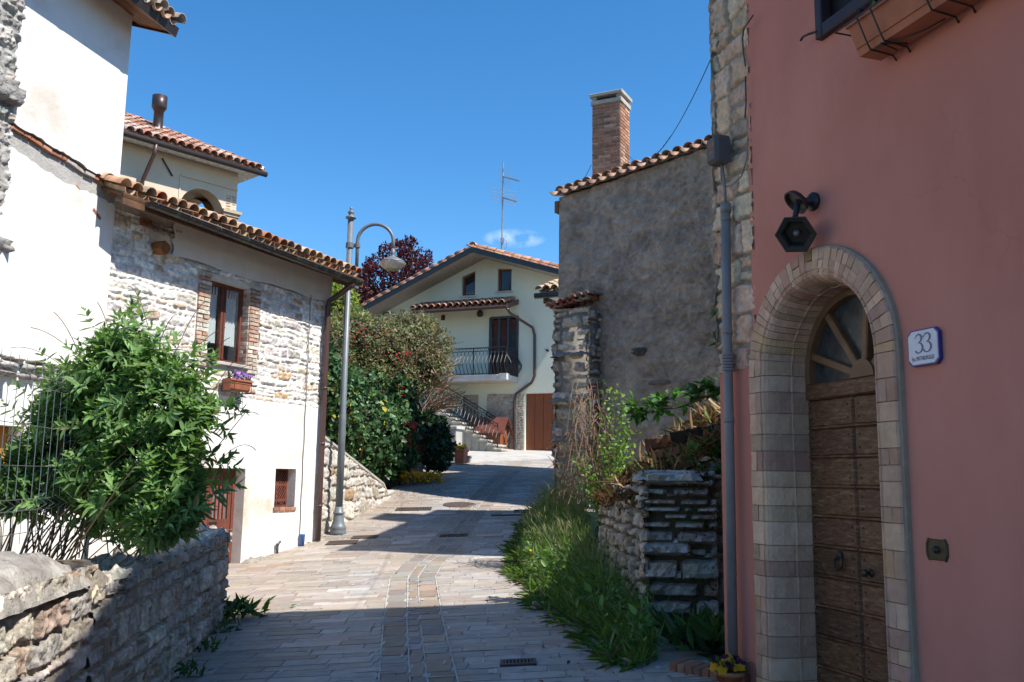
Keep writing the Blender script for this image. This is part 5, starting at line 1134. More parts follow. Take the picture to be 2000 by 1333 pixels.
# stone door surround: every block a swept section of the same moulded profile
PROFL = [(0, -.02), (.004, .045), (.014, .055), (.150, .055), (.156, .044), (.164, .044), (.172, .052), (.188, .045), (.206, .022), (.221, -.015), (.232, -.06), (.239, -.12), (.240, -.150), (.246, -.156), (.246, -.166), (.240, -.172), (.245, -.34)]
mb = MB()
def section(t):
    """t in metres along the arch from the left foot"""
    leg = asp-pbz; 
    if t < leg: return (am, pbz+t, -1, 0, None)
    if t < leg+math.pi*ro: an = (t-leg)/ro; return (am, asp, -math.cos(an), math.sin(an), 1)
    return (am, asp-(t-leg-math.pi*ro), 1, 0, None)
tot = 2*(asp-pbz)+math.pi*ro; t = 0; SP = [((.57, .37, .255), 3), ((.51, .33, .23), 3), ((.61, .41, .29), 2), ((.48, .28, .205), 1.5), ((.55, .34, .20), 1)]
def sweep(mb, t0, t1, off, col, seg=3, prof=PROFL, jit=True):
    vs = []; n = len(prof); sx = U(0, 99)
    for k in range(seg+1):
        tt = t0+(t1-t0)*k/seg; cx, cy, dx, dy, _ = section(tt)
        for (ins, c) in prof:
            r = ro-ins+off*.8; nz_ = noise.noise(V((tt*9+sx, ins*30, c*30)))*.007 if jit else 0
            vs.append(PK.p(cx+dx*(r+nz_), cy+dy*(r+nz_), c-off+nz_))
    fs = [(k*n+i, k*n+i+1, (k+1)*n+i+1, (k+1)*n+i) for k in range(seg) for i in range(n-1)]
    fs += [tuple(range(n)), tuple(range(seg*n, seg*n+n))]
    mb.add(vs, fs, col)
while t < tot:
    inarch = asp-pbz < t < asp-pbz+math.pi*ro
    L = U(.062, .10) if inarch else U(.085, .165); L = min(L, tot-t+.01)
    cl_ = pick(SP)
    if inarch and abs((t-(asp-pbz))-math.pi*ro*.47) < .05: cl_ = tuple(q*.45 for q in cl_)
    # split some blocks so that the joint does not run through the whole profile
    if random.random() < (.6 if inarch else .45):
        k = random.randint(3, 4)
        sweep(mb, t+.003, t+L-.003, 0, cl_, prof=PROFL[:3]+[(.085, .055), (.085, .03)]); sweep(mb, t+.003+L*U(-.2, .2)*0, t+L-.003, 0, pick(SP), prof=[(.088, .03), (.088, .055)]+PROFL[3:])
    else: sweep(mb, t+.003, t+L-.003, 0, cl_)
    t += L
sweep(mb, 0, tot, .016, (.34, .27, .2), 90, jit=False)
mb.build('door_surround', MT['stone_s'], pink)
# the door itself
DC = -.30; F = PK.at(0, 0, DC); dr = ro-.225; tb0, tb1 = kp(1650, 775, DC)[1], kp(1650, 742, DC)[1]
db = gz(PK.p(am, 0).x, PK.p(am, 0).y)-.02; dj = kp(1677, 1000, DC)[0]
mb = MB(); mb.box(F, am-dr-.02, am+dr+.02, tb0, tb1, -.05, .03, (1.1, 1, 1), 0, .012); mb.box(F, am-dr-.02, am+dr+.02, db, tb0, -.08, -.03, (.3, .3, .3))
mb.box(F, am-dr-.03, am-dr+.0, db, tb0, -.05, .015, (.8, .8, .8))
D_ = mb.build('door', MT['door'], pink)
for (x0, x1, nm) in ((am-dr, dj-.006, 0), (dj+.006, am+dr, 1)):
    mb = MB(); n = 10; h = (tb0-db)/n
    for k in range(n):
        b0 = db+k*h; sl2 = .0; q = U(.75, 1.3); vs = []
        # board with a chamfered raised field
        out = [(x0, b0+.004), (x1, b0+.004), (x1, b0+h-.002), (x0, b0+h-.002)]; inn = [(x0+.012, b0+.02), (x1-.012, b0+.02), (x1-.012, b0+h-.018), (x0+.012, b0+h-.018)]
        vs = [F.p(a, b, -.03) for a, b in out]+[F.p(a, b, -.004) for a, b in out]+[F.p(a, b, .012) for a, b in inn]
        fs = [(8, 9, 10, 11)]
        for r in (0, 4):
            for i in range(4): fs.append((r+i, r+(i+1) % 4, r+4+(i+1) % 4, r+4+i))
        mb.add(vs, fs, (q, q*U(.92, 1), q*U(.88, 1)))
        mb.box(F, x0, x1, b0-.004, b0+.012, -.01, .018, (q*1.2, q*1.05, q), 0, .004)
        for a in (x0+.05, x1-.05):
            for b in (b0+h*.3, b0+h*.72): mb.lathe([(.008, 0), (.006, .004)], F.p(a, b, .012), F.n, 6, (.25, .25, .25))
    L_ = mb.build('door_leaf', MT['door'], D_)
for x in (1638, 1737):
    q = kp(x, 1100, DC+.03); mb = MB(); mb.lathe([(.03, 0), (.028, .012), (.012, .02)], F.p(q[0], q[1]+.05, .012), F.n, 10)
    mb.tube([F.p(q[0]+.042*math.sin(k/16*6.283), q[1]+.045*math.cos(k/16*6.283), .034-.006*math.cos(k/16*6.283)) for k in range(17)], .0085, 6); mb.build('ring_handle', MT['iron'], D_, True)
q = kp(1697, 1120, DC+.03); mb = MB(); mb.lathe([(.028, 0), (.025, .006), (.012, .012), (.012, .03), (.026, .045), (.024, .06), (.008, .066)], F.p(q[0], q[1], .012), F.n, 12); mb.build('knob', MT['brass'], D_, True)
mb = MB(); mb.wall(F, [(am-dr, tb1), (am+dr, tb1), (am+dr, asp)]+[(am+dr*math.cos(math.pi*k/20), asp+dr*math.sin(math.pi*k/20)) for k in range(1, 20)]+[(am-dr, asp)], [], -.03)
mb.build('fanlight', mat('patterned_glass', (.022, .026, .030), (.06, .066, .07), 14, rough=.25, spec=.5, bump=.5, bscale=90, bdist=.004), D_)
mb = MB(); hub = (kp(1690, 742, DC)[0]+.0, tb1)
mb.add([F.p(hub[0], hub[1], .03)]+[F.p(hub[0]+.12*math.cos(math.pi*k/12), hub[1]+.12*math.sin(math.pi*k/12), .03) for k in range(13)]+[F.p(hub[0]+.12*math.cos(math.pi*k/12), hub[1]+.12*math.sin(math.pi*k/12), -.02) for k in range(13)], [(0, k+1, k+2) for k in range(12)]+[(k+1, k+2, k+15, k+14) for k in range(12)])
for an in (38, 84, 128, 160):
    d = V((math.cos(math.radians(an)), math.sin(math.radians(an)), 0)); Fq = Fr(F.p(hub[0]+d.x*.11, hub[1]+d.y*.11), F.u*d.x+F.v*d.y, F.n, -F.u*d.y+F.v*d.x)
    L = 0
    while True:
        x, y = hub[0]+d.x*(.11+L)-am, hub[1]+d.y*(.11+L)-asp
        if L > 1.2 or (y < 0 and abs(x) > dr) or (y >= 0 and math.hypot(x, y) > dr): break
        L += .02
    mb.box(Fq, 0, L, -.028, .028, -.03, .018, (1, 1, 1), 0, .008)
for k in range(40):
    a0, a1 = math.pi*k/40, math.pi*(k+1)/40; P = lambda r, a, c: F.p(am+r*math.cos(a), asp+r*math.sin(a), c)
    mb.add([P(dr+.02, a0, .03), P(dr+.02, a1, .03), P(dr-.07, a1, .03), P(dr-.07, a0, .03), P(dr-.07, a0, -.03), P(dr-.07, a1, -.03)], [(0, 1, 2, 3), (3, 2, 5, 4)])
mb.box(F, am-dr, am-dr+.07, tb1, asp, -.03, .03); mb.box(F, am+dr-.07, am+dr, tb1, asp, -.03, .03)
mb.build('fanlight_bars', mat('fanlight_wood', (.22, .115, .06), (.15, .08, .042), 6, rough=.5), D_)
# upstairs window and shutter
mb = MB(); F = PK.at(0, 0, .03); a0, b0 = wbx0, wby; t = .07
mb.box(F, a0, a0+t, b0, b0+1.5, -.06, .03, (.8, .8, .9), 0, .008); mb.box(F, a0+t, a0+1.5, b0, b0+t*1.3, -.06, .026, (.8, .8, .9), 0, .008); mb.box(F, a0+t, a0+.62, b0+.30, b0+.42, -.05, .02, (.8, .8, .9)); mb.box(F, a0+.6, a0+.67, b0+t*1.3, b0+1.5, -.05, .024, (.8, .8, .9)); mb.box(F, a0+t, a0+1.5, b0+t, b0+1.5, -.2, -.05, (.12, .1, .1))
mb.tube([PK.p(a0+.02, b0+.05, .06), PK.p(a0-.03, b0+.05, .09), PK.p(a0-.09, b0+.06, .09), PK.p(a0-.12, b0+.045, .09)], .009, 6)
W_ = mb.build('window', mat('dark_violet_brown_wood', (.055, .038, .04), (.04, .028, .03), 5, rough=.45, attr=True), pink)
g = MB(); g.box(F, a0+t, a0+.6, b0+.42, b0+1.5, -.046, -.04); g.build('pane', MT['darkglass'], W_)
# flower box in its wire cradle
q0 = kp(1722, 112, .04); q1 = kp(1678, 119, .20)
bx_a, bx_b = (q0[0]+q1[0])/2, (q0[1]+q1[1])/2; BL = 1.25
fb2 = thing('flower_box', 'terracotta flower box of violet pansies in a wire cradle high on the pink wall', 'flower box', PK.p(bx_a+BL/2, bx_b, .12))
F = PK.at(bx_a+BL/2, bx_b, .04); H2 = .19; mb = MB(); trough(mb, F, BL+.06, H2, .16, .21, 0); mb.box(F, -BL/2, BL/2, .045, .055, .150, .183, (.7, .7, .7)); mb.build('planter', MT['terracotta'], fb2)
mb = MB()
mb.tube([F.p(-BL/2-.10, .19, -.03), F.p(-BL/2-.10, .19, .255), F.p(BL/2, .19, .255)], .006, 6)
for a in (-.52, -.40, -.02, .10, .48):
    mb.tube([F.p(a, .24, .19), F.p(a, .25, .235), F.p(a, .19, .255), F.p(a+.02, .02, .20), F.p(a+.02, -.012, .18), F.p(a, -.012, .0), F.p(a-.02, -.03, -.04)], .006, 6)
mb.tube([F.p(-.48, -.014, .17), F.p(-.2, -.016, .06), F.p(-.05, -.014, .04)], .005, 5); mb.tube([F.p(-.45, -.014, .03), F.p(-.40, -.02, .19), F.p(-.36, -.014, .03)], .005, 5); mb.build('wire_cradle', MT['iron'], fb2, True)
flowers(fb2, F, .6, .0, .12, .2, 60, [((.06, .02, .22), 3), ((.10, .04, .30), 2), ((.04, .015, .14), 2)], GP, .04, .16, 260)
# wall lantern
q = kp(1552, 390, .16); lan = thing('wall_lantern', 'black hexagonal wall lantern above the stone door arch', 'lantern', PK.p(q[0], q[1], 0))
mb = MB(); F = PK.at(q[0], q[1], 0); mb.lathe([(.062, 0), (.066, .02), (.06, .03), (.03, .05), (.018, .08)], F.p(.0, 0, 0), F.n, 14)
axb = (PK.n*.62-Z*.62-PK.u*.1).normalized(); cup = F.p(0, .0, .13)
mb.lathe([(.03, -.03), (.085, .0), (.095, .035), (.085, .035), (.07, .012)], cup, axb, 16); mb.tube([F.p(0, 0, .05), cup], .018, 8)
l0 = PK.p(*kp(1553, 425, .17), .17); mb.tube([cup, l0], .02, 8); mb.tube([F.p(.03, -.01, .15), F.p(.08, -.06, .17), F.p(.11, -.05, .16)], .005, 5); mb.build('bracket', MT['black'], lan)
lc = PK.p(*kp(1556, 456, .17), .17); axl = (PK.n*.55-PK.u*-.12+V((0, -.55, 0))-Z*.50).normalized(); mb = MB()
mb.lathe([(.016, -.13), (.04, -.12), (.06, -.09), (.068, -.08), (.08, -.072), (.136, .024), (.140, .036), (.133, .04), (.10, .036), (.088, .022), (.08, -.03)], lc, axl, 6, ph=.3); mb.build('body', MT['black'], lan)
mb = MB(); mb.lathe([(.010, -.03), (.022, -.02), (.026, .0), (.02, .02), (.008, .03)], lc, axl, 12); mb.build('bulb', MT['bulb'], lan, True)
# house number plate
P4 = [kp(x, y, .03) for x, y in ((1772, 648), (1830, 640), (1832, 708), (1776, 717))]
n0, n1 = P4[0][0], P4[1][0]; nb_, nt = (P4[2][1]+P4[3][1])/2, (P4[0][1]+P4[1][1])/2; k = .028
pl_ = thing('house_number', 'white enamel plate with blue edge reading 33 beside the arched door', 'number plate', PK.p((n0+n1)/2, nb_, 0))
octo = lambda e: [(n0+k-e, nb_-e), (n1-k+e, nb_-e), (n1+e, nb_+k-e), (n1+e, nt-k+e), (n1-k+e, nt+e), (n0+k-e, nt+e), (n0-e, nt-k+e), (n0-e, nb_+k-e)]
mb = MB(); A = [PK.p(a, b, .002) for a, b in octo(.004)]; B = [PK.p(a, b, .026) for a, b in octo(.004)]; mb.poly(B); 
for i in range(8): mb.poly([A[i], A[(i+1) % 8], B[(i+1) % 8], B[i]])
mb.build('edge', MT['enamel_b'], pl_); mb = MB(); A = [PK.p(a, b, .026) for a, b in octo(-.003)]; B = [PK.p(a, b, .031) for a, b in octo(-.005)]; mb.poly(B)
for i in range(8): mb.poly([A[i], A[(i+1) % 8], B[(i+1) % 8], B[i]])
mb.build('plate', MT['enamel'], pl_)
G3 = [[(.02, .76, .02), (.06, .86, .05), (.14, .95, .07), (.25, .98, .08), (.36, .93, .10), (.42, .82, .115), (.40, .69, .10), (.32, .59, .065), (.22, .535, .035)], [(.17, .53, .02), (.27, .535, .045), (.38, .48, .085), (.455, .36, .115), (.455, .21, .115), (.38, .08, .09), (.26, .015, .06), (.15, .015, .06), (.07, .06, .075), (.035, .13, .085), (.05, .165, .05)]]
mb = MB(); gh = (nt-nb_)*.55; gw = gh*.62
for gi in range(2):
    ox, oy = (n0+n1)/2-gw*.86+gi*gw*.96, nb_+(nt-nb_)*.34
    for st in G3:
        vs = []
        for i, (x, y, w_) in enumerate(st):
            a, b = st[max(0, i-1)], st[min(len(st)-1, i+1)]; d = V((b[0]-a[0], b[1]-a[1])).normalized()
            for s in (-.5, .5): vs.append(PK.p(ox+(x*.95-d.y*w_*s)*gw/.5, oy+(y+d.x*w_*s)*gh, .0325))
        mb.add(vs, [(2*i, 2*i+1, 2*i+3, 2*i+2) for i in range(len(st)-1)])
mb.build('numerals', MT['ink'], pl_)
tx = bpy.data.curves.new('lettering', 'FONT'); tx.body = 'Fraz. MATTAROPOGLIO'; tx.size = .034; tx.space_character = .95; tx.align_x = 'CENTER'; tx.materials.append(MT['ink']); tx.extrude = .0003
to = bpy.data.objects.new('lettering', tx); sc.collection.objects.link(to); to.parent = pl_
tp = PK.p((n0+n1)/2, nb_+(nt-nb_)*.13, .0328)-V(WL[pl_.name]); R3 = Matrix((PK.u, PK.v, PK.n)).transposed().to_4x4(); to.matrix_local = Matrix.Translation(tp) @ R3 @ Matrix.Diagonal((.50, 1, 1, 1))
bpy.context.view_layer.update(); tm = bpy.data.meshes.new_from_object(to.evaluated_get(bpy.context.evaluated_depsgraph_get())); to2 = bpy.data.objects.new('lettering', tm); sc.collection.objects.link(to2); to2.parent = pl_; to2.matrix_local = to.matrix_local.copy(); bpy.data.objects.remove(to); to2.name = 'lettering'
# door bell
P4 = [kp(x, y, .01) for x, y in ((1806, 1050), (1849, 1056), (1847, 1100), (1808, 1094))]
a0, a1, b0, b1 = P4[0][0], P4[1][0], P4[3][1], P4[0][1]; bl = thing('doorbell', 'small tarnished bronze doorbell plate on the pink wall', 'doorbell', PK.p((a0+a1)/2, b0, 0))
mb = MB(); am2 = (a0+a1)/2; hw = (a1-a0)/2
def octp(s, c): return [PK.p(am2+x*hw*s, (b0+b1)/2+y*(b1-b0)/2*s, c) for x, y in ((-.8, -1), (-.5, -.93), (.5, -.93), (.8, -1), (1, -.5), (1, .5), (.8, 1), (.5, .93), (-.5, .93), (-.8, 1), (-1, .5), (-1, -.5))]
R = [octp(1, .001), octp(1, .006), octp(.93, .012), octp(.8, .012), octp(.78, .008)]; vs = [p for r in R for p in r]; fs = [tuple(range(48, 60))]
for r in range(4):
    for i in range(12): fs.append((r*12+i, r*12+(i+1) % 12, r*12+12+(i+1) % 12, r*12+12+i))
mb.add(vs, fs); mb.build('plate', MT['brass'], bl); mb = MB(); mb.lathe([(.022, .006), (.022, .014), (.013, .02), (.012, .028), (.0, .03)], PK.p(am2, (b0+b1)/2, 0), PK.n, 14); mb.build('button', MT['brass'], bl, True)
# cable conduit with its box at the corner
cp = thing('cable_conduit', 'grey cable conduit with junction box running up the pink house stone corner', 'pipe', PK.p(pc, 0, .06))
mb = MB(); pp = [PK.p(*kp(x, y, .075), .075) for x, y in ((1417, 402), (1421, 700), (1424, 820), (1432, 1305))]; mb.tube(pp, .037, 14)
for y0, y1, r in ((398, 416, .043), (425, 432, .041), (646, 653, .041), (818, 826, .042), (1288, 1297, .043)):
    f = lambda y: 1417+(y-402)*15/903; mb.tube([PK.p(*kp(f(y0), y0, .075), .075), PK.p(*kp(f(y1), y1, .075), .075)], r, 14)
for k in range(6):
    y = 690+k*6; f = 1417+(y-402)*15/903; mb.tube([PK.p(*kp(f, y, .075), .075), PK.p(*kp(f, y+5, .075), .075)], .045+.004*(k % 2), 14)
mb.build('pipe', MT['pvc'], cp, True)
q = kp(1406, 296, .10); F = PK.at(q[0], q[1], .05); mb = MB()
A = [(-.075, -.105), (.075, -.105), (.075, .08), (.06, .115), (-.06, .115), (-.075, .08)]
R = [[F.p(a, b, 0) for a, b in A], [F.p(a, b, .10) for a, b in A], [F.p(a*.8, b*.82, .135) for a, b in A]]; vs = [p for r in R for p in r]; fs = [tuple(range(12, 18)), tuple(range(6))]
for r in range(2):
    for i in range(6): fs.append((r*6+i, r*6+(i+1) % 6, r*6+6+(i+1) % 6, r*6+6+i))
mb.add(vs, fs)
for a in (-.025, .02): mb.box(F, a, a+.03, .02, .05, .13, .1365, (3.2, 1.3, .5)); 
mb.box(F, -.01, .03, -.035, -.015, .13, .1365, (3.2, 1.3, .5)); mb.build('junction_box', mat('grey_box_marked', (.10, .095, .095), (.085, .08, .08), 5, rough=.5, attr=True), cp)
mb = MB(); mb.tube([PK.p(*kp(x, y, .08), .08) for x, y in ((1410, 322), (1414, 350), (1416, 375), (1417, 402))], .012, 6); mb.tube([PK.p(*kp(x, y, .075), .075) for x, y in ((1408, 322), (1409, 350), (1414, 368))], .007, 6); mb.tube([PK.p(*kp(x, y, .07), .07) for x, y in ((1414, 366), (1430, 362), (1448, 345), (1459, 308), (1461, 270))], .006, 6); mb.build('cable', MT['pvc'], cp, True)
mb = MB(); mb.tube([PK.p(*kp(x, y, .07), .07) for x, y in ((1471, 30), (1461, 45), (1453, 55), (1450, 75), (1452, 105), (1456, 130))], .006, 6); mb.tube([PK.p(*kp(x, y, .05), .05) for x, y in ((1456, 150), (1457, 200), (1455, 230))], .006, 6)
tag(mb.build('wall_cable', MT['brownpipe'], None, True), 'thin brown cable hooked on the top of the stone corner', 'cable')
# wire from the chimney to the pink house
mb = MB(); A = CK.p(cw, CK.px(1240, 272)[1], -.1); B = PK.p(*kp(1404, 80, .05), .05); n = 40
pts = []
for k in range(n+1):
    t = k/n; p = A.lerp(B, t)-Z*(.75*4*t*(1-t)); pts.append(p)
mb.tube(pts, .0045, 5)
for k in range(14, 30): mb.tube([pts[k]+V((U(-.01, .01), 0, .0)), pts[k]+Z*.012, pts[k+1]], .006, 4)
A2 = GH.p(*gA(1155, 322, -.1), -.1); B2 = GH.p(*gA(1120, 365, .1), .1); mb.tube([A2.lerp(B2, t)-Z*(.12*4*t*(1-t)) for t in np.linspace(0, 1, 12)], .009, 4)
tag(mb.build('overhead_wire', MT['wire']), 'thin black wire sagging from the brick chimney to the pink house', 'wire')
# pansies at the foot of the pink wall
q = PK.p(*kp(1425, 1330, .16), .16); pot = thing('pansy_pot', 'pot of yellow and dark pansies at the foot of the grey conduit', 'flower pot', (q.x, q.y, gz(q.x, q.y)))
g_ = gz(q.x, q.y); hp_ = max(.1, q.z-g_-.0); mb = MB(); mb.lathe([(.07, 0), (.10, hp_-.03), (.115, hp_-.03), (.115, hp_), (.10, hp_), (.09, hp_-.04)], (q.x, q.y, g_), Z, 18); mb.build('pot', MT['terracotta'], pot, True)
F = Fr((q.x, q.y, g_), (1, 0, 0), (0, -1, 0)); flowers(pot, F, .12, -.1, .1, hp_-.02, 22, [((.75, .42, .02), 3), ((.70, .36, .02), 2), ((.06, .01, .05), 2)], GP, .045, .11, 90)

# ================================================================ house behind the pink one (it shades the street)
HB = Fr((3.3, 12.6, 0), (.225, .974, 0), (-.974, .225, 0)); hh = thing('rear_house', 'tall stone house standing behind the pink house, mostly out of sight', 'house', (6.5, 14, .4))
mb = MB(); mb.box(HB, 0, 4.1, 0, 9.4, -5, 0); mb.build('wall', MT['render_g'], hh)
mb = MB(); mb.add([HB.p(-.1, 9.38, .2), HB.p(4.2, 9.38, .2), HB.p(4.2, 10.3, -2.5), HB.p(-.1, 10.3, -2.5), HB.p(4.2, 9.38, -5.3), HB.p(-.1, 9.38, -5.3)], [(0, 1, 2, 3), (3, 2, 4, 5), (0, 3, 5), (1, 4, 2)], (.5, .3, .2)); R_ = mb.build('roof', MT['tile'], hh)
mb = MB(); mb.box(HB, 2.6, 3.3, 9.3, 11.3, -1.0, -.3, (.4, .2, .12)); mb.build('chimney', MT['brick'], R_)
# ================================================================ ruined dry-stone wall on the right
o = at(1258, 1225, 8.9); RUy = 8.9; RU = Fr((o.x, o.y, 0), (.985, -.17, 0), (-.17, -.985, 0)); rp = lambda x, y, c=0: RU.px(x, y, c)
rb = gz(o.x+.4, o.y); rw = rp(1396, 1000)[0]; rtp = rp(1320, 925)[1]
ruin = thing('ruined_wall', 'ruined dry stone wall with mossy top and slab-built pier end', 'wall', (o.x+.4, o.y+1, rb))
RL0 = RU.p(0, 0, 0); RL1 = V((at(1172, 980, 12.3).x, 12.3, 0)); dv = (RL0-RL1); LF = Fr(RL1, dv, (dv.y, -dv.x, 0)); LL = dv.length
lt0 = LF.px(1174, 985)[1]; lt1 = LF.px(1240, 925)[1]
ltop = lambda a: lt0+(lt1-lt0)*min(1, a/(LL*.8))+.06*math.sin(a*5)
mb = MB(); mb.box(RU, .04, rw-.05, rb-.4, rtp-.1, -.9, -.09, (.22, .19, .16), 0)
N_ = 10
for k in range(N_):
    a, b = LL*k/N_, LL*(k+1)/N_; mb.add([LF.p(a, -.2, -.05), LF.p(b, -.2, -.05), LF.p(b, ltop(b)-.08, -.05), LF.p(a, ltop(a)-.08, -.05), LF.p(b, ltop(b)-.05, -.7), LF.p(a, ltop(a)-.05, -.7)], [(0, 1, 2, 3), (3, 2, 4, 5)], (.75, .7, .65))
mb.build('core', MT['earth'], ruin)
mb = MB()
sl0 = rp(1262, 1085)[1]; stone(mb, RU, -.04, rp(1350, 1070)[0], sl0, sl0+.135, .22, (.50, .47, .43), .04, .5, .08, .1, -.07)
sl0 = rp(1290, 945)[1]; stone(mb, RU, .0, .55, sl0-.02, sl0+.13, .25, (.50, .47, .42), .05, .3, .1, .08, -.1)
TP_ = Fr(LF.p(0, 0, 0), LF.u, Z, -LF.n)
for k in range(26):
    a = U(0, LL); c = U(0, .6); stone(mb, Fr(LF.p(a, ltop(a)-.06, -c), (math.cos(k), math.sin(k), 0), Z, (-math.sin(k), math.cos(k), 0)), 0, U(.14, .34), 0, U(.1, .2), U(.06, .11), pick(RUINPAL), .05, .35, .12, .08)
for k in range(14):
    a = U(0, rw-.2); c = U(.0, .6); stone(mb, Fr(RU.p(a, rtp-.06, -c), (math.cos(k*.3), math.sin(k*.3), 0), Z, (-math.sin(k*.3), math.cos(k*.3), 0)), 0, U(.15, .35), 0, U(.1, .2), U(.05, .1), pick(RUINPAL), .05, .35, .12, .08)
mb.build('loose_stones', MT['stone'], ruin)
mb = MB(); b_ = rb-.1
while b_ < rtp-.02:
    h_ = U(.11, .22) if b_ < rb+.45 else random.choice((U(.05, .08), U(.08, .15))); a_ = -U(.0, .12)
    while a_ < rw-.04:
        w_ = U(.28, .6) if b_ < rb+.45 else U(.12, .46); k_ = U(-.06, .04)
        if random.random() > .05: stone(mb, RU, max(-.05, a_)+.006, min(rw+.03, a_+w_)-.006, b_+.005+U(-.006, .006), b_+h_-.006, .17, pick(RUINPAL), .035, .30, .035, .07, -.14+k_)
        if random.random() < .25: stone(mb, RU, a_+w_-.06, a_+w_+.05, b_, b_+h_*.5, .13, pick(RUINPAL), .03, .4, .05, .1, -.13)
        a_ += w_
    b_ += h_
mb.build('slab_stones', MT['stone'], ruin)
masonry([(LF, 0, LL, -.1, lt1+.1, -.05, lambda a, b: b < ltop(a)-.02)], 'side_stones', MT['stone'], ruin, [((.46, .42, .37), 3), ((.40, .35, .30), 3), ((.44, .34, .27), 1)], (.09, .075, .06), (.08, .2), (.12, .36), .055, .012, .02, .016, .012, .04, 4.4, .03, .035)
# broken side between pier and pink house, and heap of earth behind
mb = MB(); RU2 = Fr(RU.p(rw-.05, 0, -.45), (1, -.05, 0), (-.05, -1, 0))
mb.box(RU2, 0, 1.2, rb-.3, rb+1.55, -.5, -.05, (.6, .55, .5)); stones(mb, RU2, -.05, 1.2, rb-.1, rb+1.6, (.1, .22), (.16, .4), .12, [((.30, .25, .18), 3), ((.36, .30, .24), 2)], .015, None, .05, .8, .2, -.06, wob=.02, m=0)
mb.build('broken_side', MT['stone'], ruin, True)
def heap(x, y):
    ax = LF.px; 
    tt = min(1, max(0, (x-(lerp([(8.9, o.x), (12.3, RL1.x)], y)))/1.3))
    base = 1.45+.05*noise.noise(V((x*3, y*3, 1)))*2; return base+1.06*tt**1.1+.12*noise.noise(V((x*1.3, y*1.3, 7)))-max(0, y-12.4)*.25
mb = MB(); xs = np.linspace(0, 3.2, 34); ys = np.linspace(9.1, 14.5, 46); vs = []
for y in ys:
    for x in xs:
        X = lerp([(8.9, o.x), (12.3, RL1.x), (15, RL1.x+.3)], y)+.12+x; vs.append((X, y, heap(X, y)+.05*noise.noise(V((X*6, y*6, 3)))))
n = len(xs); mb.add(vs, [(j*n+i, j*n+i+1, (j+1)*n+i+1, (j+1)*n+i) for j in range(len(ys)-1) for i in range(n-1)])
struct('earth_bank', mb, MT['moss'], True)
q = LV()
DG = np.array([(U(-.05, 1.6), U(9.0, 12.5)) for _ in range(700)]); DG = np.array([(lerp([(8.9, o.x), (12.3, RL1.x), (15, RL1.x+.3)], y)+x, y, heap(lerp([(8.9, o.x), (12.3, RL1.x), (15, RL1.x+.3)], y)+x, y)) for x, y in DG])
q.add(DG, nrm(rng.normal(size=DG.shape)*np.array([.8, .8, .3])+np.array([-.2, -.2, .6])), rand_dirs(len(DG)), rng.uniform(.1, .32, len(DG)), .05, cols(len(DG), [((.30, .22, .12), 3), ((.22, .15, .08), 2), ((.10, .14, .04), 2)], .3), 'lance', .1, .4)
def scatter_moss(n, pal, xr, yr, hz, s):
    X = rng.uniform(*xr, n); Y = rng.uniform(*yr, n); P = []; 
    for x, y in zip(X, Y): xx = lerp([(8.9, o.x), (12.3, RL1.x), (15, RL1.x+.3)], y)+x; P.append((xx, y, heap(xx, y)+hz))
    P = np.array(P); D = nrm(rng.normal(size=(n, 3))+np.array([0, 0, .9])); q.add(P, D, rand_dirs(n), rng.uniform(.5, 1.3, n)*s, .8, cols(n, pal), 'tiny')
scatter_moss(6500, [((.14, .055, .03), 3), ((.09, .05, .025), 3), ((.08, .09, .025), 2), ((.18, .09, .04), 1)], (-.1, 1.6), (9.0, 12.4), .02, .055)
PM = []
for k in range(3800):
    if random.random() < .6: a = U(-.02, rw+.05); p = RU.p(a, rtp+U(-.1, .08) if random.random() < .5 else U(rb+.35, rtp), U(-.05, .07)) if noise.noise(V((a*4, k*0+3.3, 2))) > -.1 else None
    else: a = U(0, LL); b = ltop(a)-abs(random.gauss(0, .18)); p = LF.p(a, b+.05, U(.0, .08)) if noise.noise(V((a*3, b*3, 5))) > .0 else None
    if p is not None and (noise.noise(V((p.x*4+8, p.z*4, 4))) > .05): PM.append(tuple(p))
PM = np.array(PM); n = len(PM); q.add(PM, nrm(rng.normal(size=(n, 3))+np.array([-.2, -.5, .2])), rand_dirs(n), rng.uniform(.02, .05, n), .8, cols(n, [((.10, .042, .025), 3), ((.07, .04, .02), 3), ((.05, .06, .02), 2)]), 'tiny')
o2 = q.build('moss', MT['leafd']); tag(o2, 'reddish brown moss and sedum over the ruined wall top', 'moss', None, 'stuff')
def beam(p0, p1, w_, h_, col, label):
    mb = MB(); d = p1-p0; F = Fr(p0, d, V((d.y, -d.x, 0)), d.cross(V((d.y, -d.x, 0))) if d.cross(V((d.y, -d.x, 0))).z > 0 else -d.cross(V((d.y, -d.x, 0)))); n = 10; vs = []
    for k in range(n+1):
        for (a, b) in ((-1, -1), (0, -1.05), (1, -1), (1.05, 0), (1, 1), (0, 1.05), (-1, 1), (-1.05, 0)):
            j = .55*noise.noise(V((k*.9, a*2, b*2+w_*50))); vs.append(F.p(d.length*k/n, b*h_/2*(1+j), a*w_/2*(1+j)))
    fs = [(k*8+i, k*8+(i+1) % 8, k*8+8+(i+1) % 8, k*8+8+i) for k in range(n) for i in range(8)]+[tuple(range(8)), tuple(range(n*8, n*8+8))]
    mb.add(vs, fs, col); return tag(mb.build('timber_beam', MT['wood_dark'], None, False), label, 'beam', 'old timbers on the ruin')
beam(at(1268, 870, 10.6), at(1345, 858, 10.2), .13, .12, (1.1, .72, .56), 'short red-brown rotten beam lying on the ruined wall')
beam(at(1310, 858, 10.0), at(1420, 838, 9.9), .12, .13, (.45, .42, .4), 'charred dark beam lying across the ruin next to the pink house')
beam(at(1285, 889, 10.2), at(1345, 876, 9.9), .11, .09, (1.2, 1.0, .85), 'pale brown split beam under the other two')

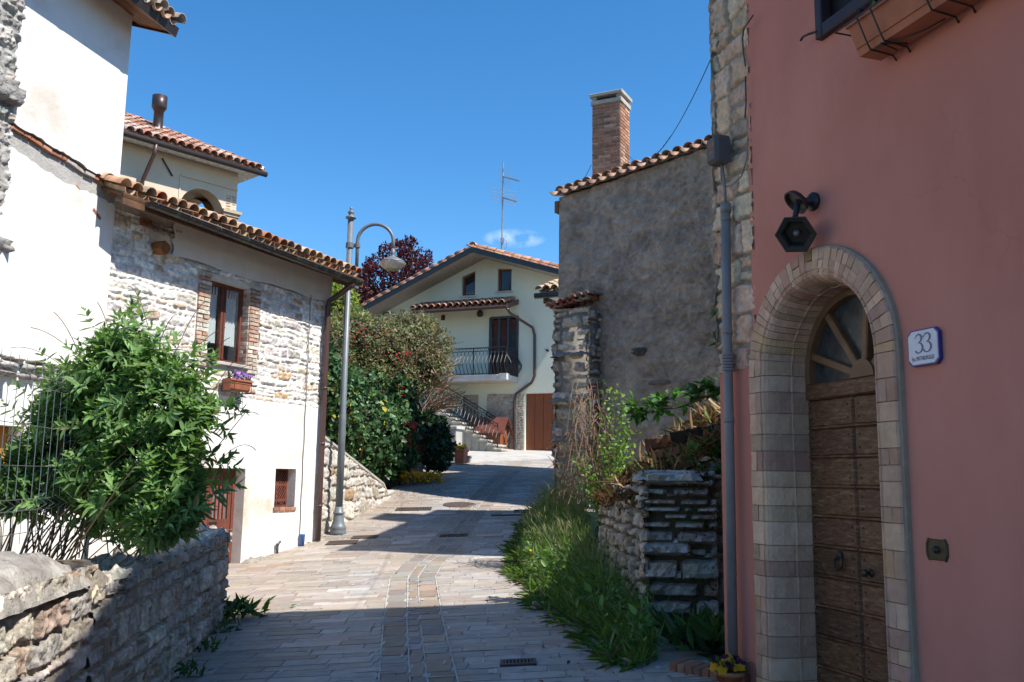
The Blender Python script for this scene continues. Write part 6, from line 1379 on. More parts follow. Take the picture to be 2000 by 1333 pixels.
# ================================================================ low stone wall in the left foreground
WA, WB = ground_px(340, 1333), ground_px(441, 1210); dv = WB-WA; dv.z = 0; LWL = dv.length; dv.normalize(); LW = Fr((WA.x, WA.y, 0), dv, (dv.y, -dv.x, 0)); lp = lambda x, y, c=0: LW.px(x, y, c)
lend = LWL; a_blk = lp(186, 1150)[0]; h_low = .98; gl = lambda a, c=0: gz(LW.p(a, 0, c).x, LW.p(a, 0, c).y)
hb_ = lp(150, 1092)[1]; h0_ = lp(335, 1092)[1]; h1_ = lp(418, 1046)[1]; TW = .55
lw = thing('low_stone_wall', 'low rough stone wall with a raised boulder-capped block beside the shrub', 'wall', LW.p(a_blk+1, 0, 0)); lstart = -8.5
lh = lambda a: hb_ if a < a_blk else (h0_+(h1_-h0_)*max(0, (a-lp(335, 1092)[0]))/(lend-lp(335, 1092)[0]))
mb = MB()
mb.box(LW, lstart, a_blk-.02, -.3, hb_-.1, -TW-.1, -.03, (1, 1, 1)); n = 8
for k in range(n):
    a, b = a_blk-.02+(lend-a_blk)*k/n, a_blk-.02+(lend-a_blk)*(k+1)/n; P = lambda x, y, c: LW.p(x, y, c)
    mb.add([P(a, -.3, -.03), P(b, -.3, -.03), P(b, lh(b)-.05, -.03), P(a, lh(a)-.05, -.03), P(b, lh(b)-.04, -TW), P(a, lh(a)-.04, -TW), P(b, -.3, -TW), P(a, -.3, -TW)], [(0, 1, 2, 3), (3, 2, 4, 5), (5, 4, 6, 7)])
mb.poly([LW.p(lend-.03, -.3, -.03), LW.p(lend-.03, -.3, -TW), LW.p(lend-.03, h1_-.05, -TW), LW.p(lend-.03, h1_-.05, -.03)])
mb.build('core', mat('lime_mortar', (.44, .38, .30), (.33, .285, .225), 6, bump=.9, bscale=28, bdist=.03), lw)
mb = MB()
EN = Fr(LW.p(lend-.04, 0, 0), -LW.n, LW.u); stones(mb, EN, 0, TW, -.1, h1_, (.1, .2), (.18, .4), .06, LOWPAL, .014, None, .035, .75, .18, -.02)
EN = Fr(LW.p(a_blk-.02, 0, 0), -LW.n, LW.u); stones(mb, EN, 0, TW+.1, h0_-.2, hb_-.02, (.1, .2), (.18, .4), .06, LOWPAL, .014, None, .03, .75, .18, -.02)
near = a_blk-4.2
masonry([(LW, near, a_blk, -.1, hb_-.06, -.03, lambda a, b: b > gl(a)-.1), (LW, a_blk, lend+.02, -.1, h1_+.1, -.03, lambda a, b: gl(a)-.1 < b < lh(a)+.0)], 'face_stones', MT['stone'], lw, LOWPAL, (.27, .22, .165), (.09, .24), (.14, .50), .034, .009, .016, .009, .011, .020, 4.2, .014, .012, .1)  # joint mortar coloured darker, painting shadow into the gaps between stones
TPF = Fr(LW.p(0, 0, 0), LW.u, Z, -LW.n)
a = a_blk
while a < lend-.1:
    L = U(.25, .55); c = 0
    while c < TW-.1:
        W2 = U(.2, .36); stone(mb, Fr(LW.p(0, lh(a+L/2)-.06, 0), LW.u, Z, -LW.n), a+.01, min(lend, a+L)-.01, c, min(TW, c+W2), .075, pick(LOWPAL), .03, .8, .15, .1); c += W2
    a += L
mb.build('stones', MT['stone'], lw, True)
mb = MB(); cpal = [((.40, .37, .32), 1), ((.45, .41, .35), 1)]
stones_caps = [(lp(-160, 1120)[0]-.6, lp(-10, 1090)[0]), (lp(-8, 1090)[0], lp(180, 1085)[0]-.0)]
for (a0, a1) in stones_caps:
    nx, ny = 30, 22; vs = []; Lc = a1-a0
    for iy in range(ny+1):
        for ix in range(nx+1):
            x, y = 2*ix/nx-1, 2*iy/ny-1; e = max(0, (1-abs(x)**3.5)*(1-abs(y)**4))**.55; p = V((x*Lc*2, y*2, a0)); z_ = hb_-.16+(.20+.07*noise.noise(p*1.1)+.02*noise.noise(p*5))*e-.05*max(0, x)*e
            vs.append(LW.p(a0+Lc*(x+1)/2+.03*noise.noise(p*2), z_, -TW/2-.03+.33*y+.03*noise.noise(p*2+V((9, 9, 9)))))
    mb.add(vs, [(j*(nx+1)+i, j*(nx+1)+i+1, (j+1)*(nx+1)+i+1, (j+1)*(nx+1)+i) for j in range(ny) for i in range(nx)], pick(cpal))
mb.build('boulder_cap', mat('boulder', (.36, .33, .285), (.22, .20, .175), 7, bump=1, bscale=22, bdist=.03, c3=(.50, .47, .42), s3=3, bump2=.5, bscale2=6), lw, True)

# ---------------------------------------------------------------- plants
def stems(mb, base, tips, r0, r1, col=(1, 1, 1), sag=.0, n=5, side=5):
    for t in tips:
        b = V(base) if not callable(base) else base(); t = V(t); L = (t-b).length; m = b.lerp(t, .5)+V((U(-.2, .2)*L, U(-.14, .14)*L, L*U(.02, .16)))
        pts = [(b*(1-s)**2+m*2*s*(1-s)+t*s*s) for s in np.linspace(0, 1, n)]
        mb.tube(pts, [r0+(r1-r0)*k/(n-1) for k in range(n)], side, col, caps=False)
# the big shrub behind the low wall: whorls of lance leaves at the ends of many shoots
sb = LW.p(lp(300, 1080)[0]+.2, 0, -TW-.45); sb.z = gz(sb.x, sb.y)+.3; dS = sb.y
shrub = thing('leafy_shrub', 'big bright green shrub with whorled pointed leaves spilling over the low stone wall', 'shrub', sb)
els = []
for (x, y, rx, ry, d) in ((270, 830, 110, 150, 0), (235, 730, 80, 90, .1), (318, 800, 88, 92, -.1), (288, 950, 108, 92, -.15), (215, 900, 85, 110, .1), (342, 900, 52, 70, -.1), (240, 680, 38, 38, .1), (140, 800, 60, 70, .2), (115, 905, 62, 85, .2), (378, 792, 42, 32, -.1), (50, 930, 60, 70, .1), (310, 1010, 66, 48, -.25), (175, 760, 55, 60, .1)):
    c = at(x, y, dS+d); s = c.y/FPX; els.append((c, (rx*s, max(.3, min(rx, ry)*s*.85), ry*s)))
P, Nn = blobs(1500, els, .75); base = np.array(tuple(sb))
D = nrm(Nn*.8+np.array([0, 0, .55])+rng.normal(size=P.shape)*.35)
# a few shoots reach out of the outline
k = rng.random(len(P)) < .10; P[k] += D[k]*rng.uniform(.1, .35, (k.sum(), 1))
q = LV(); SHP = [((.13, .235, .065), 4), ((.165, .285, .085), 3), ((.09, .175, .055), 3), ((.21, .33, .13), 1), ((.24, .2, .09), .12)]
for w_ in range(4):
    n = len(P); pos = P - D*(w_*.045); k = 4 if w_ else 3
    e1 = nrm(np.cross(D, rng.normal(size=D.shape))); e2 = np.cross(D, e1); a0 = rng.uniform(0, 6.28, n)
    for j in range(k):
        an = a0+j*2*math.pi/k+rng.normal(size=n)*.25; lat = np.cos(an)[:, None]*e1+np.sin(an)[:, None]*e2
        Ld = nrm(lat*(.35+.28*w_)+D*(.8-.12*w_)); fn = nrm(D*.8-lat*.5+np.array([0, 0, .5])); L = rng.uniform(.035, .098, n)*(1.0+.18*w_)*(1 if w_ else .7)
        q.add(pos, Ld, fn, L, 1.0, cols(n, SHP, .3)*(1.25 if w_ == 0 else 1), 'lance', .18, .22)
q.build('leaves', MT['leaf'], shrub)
mb = MB(); idx = rng.choice(len(P), 46, False)
stems(mb, lambda: V(base)+V((U(-.5, .3), U(-.3, .3), U(-.2, .1))), P[idx], .009, .003, (.8, .8, .7), n=6)
mb.build('stems', MT['twig'], shrub)
mb = MB()
for (x0, y0, x1, y1) in ((240, 760, 190, 590), (180, 760, 105, 610), (330, 720, 400, 590), (300, 700, 345, 615), (400, 800, 470, 700), (420, 760, 520, 715), (250, 700, 232, 600), (150, 740, 20, 680), (200, 750, 60, 640), (380, 760, 450, 660), (420, 850, 505, 810), (430, 900, 500, 880), (320, 760, 440, 640), (290, 640, 250, 560)):
    a, b = at(x0, y0, dS), at(x1, y1, dS-.1); m = a.lerp(b, .6)+Z*.14; mb.tube([a*(1-s)**2+m*2*s*(1-s)+b*s*s for s in np.linspace(0, 1, 9)], .0032, 4, (1.7, 1.5, 1.3))
mb.build('dry_stalks', MT['twig'], shrub)
# bare tangle at its left foot
mb = MB(); b0 = at(215, 1060, dS+.2)
stems(mb, lambda: b0+V((U(-.5, .2), U(-.2, .2), -.1)), [at(U(60, 250), U(820, 1020), dS+U(-.2, .4)) for _ in range(11)], .005, .004, (.55, .5, .5))
tag(mb.build('bramble', MT['twig']), 'tangle of bare dark stems between the wire fence and the green shrub', 'bramble')
# wire panel fence
FE = LW.at(0, 0, -TW-.12); fA, fB = FE.px(-140, 800)[0], FE.px(196, 800)[0]; ftop, fbot = FE.px(60, 700)[1], FE.px(60, 1060)[1]
fe = thing('wire_fence', 'grey welded wire fence panel with zigzag folds in front of the white house', 'fence', FE.p((fA+fB)/2, fbot, 0))
mb = MB(); H = ftop-fbot; n = int((fB-fA)/.14); zz = lambda t: .035*(1 if .10 < t < .17 else 0)
prof = [(0, 0), (.18, 0), (.21, .05), (.24, 0), (.86, 0), (.89, .05), (.92, 0), (1, 0)]
for k in range(n+1):
    a = fA+k*.14; mb.tube([FE.p(a+c*.4, fbot+H*t, c) for t, c in prof], .0022, 4)
for t, c in ((.06, 0), (.18, 0), (.24, 0), (.42, 0), (.64, 0), (.86, 0), (.92, 0)): mb.tube([FE.p(fA, fbot+H*t, c), FE.p(fB, fbot+H*t, c)], .003, 4)
mb.build('mesh_panel', MT['steel'], fe)
mb = MB(); mb.tube([FE.p(fB+.02, fbot-.3, -.03), FE.p(fB+.02, ftop+.02, -.03)], .022, 8); mb.build('post', MT['steel'], fe)
P_ = LW.p(lend-.02, 0, .05); weed(0, 0, 90, .30, 'trailing weed at the far end of the low stone wall', P=V((P_.x+.08, P_.y, gz(P_.x, P_.y))), name='trailing_weed', cat='weed', pal=GP)
for k, lab in enumerate(('weed tuft in the shade under the low stone wall, nearest the camera', 'weed tuft at the low wall foot, halfway along its lower part', 'weed tuft at the low wall foot close to its far end')):
    p = LW.p((.1, 1.0, 1.9)[k], 0, .07); p.z = gz(p.x, p.y); weed(0, 0, 40, .16, lab, P=p)
# grass on the bank between the road and the ruin
GRP = [(1.02, 7.55), (1.22, 7.8), (1.28, 8.6), (1.18, 8.9), (1.05, 11), (1.0, 12.4), (1.25, 15), (1.35, 18), (1.0, 19.6), (.62, 19.2), (.36, 17), (.2, 14.8), (.22, 12.6), (.5, 10.2), (.78, 8.8), (1.0, 7.7)]
mb = MB(); draped(mb, [(x-.10 if x < 1 else x, y) for x, y in GRP], .02, .4); 
struct('grass_bank', mb, MT['gravel'])
def in_grass(n, P=GRP):
    o_ = []
    while len(o_) < n:
        x, y = U(.05, 1.4), U(7.4, 19.6)
        if inpoly(x, y, P): o_.append((x, y))
    return o_
q = LV(); n = 11000; pts = np.array(in_grass(n)); hg = np.array([gz(x, y) for x, y in pts])
leftd = np.array([x-lerp([(6.9, 1.2), (7.7, 1.02), (8.8, .78), (10.2, .5), (12.6, .22), (14.8, .2), (17, .36), (19.2, .62)], y) for x, y in pts])
P = np.c_[pts, hg]; cl = np.array([noise.noise(V((x*2.2, y*1.6, 2))) for x, y in pts])
Lg = (.15+.52*np.clip(leftd*1.8, 0, 1)*rng.uniform(.5, 1.1, n))*(1+.5*cl)*rng.uniform(.7, 1.15, n)
D = nrm(np.c_[rng.normal(size=n)*.42-.24, rng.normal(size=n)*.42-.08, np.ones(n)])
GRC = [((.095, .185, .034), 4), ((.125, .225, .045), 3), ((.07, .14, .03), 3), ((.20, .21, .09), 1.2), ((.30, .27, .14), .5)]
q.add(P, D, nrm(np.c_[rng.normal(size=(n, 2)), np.full(n, .2)]), Lg, .012/np.maximum(Lg, .05)*rng.uniform(.6, 1.6, n), cols(n, GRC, .25), 'blade', 0, rng.uniform(0, 1) if False else .38)
n2 = 3600; pts = np.array(in_grass(n2)); hg = np.array([gz(x, y) for x, y in pts]); P = np.c_[pts, hg+rng.uniform(.0, .42, n2)]
q.add(P, nrm(rng.normal(size=(n2, 3))+np.array([-.3, -.2, .7])), nrm(rng.normal(size=(n2, 3))*.5+np.array([0, 0, 1.])), rng.uniform(.05, .13, n2), .75, cols(n2, [((.09, .18, .04), 3), ((.13, .24, .055), 2), ((.06, .13, .03), 2)], .3), 'ovate', .1, .2)
n4 = 1500; ys_ = rng.uniform(7.6, 19.4, n4); xs_ = np.array([lerp([(6.9, 1.2), (7.7, 1.02), (8.8, .78), (10.2, .5), (12.6, .22), (14.8, .2), (17, .36), (19.2, .62)], y) for y in ys_])-.06+rng.normal(size=n4)*.07+.08*np.sin(ys_*5)*np.sin(ys_*2.3)
P = np.c_[xs_, ys_, [gz(x, y)+.01 for x, y in zip(xs_, ys_)]]; q.add(P, nrm(rng.normal(size=(n4, 3))*np.array([.6, .6, .2])+np.array([-.35, -.1, .55])), nrm(np.c_[rng.normal(size=(n4, 2))*.4, np.ones(n4)]), rng.uniform(.08, .24, n4), rng.uniform(.08, .35, n4), cols(n4, GRC, .3), 'lance', .1, .45)
n3 = 420; pts = np.array([p for p in in_grass(n3*2) if p[1] > 10][:n3]); hg = np.array([gz(x, y) for x, y in pts]); n3 = len(pts); P = np.c_[pts, hg+rng.uniform(.42, .68, n3)]
for t in range(3): q.add(P+np.array([-.02*t, 0, .02*t]), nrm(np.c_[rng.normal(size=(n3, 2))*.35+np.array([-.35, -.1]), np.ones(n3)]), rand_dirs(n3), rng.uniform(.06, .13, n3), .10, cols(n3, [((.30, .30, .16), 2), ((.22, .25, .12), 1)]), 'lance')
go = q.build('grass', MT['leaf']); tag(go, 'long green grass and herbs between the street and the ruin', 'grass', None, 'stuff')
# small yellow flowers standing in the grass, each a plant of its own
FY = [(1197, 1228), (1207, 1182), (1200, 1212), (1213, 1205), (1187, 1163), (1278, 1200), (1284, 1188), (1157, 1065), (1103, 995), (1143, 994), (1127, 1063), (1052, 1040), (1229, 1235), (1202, 1175), (1037, 1075), (1070, 1135)]
fproto = None
for i, (x, y) in enumerate(FY):
    d_ = float(np.interp(y, [990, 1060, 1140, 1240], [15.5, 12.0, 9.6, 8.3])); p = at(x, y, d_); b = V((p.x+U(-.03, .03), p.y, gz(p.x, p.y)))
    mb = MB(); ht_ = p.z-b.z
    mb.tube([b, b.lerp(p, .6)+V((.02, 0, 0)), p], .0022, 4, (.09, .17, .04))
    rr = .022
    for k in range(7):
        a = k*6.283/7; mb.add([p, p+V((math.cos(a-.4)*rr*.7, -.012+math.sin(a-.4)*rr*.4, math.sin(a-.4)*rr*.6+.004)), p+V((math.cos(a)*rr, -.016+math.sin(a)*rr*.5, math.sin(a)*rr*.8)), p+V((math.cos(a+.4)*rr*.7, -.012+math.sin(a+.4)*rr*.4, math.sin(a+.4)*rr*.6+.004))], [(0, 1, 2, 3)], (.72, .48, .02))
    tag(mb.build('wildflower', MT['petal']), 'small yellow wildflower on a thin stem in the long grass', 'flower', 'yellow wildflowers in the grass')
# leafy tuft by the pink house, sapling, elder branch, dry vines
weed(0, 0, 260, .38, 'low dark nettles between the ruin and the pink house', P=V((1.72, 8.05, gz(1.72, 8.05))), name='nettles', cat='weed', grp=None, pal=[((.04, .09, .022), 2), ((.03, .07, .02), 2)])
sp_b = at(1205, 960, 12.6); sp_b.z = gz(sp_b.x, sp_b.y)+.2; sap = thing('sapling', 'light green young sapling against the grey house buttress', 'sapling', sp_b)
tips = [at(x, y, 12.6+U(-.4, .4)) for x, y in ((1190, 755), (1205, 770), (1180, 790), (1215, 800), (1170, 840), (1225, 850), (1160, 880), (1210, 830), (1190, 870), (1150, 920), (1225, 890), (1140, 940), (1175, 930), (1205, 900), (1130, 900), (1235, 830), (1200, 950), (1160, 960))]
mb = MB(); stems(mb, sp_b, tips, .010, .003, (.9, .9, .7), n=7); mb.build('stems', MT['twig'], sap)
q = LV(); P, D = [], []
for t in tips:
    m = sp_b.lerp(t, .5)+V((0, 0, (t-sp_b).length*.10))
    for _ in range(95):
        s = U(.35, 1.02); p = sp_b*(1-s)**2+m*2*s*(1-s)+t*s*s; P.append(tuple(p+V((U(-.1, .1), U(-.1, .1), U(-.1, .1)))))
P = np.array(P); n = len(P); q.add(P, nrm(rng.normal(size=(n, 3))+np.array([0, -.2, .3])), nrm(rng.normal(size=(n, 3))*.6+np.array([.3, -.3, 1])), rng.uniform(.035, .075, n), 1.0, cols(n, [((.14, .27, .04), 3), ((.19, .32, .06), 2), ((.09, .19, .03), 2)], .25), 'ovate', .1, .15); q.build('leaves', MT['leaf'], sap)
eb_ = at(1425, 800, 9.6); eld = thing('elder_branch', 'leafy green branch reaching left across the grey wall from behind the pink house', 'branch', eb_)
path = [at(x, y, d) for x, y, d in ((1430, 760, 9.6), (1380, 775, 9.7), (1330, 795, 9.9), (1290, 800, 10.0), (1250, 812, 10.1), (1225, 815, 10.2))]
mb = MB(); mb.tube(path, [.014, .012, .010, .008, .006, .004], 6, (.8, .8, .7)); q = LV(); P, D = [], []
for a, b in zip(path, path[1:]):
    for _ in range(9):
        t = U(0, 1); p = a.lerp(b, t); e = p+V((U(-.18, .12), U(-.15, .1), U(-.06, .20))); mb.tube([p, e], .003, 4, (.7, .9, .5)); dd = (e-p).normalized()
        for k in range(7): P.append(tuple(p.lerp(e, U(.45, 1.0)))); D.append(tuple(dd*.5+V((random.gauss(0, .6), random.gauss(0, .6), random.gauss(0, .4)))))
for (x, y, d) in ((1400, 605, 9.4), (1405, 640, 9.4), (1400, 668, 9.4)):
    e = at(x, y, d); b = at(1440, y+20, d); mb.tube([b, e], .004, 4)
    for k in range(16): P.append(tuple(b.lerp(e, U(.5, 1.05)))); D.append((random.gauss(-.3, .5), random.gauss(0, .6), random.gauss(-.1, .5)))
for _ in range(160):
    p = at(U(1350, 1425), U(860, 930), 9.3+U(-.2, .2)); P.append(tuple(p)); D.append((random.gauss(-.2, .5), random.gauss(-.2, .6), random.gauss(0, .5)))
mb.build('twigs', MT['twig'], eld); P, D = np.array(P), np.array(D); n = len(P); q.add(P, nrm(D), nrm(rng.normal(size=(n, 3))*.5+np.array([.2, -.3, 1])), rng.uniform(.07, .135, n), .8, cols(n, [((.06, .16, .03), 3), ((.09, .22, .045), 2), ((.04, .10, .025), 2)], .25), 'ovate', .12, .2); q.build('leaves', MT['leaf'], eld)
mb = MB()
for k in range(75):
    x0, y0 = U(1110, 1170), U(740, 860); a = at(x0, y0, 13.2+U(-.3, .3)); b = at(x0+U(-35, 50), min(985, y0+U(60, 220)), 12.9+U(-.5, .5)); m = a.lerp(b, U(.3, .6))+V((U(-.3, .3), -.2, U(.0, .4)))
    mb.tube([a*(1-s)**2+m*2*s*(1-s)+b*s*s for s in np.linspace(0, 1, 7)], U(.003, .0065), 4, (1.35*U(.7, 1.2), 1.3*U(.7, 1.2), 1.25), caps=False)
for k in range(90):
    p = at(U(1085, 1175), U(860, 985), 13.0+U(-.5, .5)); e = p+V((U(-.3, .3), U(-.3, .3), U(-.1, .35))); mb.tube([p, p.lerp(e, .5)+V((0, 0, .08)), e], .004, 4, (1.4, 1.3, 1.2), caps=False)
tag(mb.build('dry_vines', MT['twig']), 'tangle of dry pale vines hanging over the grey house buttress', 'dry vine')

# ivy-covered bank, berry shrub, other plants at the top left of the street
def blob_plant(name, label, cat, els_px, n, pal, size, kind, m, width=.9, surf=.8, core=True, up=.4, extra=None, group=None, outw=.9):
    els = []
    for (x, y, rx, ry, d) in els_px:
        c = at(x, y, d); s = c.y/FPX; els.append((c, (rx*s, max(.35, min(rx, ry)*s*.9), ry*s)))
    bz = min(c.z-r[2] for c, r in els); t = thing(name, label, cat, (els[0][0].x, els[0][0].y, bz), group)
    P, Nn = blobs(n, els, surf); n = len(P)
    q = LV(); D = nrm(Nn*.25+rng.normal(size=(n, 3))*.7+np.array([0, 0, -.25 if kind == 'ivy' else .25])); fn = nrm(Nn*outw+rng.normal(size=(n, 3))*.4+np.array([0, 0, up]))
    cl = np.array([.72+.5*(noise.noise(V(p)*1.7)+.5) for p in P])[:, None]
    q.add(P, D, fn, rng.uniform(.6, 1.3, n)*size, width, np.clip(cols(n, pal, .3)*cl, 0, 1), kind, .1, .2)
    if extra: extra(q, P, Nn, els)
    q.build('leaves', m, t)
    mb = MB(); b = V((els[0][0].x, els[0][0].y, bz)); idx = rng.choice(n, min(n, 70), False); stems(mb, b, P[idx]*.96+np.array(tuple(b))*.04, .03, .006, n=6)
    if core:  # dark solid lumps added inside, reading as shaded depth between the leaves
        for c, r in els:
            vs = []; NU, NV = 12, 8
            for i in range(NV+1):
                for j in range(NU): th, ph = math.pi*i/NV, 2*math.pi*j/NU; vs.append(c+V((r[0]*math.sin(th)*math.cos(ph), r[1]*math.sin(th)*math.sin(ph), r[2]*math.cos(th)))*.66)
            mb.add(vs, [(i*NU+j, i*NU+(j+1) % NU, (i+1)*NU+(j+1) % NU, (i+1)*NU+j) for i in range(NV) for j in range(NU)], (.28, .32, .2))
    mb.build('branches_and_core', MT['twig'], t); return t
IVP = [((.052, .12, .040), 4), ((.08, .165, .055), 3), ((.038, .09, .034), 3), ((.42, .37, .06), .25)]
blob_plant('ivy_hedge', 'thick dark green ivy hedge above the retaining wall', 'ivy', [(700, 850, 80, 80, 22.5), (660, 820, 50, 90, 21), (760, 860, 55, 70, 23.5), (690, 780, 70, 60, 23), (775, 790, 40, 50, 24), (735, 900, 50, 40, 22.8), (640, 770, 30, 90, 20.5), (770, 900, 28, 36, 23.5)], 9500, IVP, .125, 'ivy', MT['leafg'], up=.15)
blob_plant('ivy_pillar', 'round ivy mass covering a gate pillar', 'ivy', [(845, 870, 36, 45, 24.6), (825, 830, 30, 26, 24.6), (860, 888, 22, 28, 24.4), (850, 840, 26, 26, 24.8)], 2600, [((.025, .06, .022), 4), ((.034, .08, .028), 3), ((.02, .045, .02), 3)], .12, 'ivy', MT['leafg'], up=.15)
def twigs_right(q, P, Nn, els):
    n = 2600; k = rng.choice(len(els), n, p=np.array([1 if i not in (3, 4, 7) else 5 for i in range(len(els))])/sum([1 if i not in (3, 4, 7) else 5 for i in range(len(els))])); d = rand_dirs(n); C = np.array([tuple(e[0]) for e in els]); R = np.array([e[1] for e in els])
    p = C[k]+d*R[k]*rng.uniform(.8, 1.12, (n, 1)); q.add(p, rand_dirs(n), rand_dirs(n), rng.uniform(.04, .08, n), 1.1, cols(n, [((.30, .19, .10), 2), ((.24, .15, .08), 2), ((.2, .17, .08), 1)], .3), 'tiny')
BSP = [((.155, .185, .07), 3), ((.21, .20, .09), 3), ((.095, .145, .05), 3), ((.28, .235, .13), 1.5)]
bs = blob_plant('berry_shrub', 'large olive brown shrub with red berries and bare twigs in front of the gabled house', 'shrub', [(720, 690, 70, 65, 25), (780, 690, 70, 60, 25.5), (690, 650, 55, 45, 25), (830, 680, 55, 45, 25.5), (840, 720, 40, 40, 25), (780, 750, 60, 45, 24.8), (700, 750, 60, 50, 24.5), (800, 640, 55, 32, 26), (655, 700, 35, 70, 24)], 15000, BSP, .10, 'lance', MT['leaf'], 1.3, .72, extra=twigs_right)
mb = MB(); off = V(WL[bs.name])
for k in range(110):
    a = at(U(760, 830), U(700, 830), 25+U(-.5, .5)); b = at(U(790, 905), U(640, 790), 25+U(-.7, .5)); m = a.lerp(b, .5)+V((0, 0, .3)); mb.tube([a*(1-s)**2+m*2*s*(1-s)+b*s*s for s in np.linspace(0, 1, 6)], .009, 4, (2.0, 1.9, 1.8), caps=False)
for k in range(40):
    a = at(U(800, 830), U(800, 830), 25); b = at(U(850, 915), U(730, 800), 24.5+U(-.5, .5)); m = a.lerp(b, .5)+V((0, 0, .15)); mb.tube([a*(1-s)**2+m*2*s*(1-s)+b*s*s for s in np.linspace(0, 1, 6)], .012, 4, (2.4, 2.3, 2.2), caps=False)
mb.build('bare_twigs', MT['twig'], bs)
mb = MB()
for (x, y, n, s) in ((795, 692, 26, 9), (775, 700, 14, 9), (730, 760, 22, 14), (745, 770, 22, 14), (786, 760, 16, 8), (785, 775, 12, 6), (800, 840, 30, 18), (790, 860, 24, 16), (806, 830, 20, 12), (690, 660, 14, 18), (700, 640, 16, 25), (760, 650, 12, 25), (660, 690, 8, 20), (826, 740, 10, 8), (820, 770, 8, 8), (665, 640, 10, 20), (740, 690, 16, 40), (700, 720, 12, 40)):
    for _ in range(n*2//3):
        p = at(x+random.gauss(0, s*.5), y+random.gauss(0, s*.5), 23.7+U(-.15, .15) if y < 800 else 22.7); c = random.choice([(.30, .012, .012), (.24, .010, .010), (.36, .03, .012)])
        mb.lathe([(.005, -.026), (.02, -.014), (.025, 0), (.02, .015), (.005, .024)], p, Z, 6, c)
mb.build('berries', mat('red_berry', (1, 1, 1), attr=True, rough=.35), bs, True)['kind'] = 'stuff'
blob_plant('yellow_green_bush', 'yellow green bush between the house corner and the lamp post', 'bush', [(660, 610, 40, 60, 27), (640, 640, 40, 60, 27), (690, 640, 30, 40, 28), (665, 560, 24, 30, 28)], 4200, [((.20, .28, .03), 3), ((.15, .22, .03), 2), ((.26, .32, .05), 1)], .12, 'ovate', MT['leaf'], .9)
def flower_patch(x, y, d, rx, name, label, n=200):
    c = at(x, y, d); c.z = gz(c.x, c.y); t = thing(name, label, 'flowers', c); F = Fr((c.x, c.y, c.z), (.8, .6, 0), (.6, -.8, 0)); flowers(t, F, rx, -.35, .35, .05, n, [((.70, .40, .02), 3), ((.62, .30, .02), 1)], [((.10, .15, .03), 2), ((.14, .2, .04), 1)], .06, .26, 260); return t
flower_patch(815, 922, 23.6, .55, 'flower_patch', 'patch of small yellow flowers at the foot of the ivy', 170)
# purple plum tree
tb = at(770, 640, 44); tb.z = gz(tb.x, tb.y)+2; tree = thing('purple_tree', 'dark red leaved plum tree behind the gabled house roof', 'tree', tb)
els = []
for (x, y, rx, ry, d) in ((770, 540, 50, 45, 44), (740, 560, 45, 45, 44), (800, 520, 34, 32, 44.5), (780, 500, 26, 26, 44), (720, 570, 36, 45, 43.5), (735, 530, 26, 30, 44), (760, 590, 60, 40, 44.5), (812, 540, 28, 34, 45), (715, 600, 26, 26, 43.5), (790, 565, 40, 40, 44), (822, 515, 22, 30, 44.5), (800, 488, 24, 22, 44), (765, 505, 30, 30, 44)):
    c = at(x, y, d); s = c.y/FPX; els.append((c, (rx*s, rx*s*.9, ry*s)))
P, Nn = blobs(11000, els, .55); n = len(P); cl = np.array([noise.noise(V(p)*1.6) for p in P]); kp_ = cl > -.28; P, Nn, cl = P[kp_], Nn[kp_], cl[kp_]; n = len(P)
q = LV(); q.add(P, nrm(Nn*.5+rng.normal(size=(n, 3))*.6+np.array([0, 0, .2])), rand_dirs(n), rng.uniform(.10, .22, n), .9, cols(n, [((.085, .018, .022), 4), ((.12, .028, .028), 3), ((.05, .014, .02), 3)], .3), 'ovate'); q.build('crown', MT['leafg'], tree)
mb = MB(); mb.tube([tb-Z*2, tb+Z*1, tb+Z*2.2], [.22, .18, .14], 8); stems(mb, tb+Z*1.8, P[rng.choice(n, 60, False)], .09, .015, n=7); mb.build('trunk', MT['bark'], tree)
# gate pillars, mailbox post and pots in front of the stairs
def pillar(x0, x1, y0, y1, d, label, capm=MT['concrete_w']):
    c = at((x0+x1)/2, y1, d); zg = gz(c.x, c.y); zt = at((x0+x1)/2, y0, d).z; w_ = (x1-x0)*d/FPX; t = thing('gate_pillar', label, 'pillar', (c.x, c.y, zg)); F = Fr((c.x, c.y, 0), (.925, -.38, 0), (-.38, -.925, 0))
    mb = MB(); mb.box(F, -w_*.42, w_*.42, zg-.1, zt-.10, -w_*.8, 0, (1, 1, 1), 0, .01); mb.build('shaft', MT['concrete'], t); mb = MB(); mb.box(F, -w_*.52, w_*.52, zt-.10, zt, -w_*.9, .06, (1, 1, 1), 0, .02); mb.build('cap', capm, t); return t
pillar(858, 894, 832, 882, 29.5, 'short rendered gate pillar with a pale stone cap beside the stairs')
pillar(796, 820, 905, 935, 24.3, 'low grey gate plinth half hidden by ivy')
c = at(816, 900, 24.2); F = Fr(c, (.8, .6, 0), (.6, -.8, 0)); mb = MB(); mb.box(F, -.2, .2, -.05, .75, -.3, 0, (.9, .9, .9), 0, .01)
for k in range(4): mb.box(F, -.18, .18, k*.18, k*.18+.16, 0, .02, (1, .9, .85))
tag(mb.build('wooden_cabinet', MT['wood_red']), 'small brown wooden meter cabinet framed by ivy', 'cabinet')
c = at(901, 882, 29.0); zg = gz(c.x, c.y)+.045; tp_ = thing('terracotta_planter', 'square terracotta planter of yellow flowers at the foot of the stairs', 'flower pot', (c.x, c.y, zg)); F = Fr((c.x, c.y, 0), (.925, -.38, 0), (-.38, -.925, 0))
mb = MB(); hw = .17; R = []
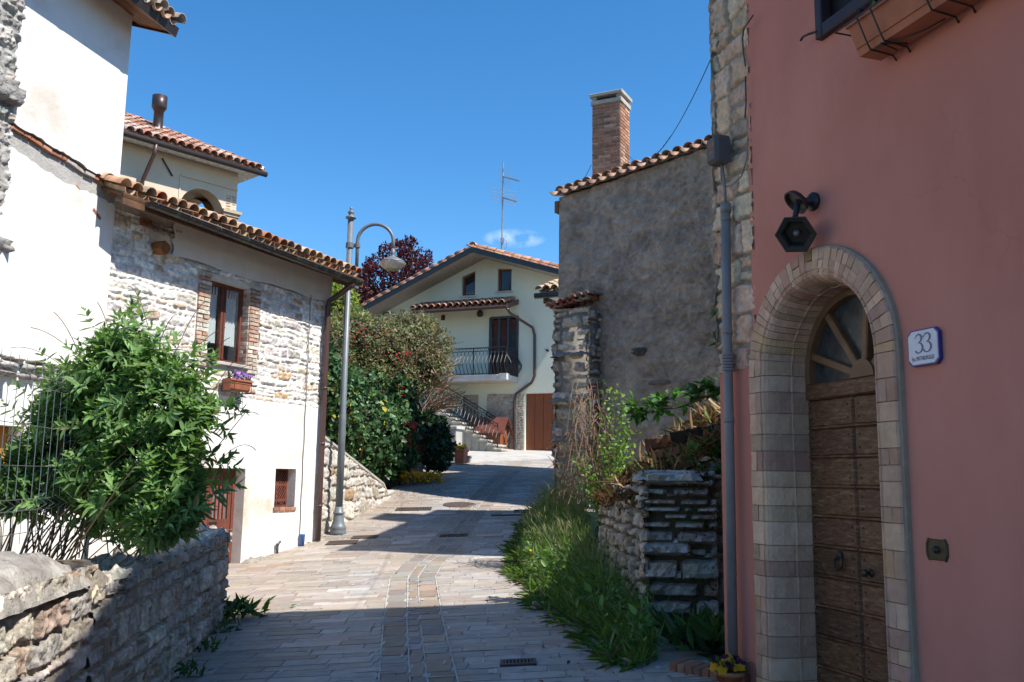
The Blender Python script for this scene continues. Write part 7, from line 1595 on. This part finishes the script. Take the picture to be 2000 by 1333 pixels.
for (s, z_) in ((.85, 0), (.92, .35), (1.06, .36), (1.08, .43), (.96, .43), (.9, .36)): R += [F.p(-hw*s, zg+z_, -hw*s), F.p(hw*s, zg+z_, -hw*s), F.p(hw*s, zg+z_, hw*s), F.p(-hw*s, zg+z_, hw*s)]
fs = [(20, 21, 22, 23)]
for r in range(5):
    for i in range(4): fs.append((r*4+i, r*4+(i+1) % 4, r*4+4+(i+1) % 4, r*4+4+i))
mb.add(R, fs); mb.build('pot', MT['terracotta'], tp_); F2 = Fr((c.x, c.y, zg+.40), (.925, -.38, 0), (-.38, -.925, 0)); flowers(tp_, F2, .17, -.15, .17, 0, 26, [((.7, .42, .02), 3), ((.6, .25, .02), 1)], GP2, .06, .2, 110)
c = at(914, 878, 29.2); zg = gz(c.x, c.y)+.045; mb = MB(); mb.lathe([(.09, 0), (.13, .18), (.15, .18), (.15, .22), (.12, .2)], (c.x, c.y, zg), Z, 14, (.5, .5, .5)); o3 = mb.build('small_pot', MT['concrete']); tag(o3, 'small dark round pot between the planter and the stairs', 'flower pot')
# drain grates and manhole covers set in the paving
def grate(x, y, wx, wy, label, bars=10, grp='iron grates in the paving', rot=0.0):
    p = ground_px(x, y); t = thing('drain_grate', label, 'grate', (p.x, p.y, gz(p.x, p.y)+.01), grp); e = .01
    sx_, sy_ = (gz(p.x+.2, p.y)-gz(p.x-.2, p.y))/.4, (gz(p.x, p.y+.2)-gz(p.x, p.y-.2))/.4
    u = V((math.cos(rot), math.sin(rot), 0)); u.z = sx_*u.x+sy_*u.y; v = V((-math.sin(rot), math.cos(rot), 0)); v.z = sx_*v.x+sy_*v.y; nn = u.cross(v).normalized(); F = Fr((p.x, p.y, gz(p.x, p.y)+.012), u, nn, v)
    mb = MB(); a, b = wx/2, wy/2
    for q in ((-a, a, -b, -b+.03), (-a, a, b-.03, b), (-a, -a+.03, -b+.03, b-.03), (a-.03, a, -b+.03, b-.03)): mb.box(F, *q, -.02, .012)
    mb.box(F, -a, a, -b, b, -.015, .001, (1, 1, 1), 1); mb.build('frame', [MT['grateframe'], MT['dark']], t)  # black plate under the bars stands in for the unlit drain
    mb = MB(); st = (wx-.06)/bars
    for k in range(bars): mb.box(F, -a+.03+k*st+st*.25, -a+.03+k*st+st*.75, -b+.03, b-.03, -.01, .010)
    mb.build('bars', MT['grateframe'], t)
MT['grateframe'] = mat('rusty_iron', (.11, .075, .06), (.07, .055, .05), 14, rough=.6, bump=.3, bscale=60)
grate(668, 1062, .52, .34, 'rusty grate nearest the stone house corner', 12)
grate(712, 1051, .45, .26, 'rusty grate beside the street lamp base', 10)
grate(808, 996, .75, .35, 'rusty grate left of the round manhole cover', 14)
grate(1000, 1008, .85, .13, 'narrow slotted channel grate across the street near the grass', 22)
grate(1032, 1000, .6, .3, 'grate half hidden by the grass edge', 12)
grate(886, 1048, .5, .2, 'dark grate in the middle of the street in the shadow band', 10)
grate(1012, 1298, .30, .18, 'nearest grate, half covered with grit', 8)
p = ground_px(898, 987); sy_ = (gz(p.x, p.y+.2)-gz(p.x, p.y-.2))/.4; mb = MB(); ax = V((0, -sy_, 1)); mb.lathe([(.36, -.02), (.36, .016), (.33, .018), (.325, .014), (.1, .014), (.0, .014)], (p.x, p.y, gz(p.x, p.y)), ax, 28)
for k in range(12): a = k*.5236; mb.lathe([(.02, .012), (.018, .02)], V((p.x, p.y, gz(p.x, p.y)))+V((math.cos(a)*.2, math.sin(a)*.2, math.sin(a)*.2*sy_)), ax, 6)
tag(mb.build('manhole_cover', MT['grateframe']), 'round iron manhole cover in the sunlit paving uphill', 'manhole cover')
# brick edging by the pink house, loose stone, scattered fallen leaves
mb = MB(); e0, e1 = V((1.33, 7.55, 0)), V((1.78, 7.0, 0)); n = 9
for k in range(n):
    p = e0.lerp(e1, k/n); p.z = gz(p.x, p.y); F = Fr(p, (.6, .8, 0), (.8, -.6, 0)); mb.box(F, -.12, .12, -.05, .055+U(0, .01), 0, .06, tuple(q*.75 for q in pick(BRICKPAL)), 0, .008)
tag(mb.build('brick_edging', MT['brick']), 'short curved edging of old bricks at the corner of the pink house', 'edging')
p = ground_px(1052, 1192); mb = MB(); stone(mb, Fr((p.x, p.y, gz(p.x, p.y)+.02), (1, .2, 0), (0, 0, 1), (-.2, 1, 0)), -.08, .08, -.05, .06, .07, (.28, .26, .25), .02, .5, .2)
tag(mb.build('loose_stone', MT['stone'], None, True), 'loose grey stone on the paving beside the grass', 'stone')
q = LV(); n = 900; P = []
while len(P) < n:
    r_ = random.random()
    if r_ < .45: x, y = random.gauss(-2.3, .5), random.gauss(22.5, 1.2)
    elif r_ < .75: x, y = U(.0, 1.2), U(7, 14)
    else: x, y = U(-3.4, 1), U(5, 20)
    P.append((x, y, gz(x, y)+.022))
P = np.array(P); q.add(P, nrm(np.c_[rng.normal(size=(n, 2)), rng.normal(size=n)*.15]), nrm(rng.normal(size=(n, 3))*.25+np.array([0, 0, 1.])), rng.uniform(.018, .065, n), .9, cols(n, [((.22, .10, .05), 3), ((.30, .24, .18), 3), ((.45, .42, .36), 3), ((.16, .07, .04), 1)], .3), 'tiny')
tag(q.build('litter', MT['leafd']), 'fallen leaves, grit and bits scattered on the paving', 'litter', None, 'stuff')
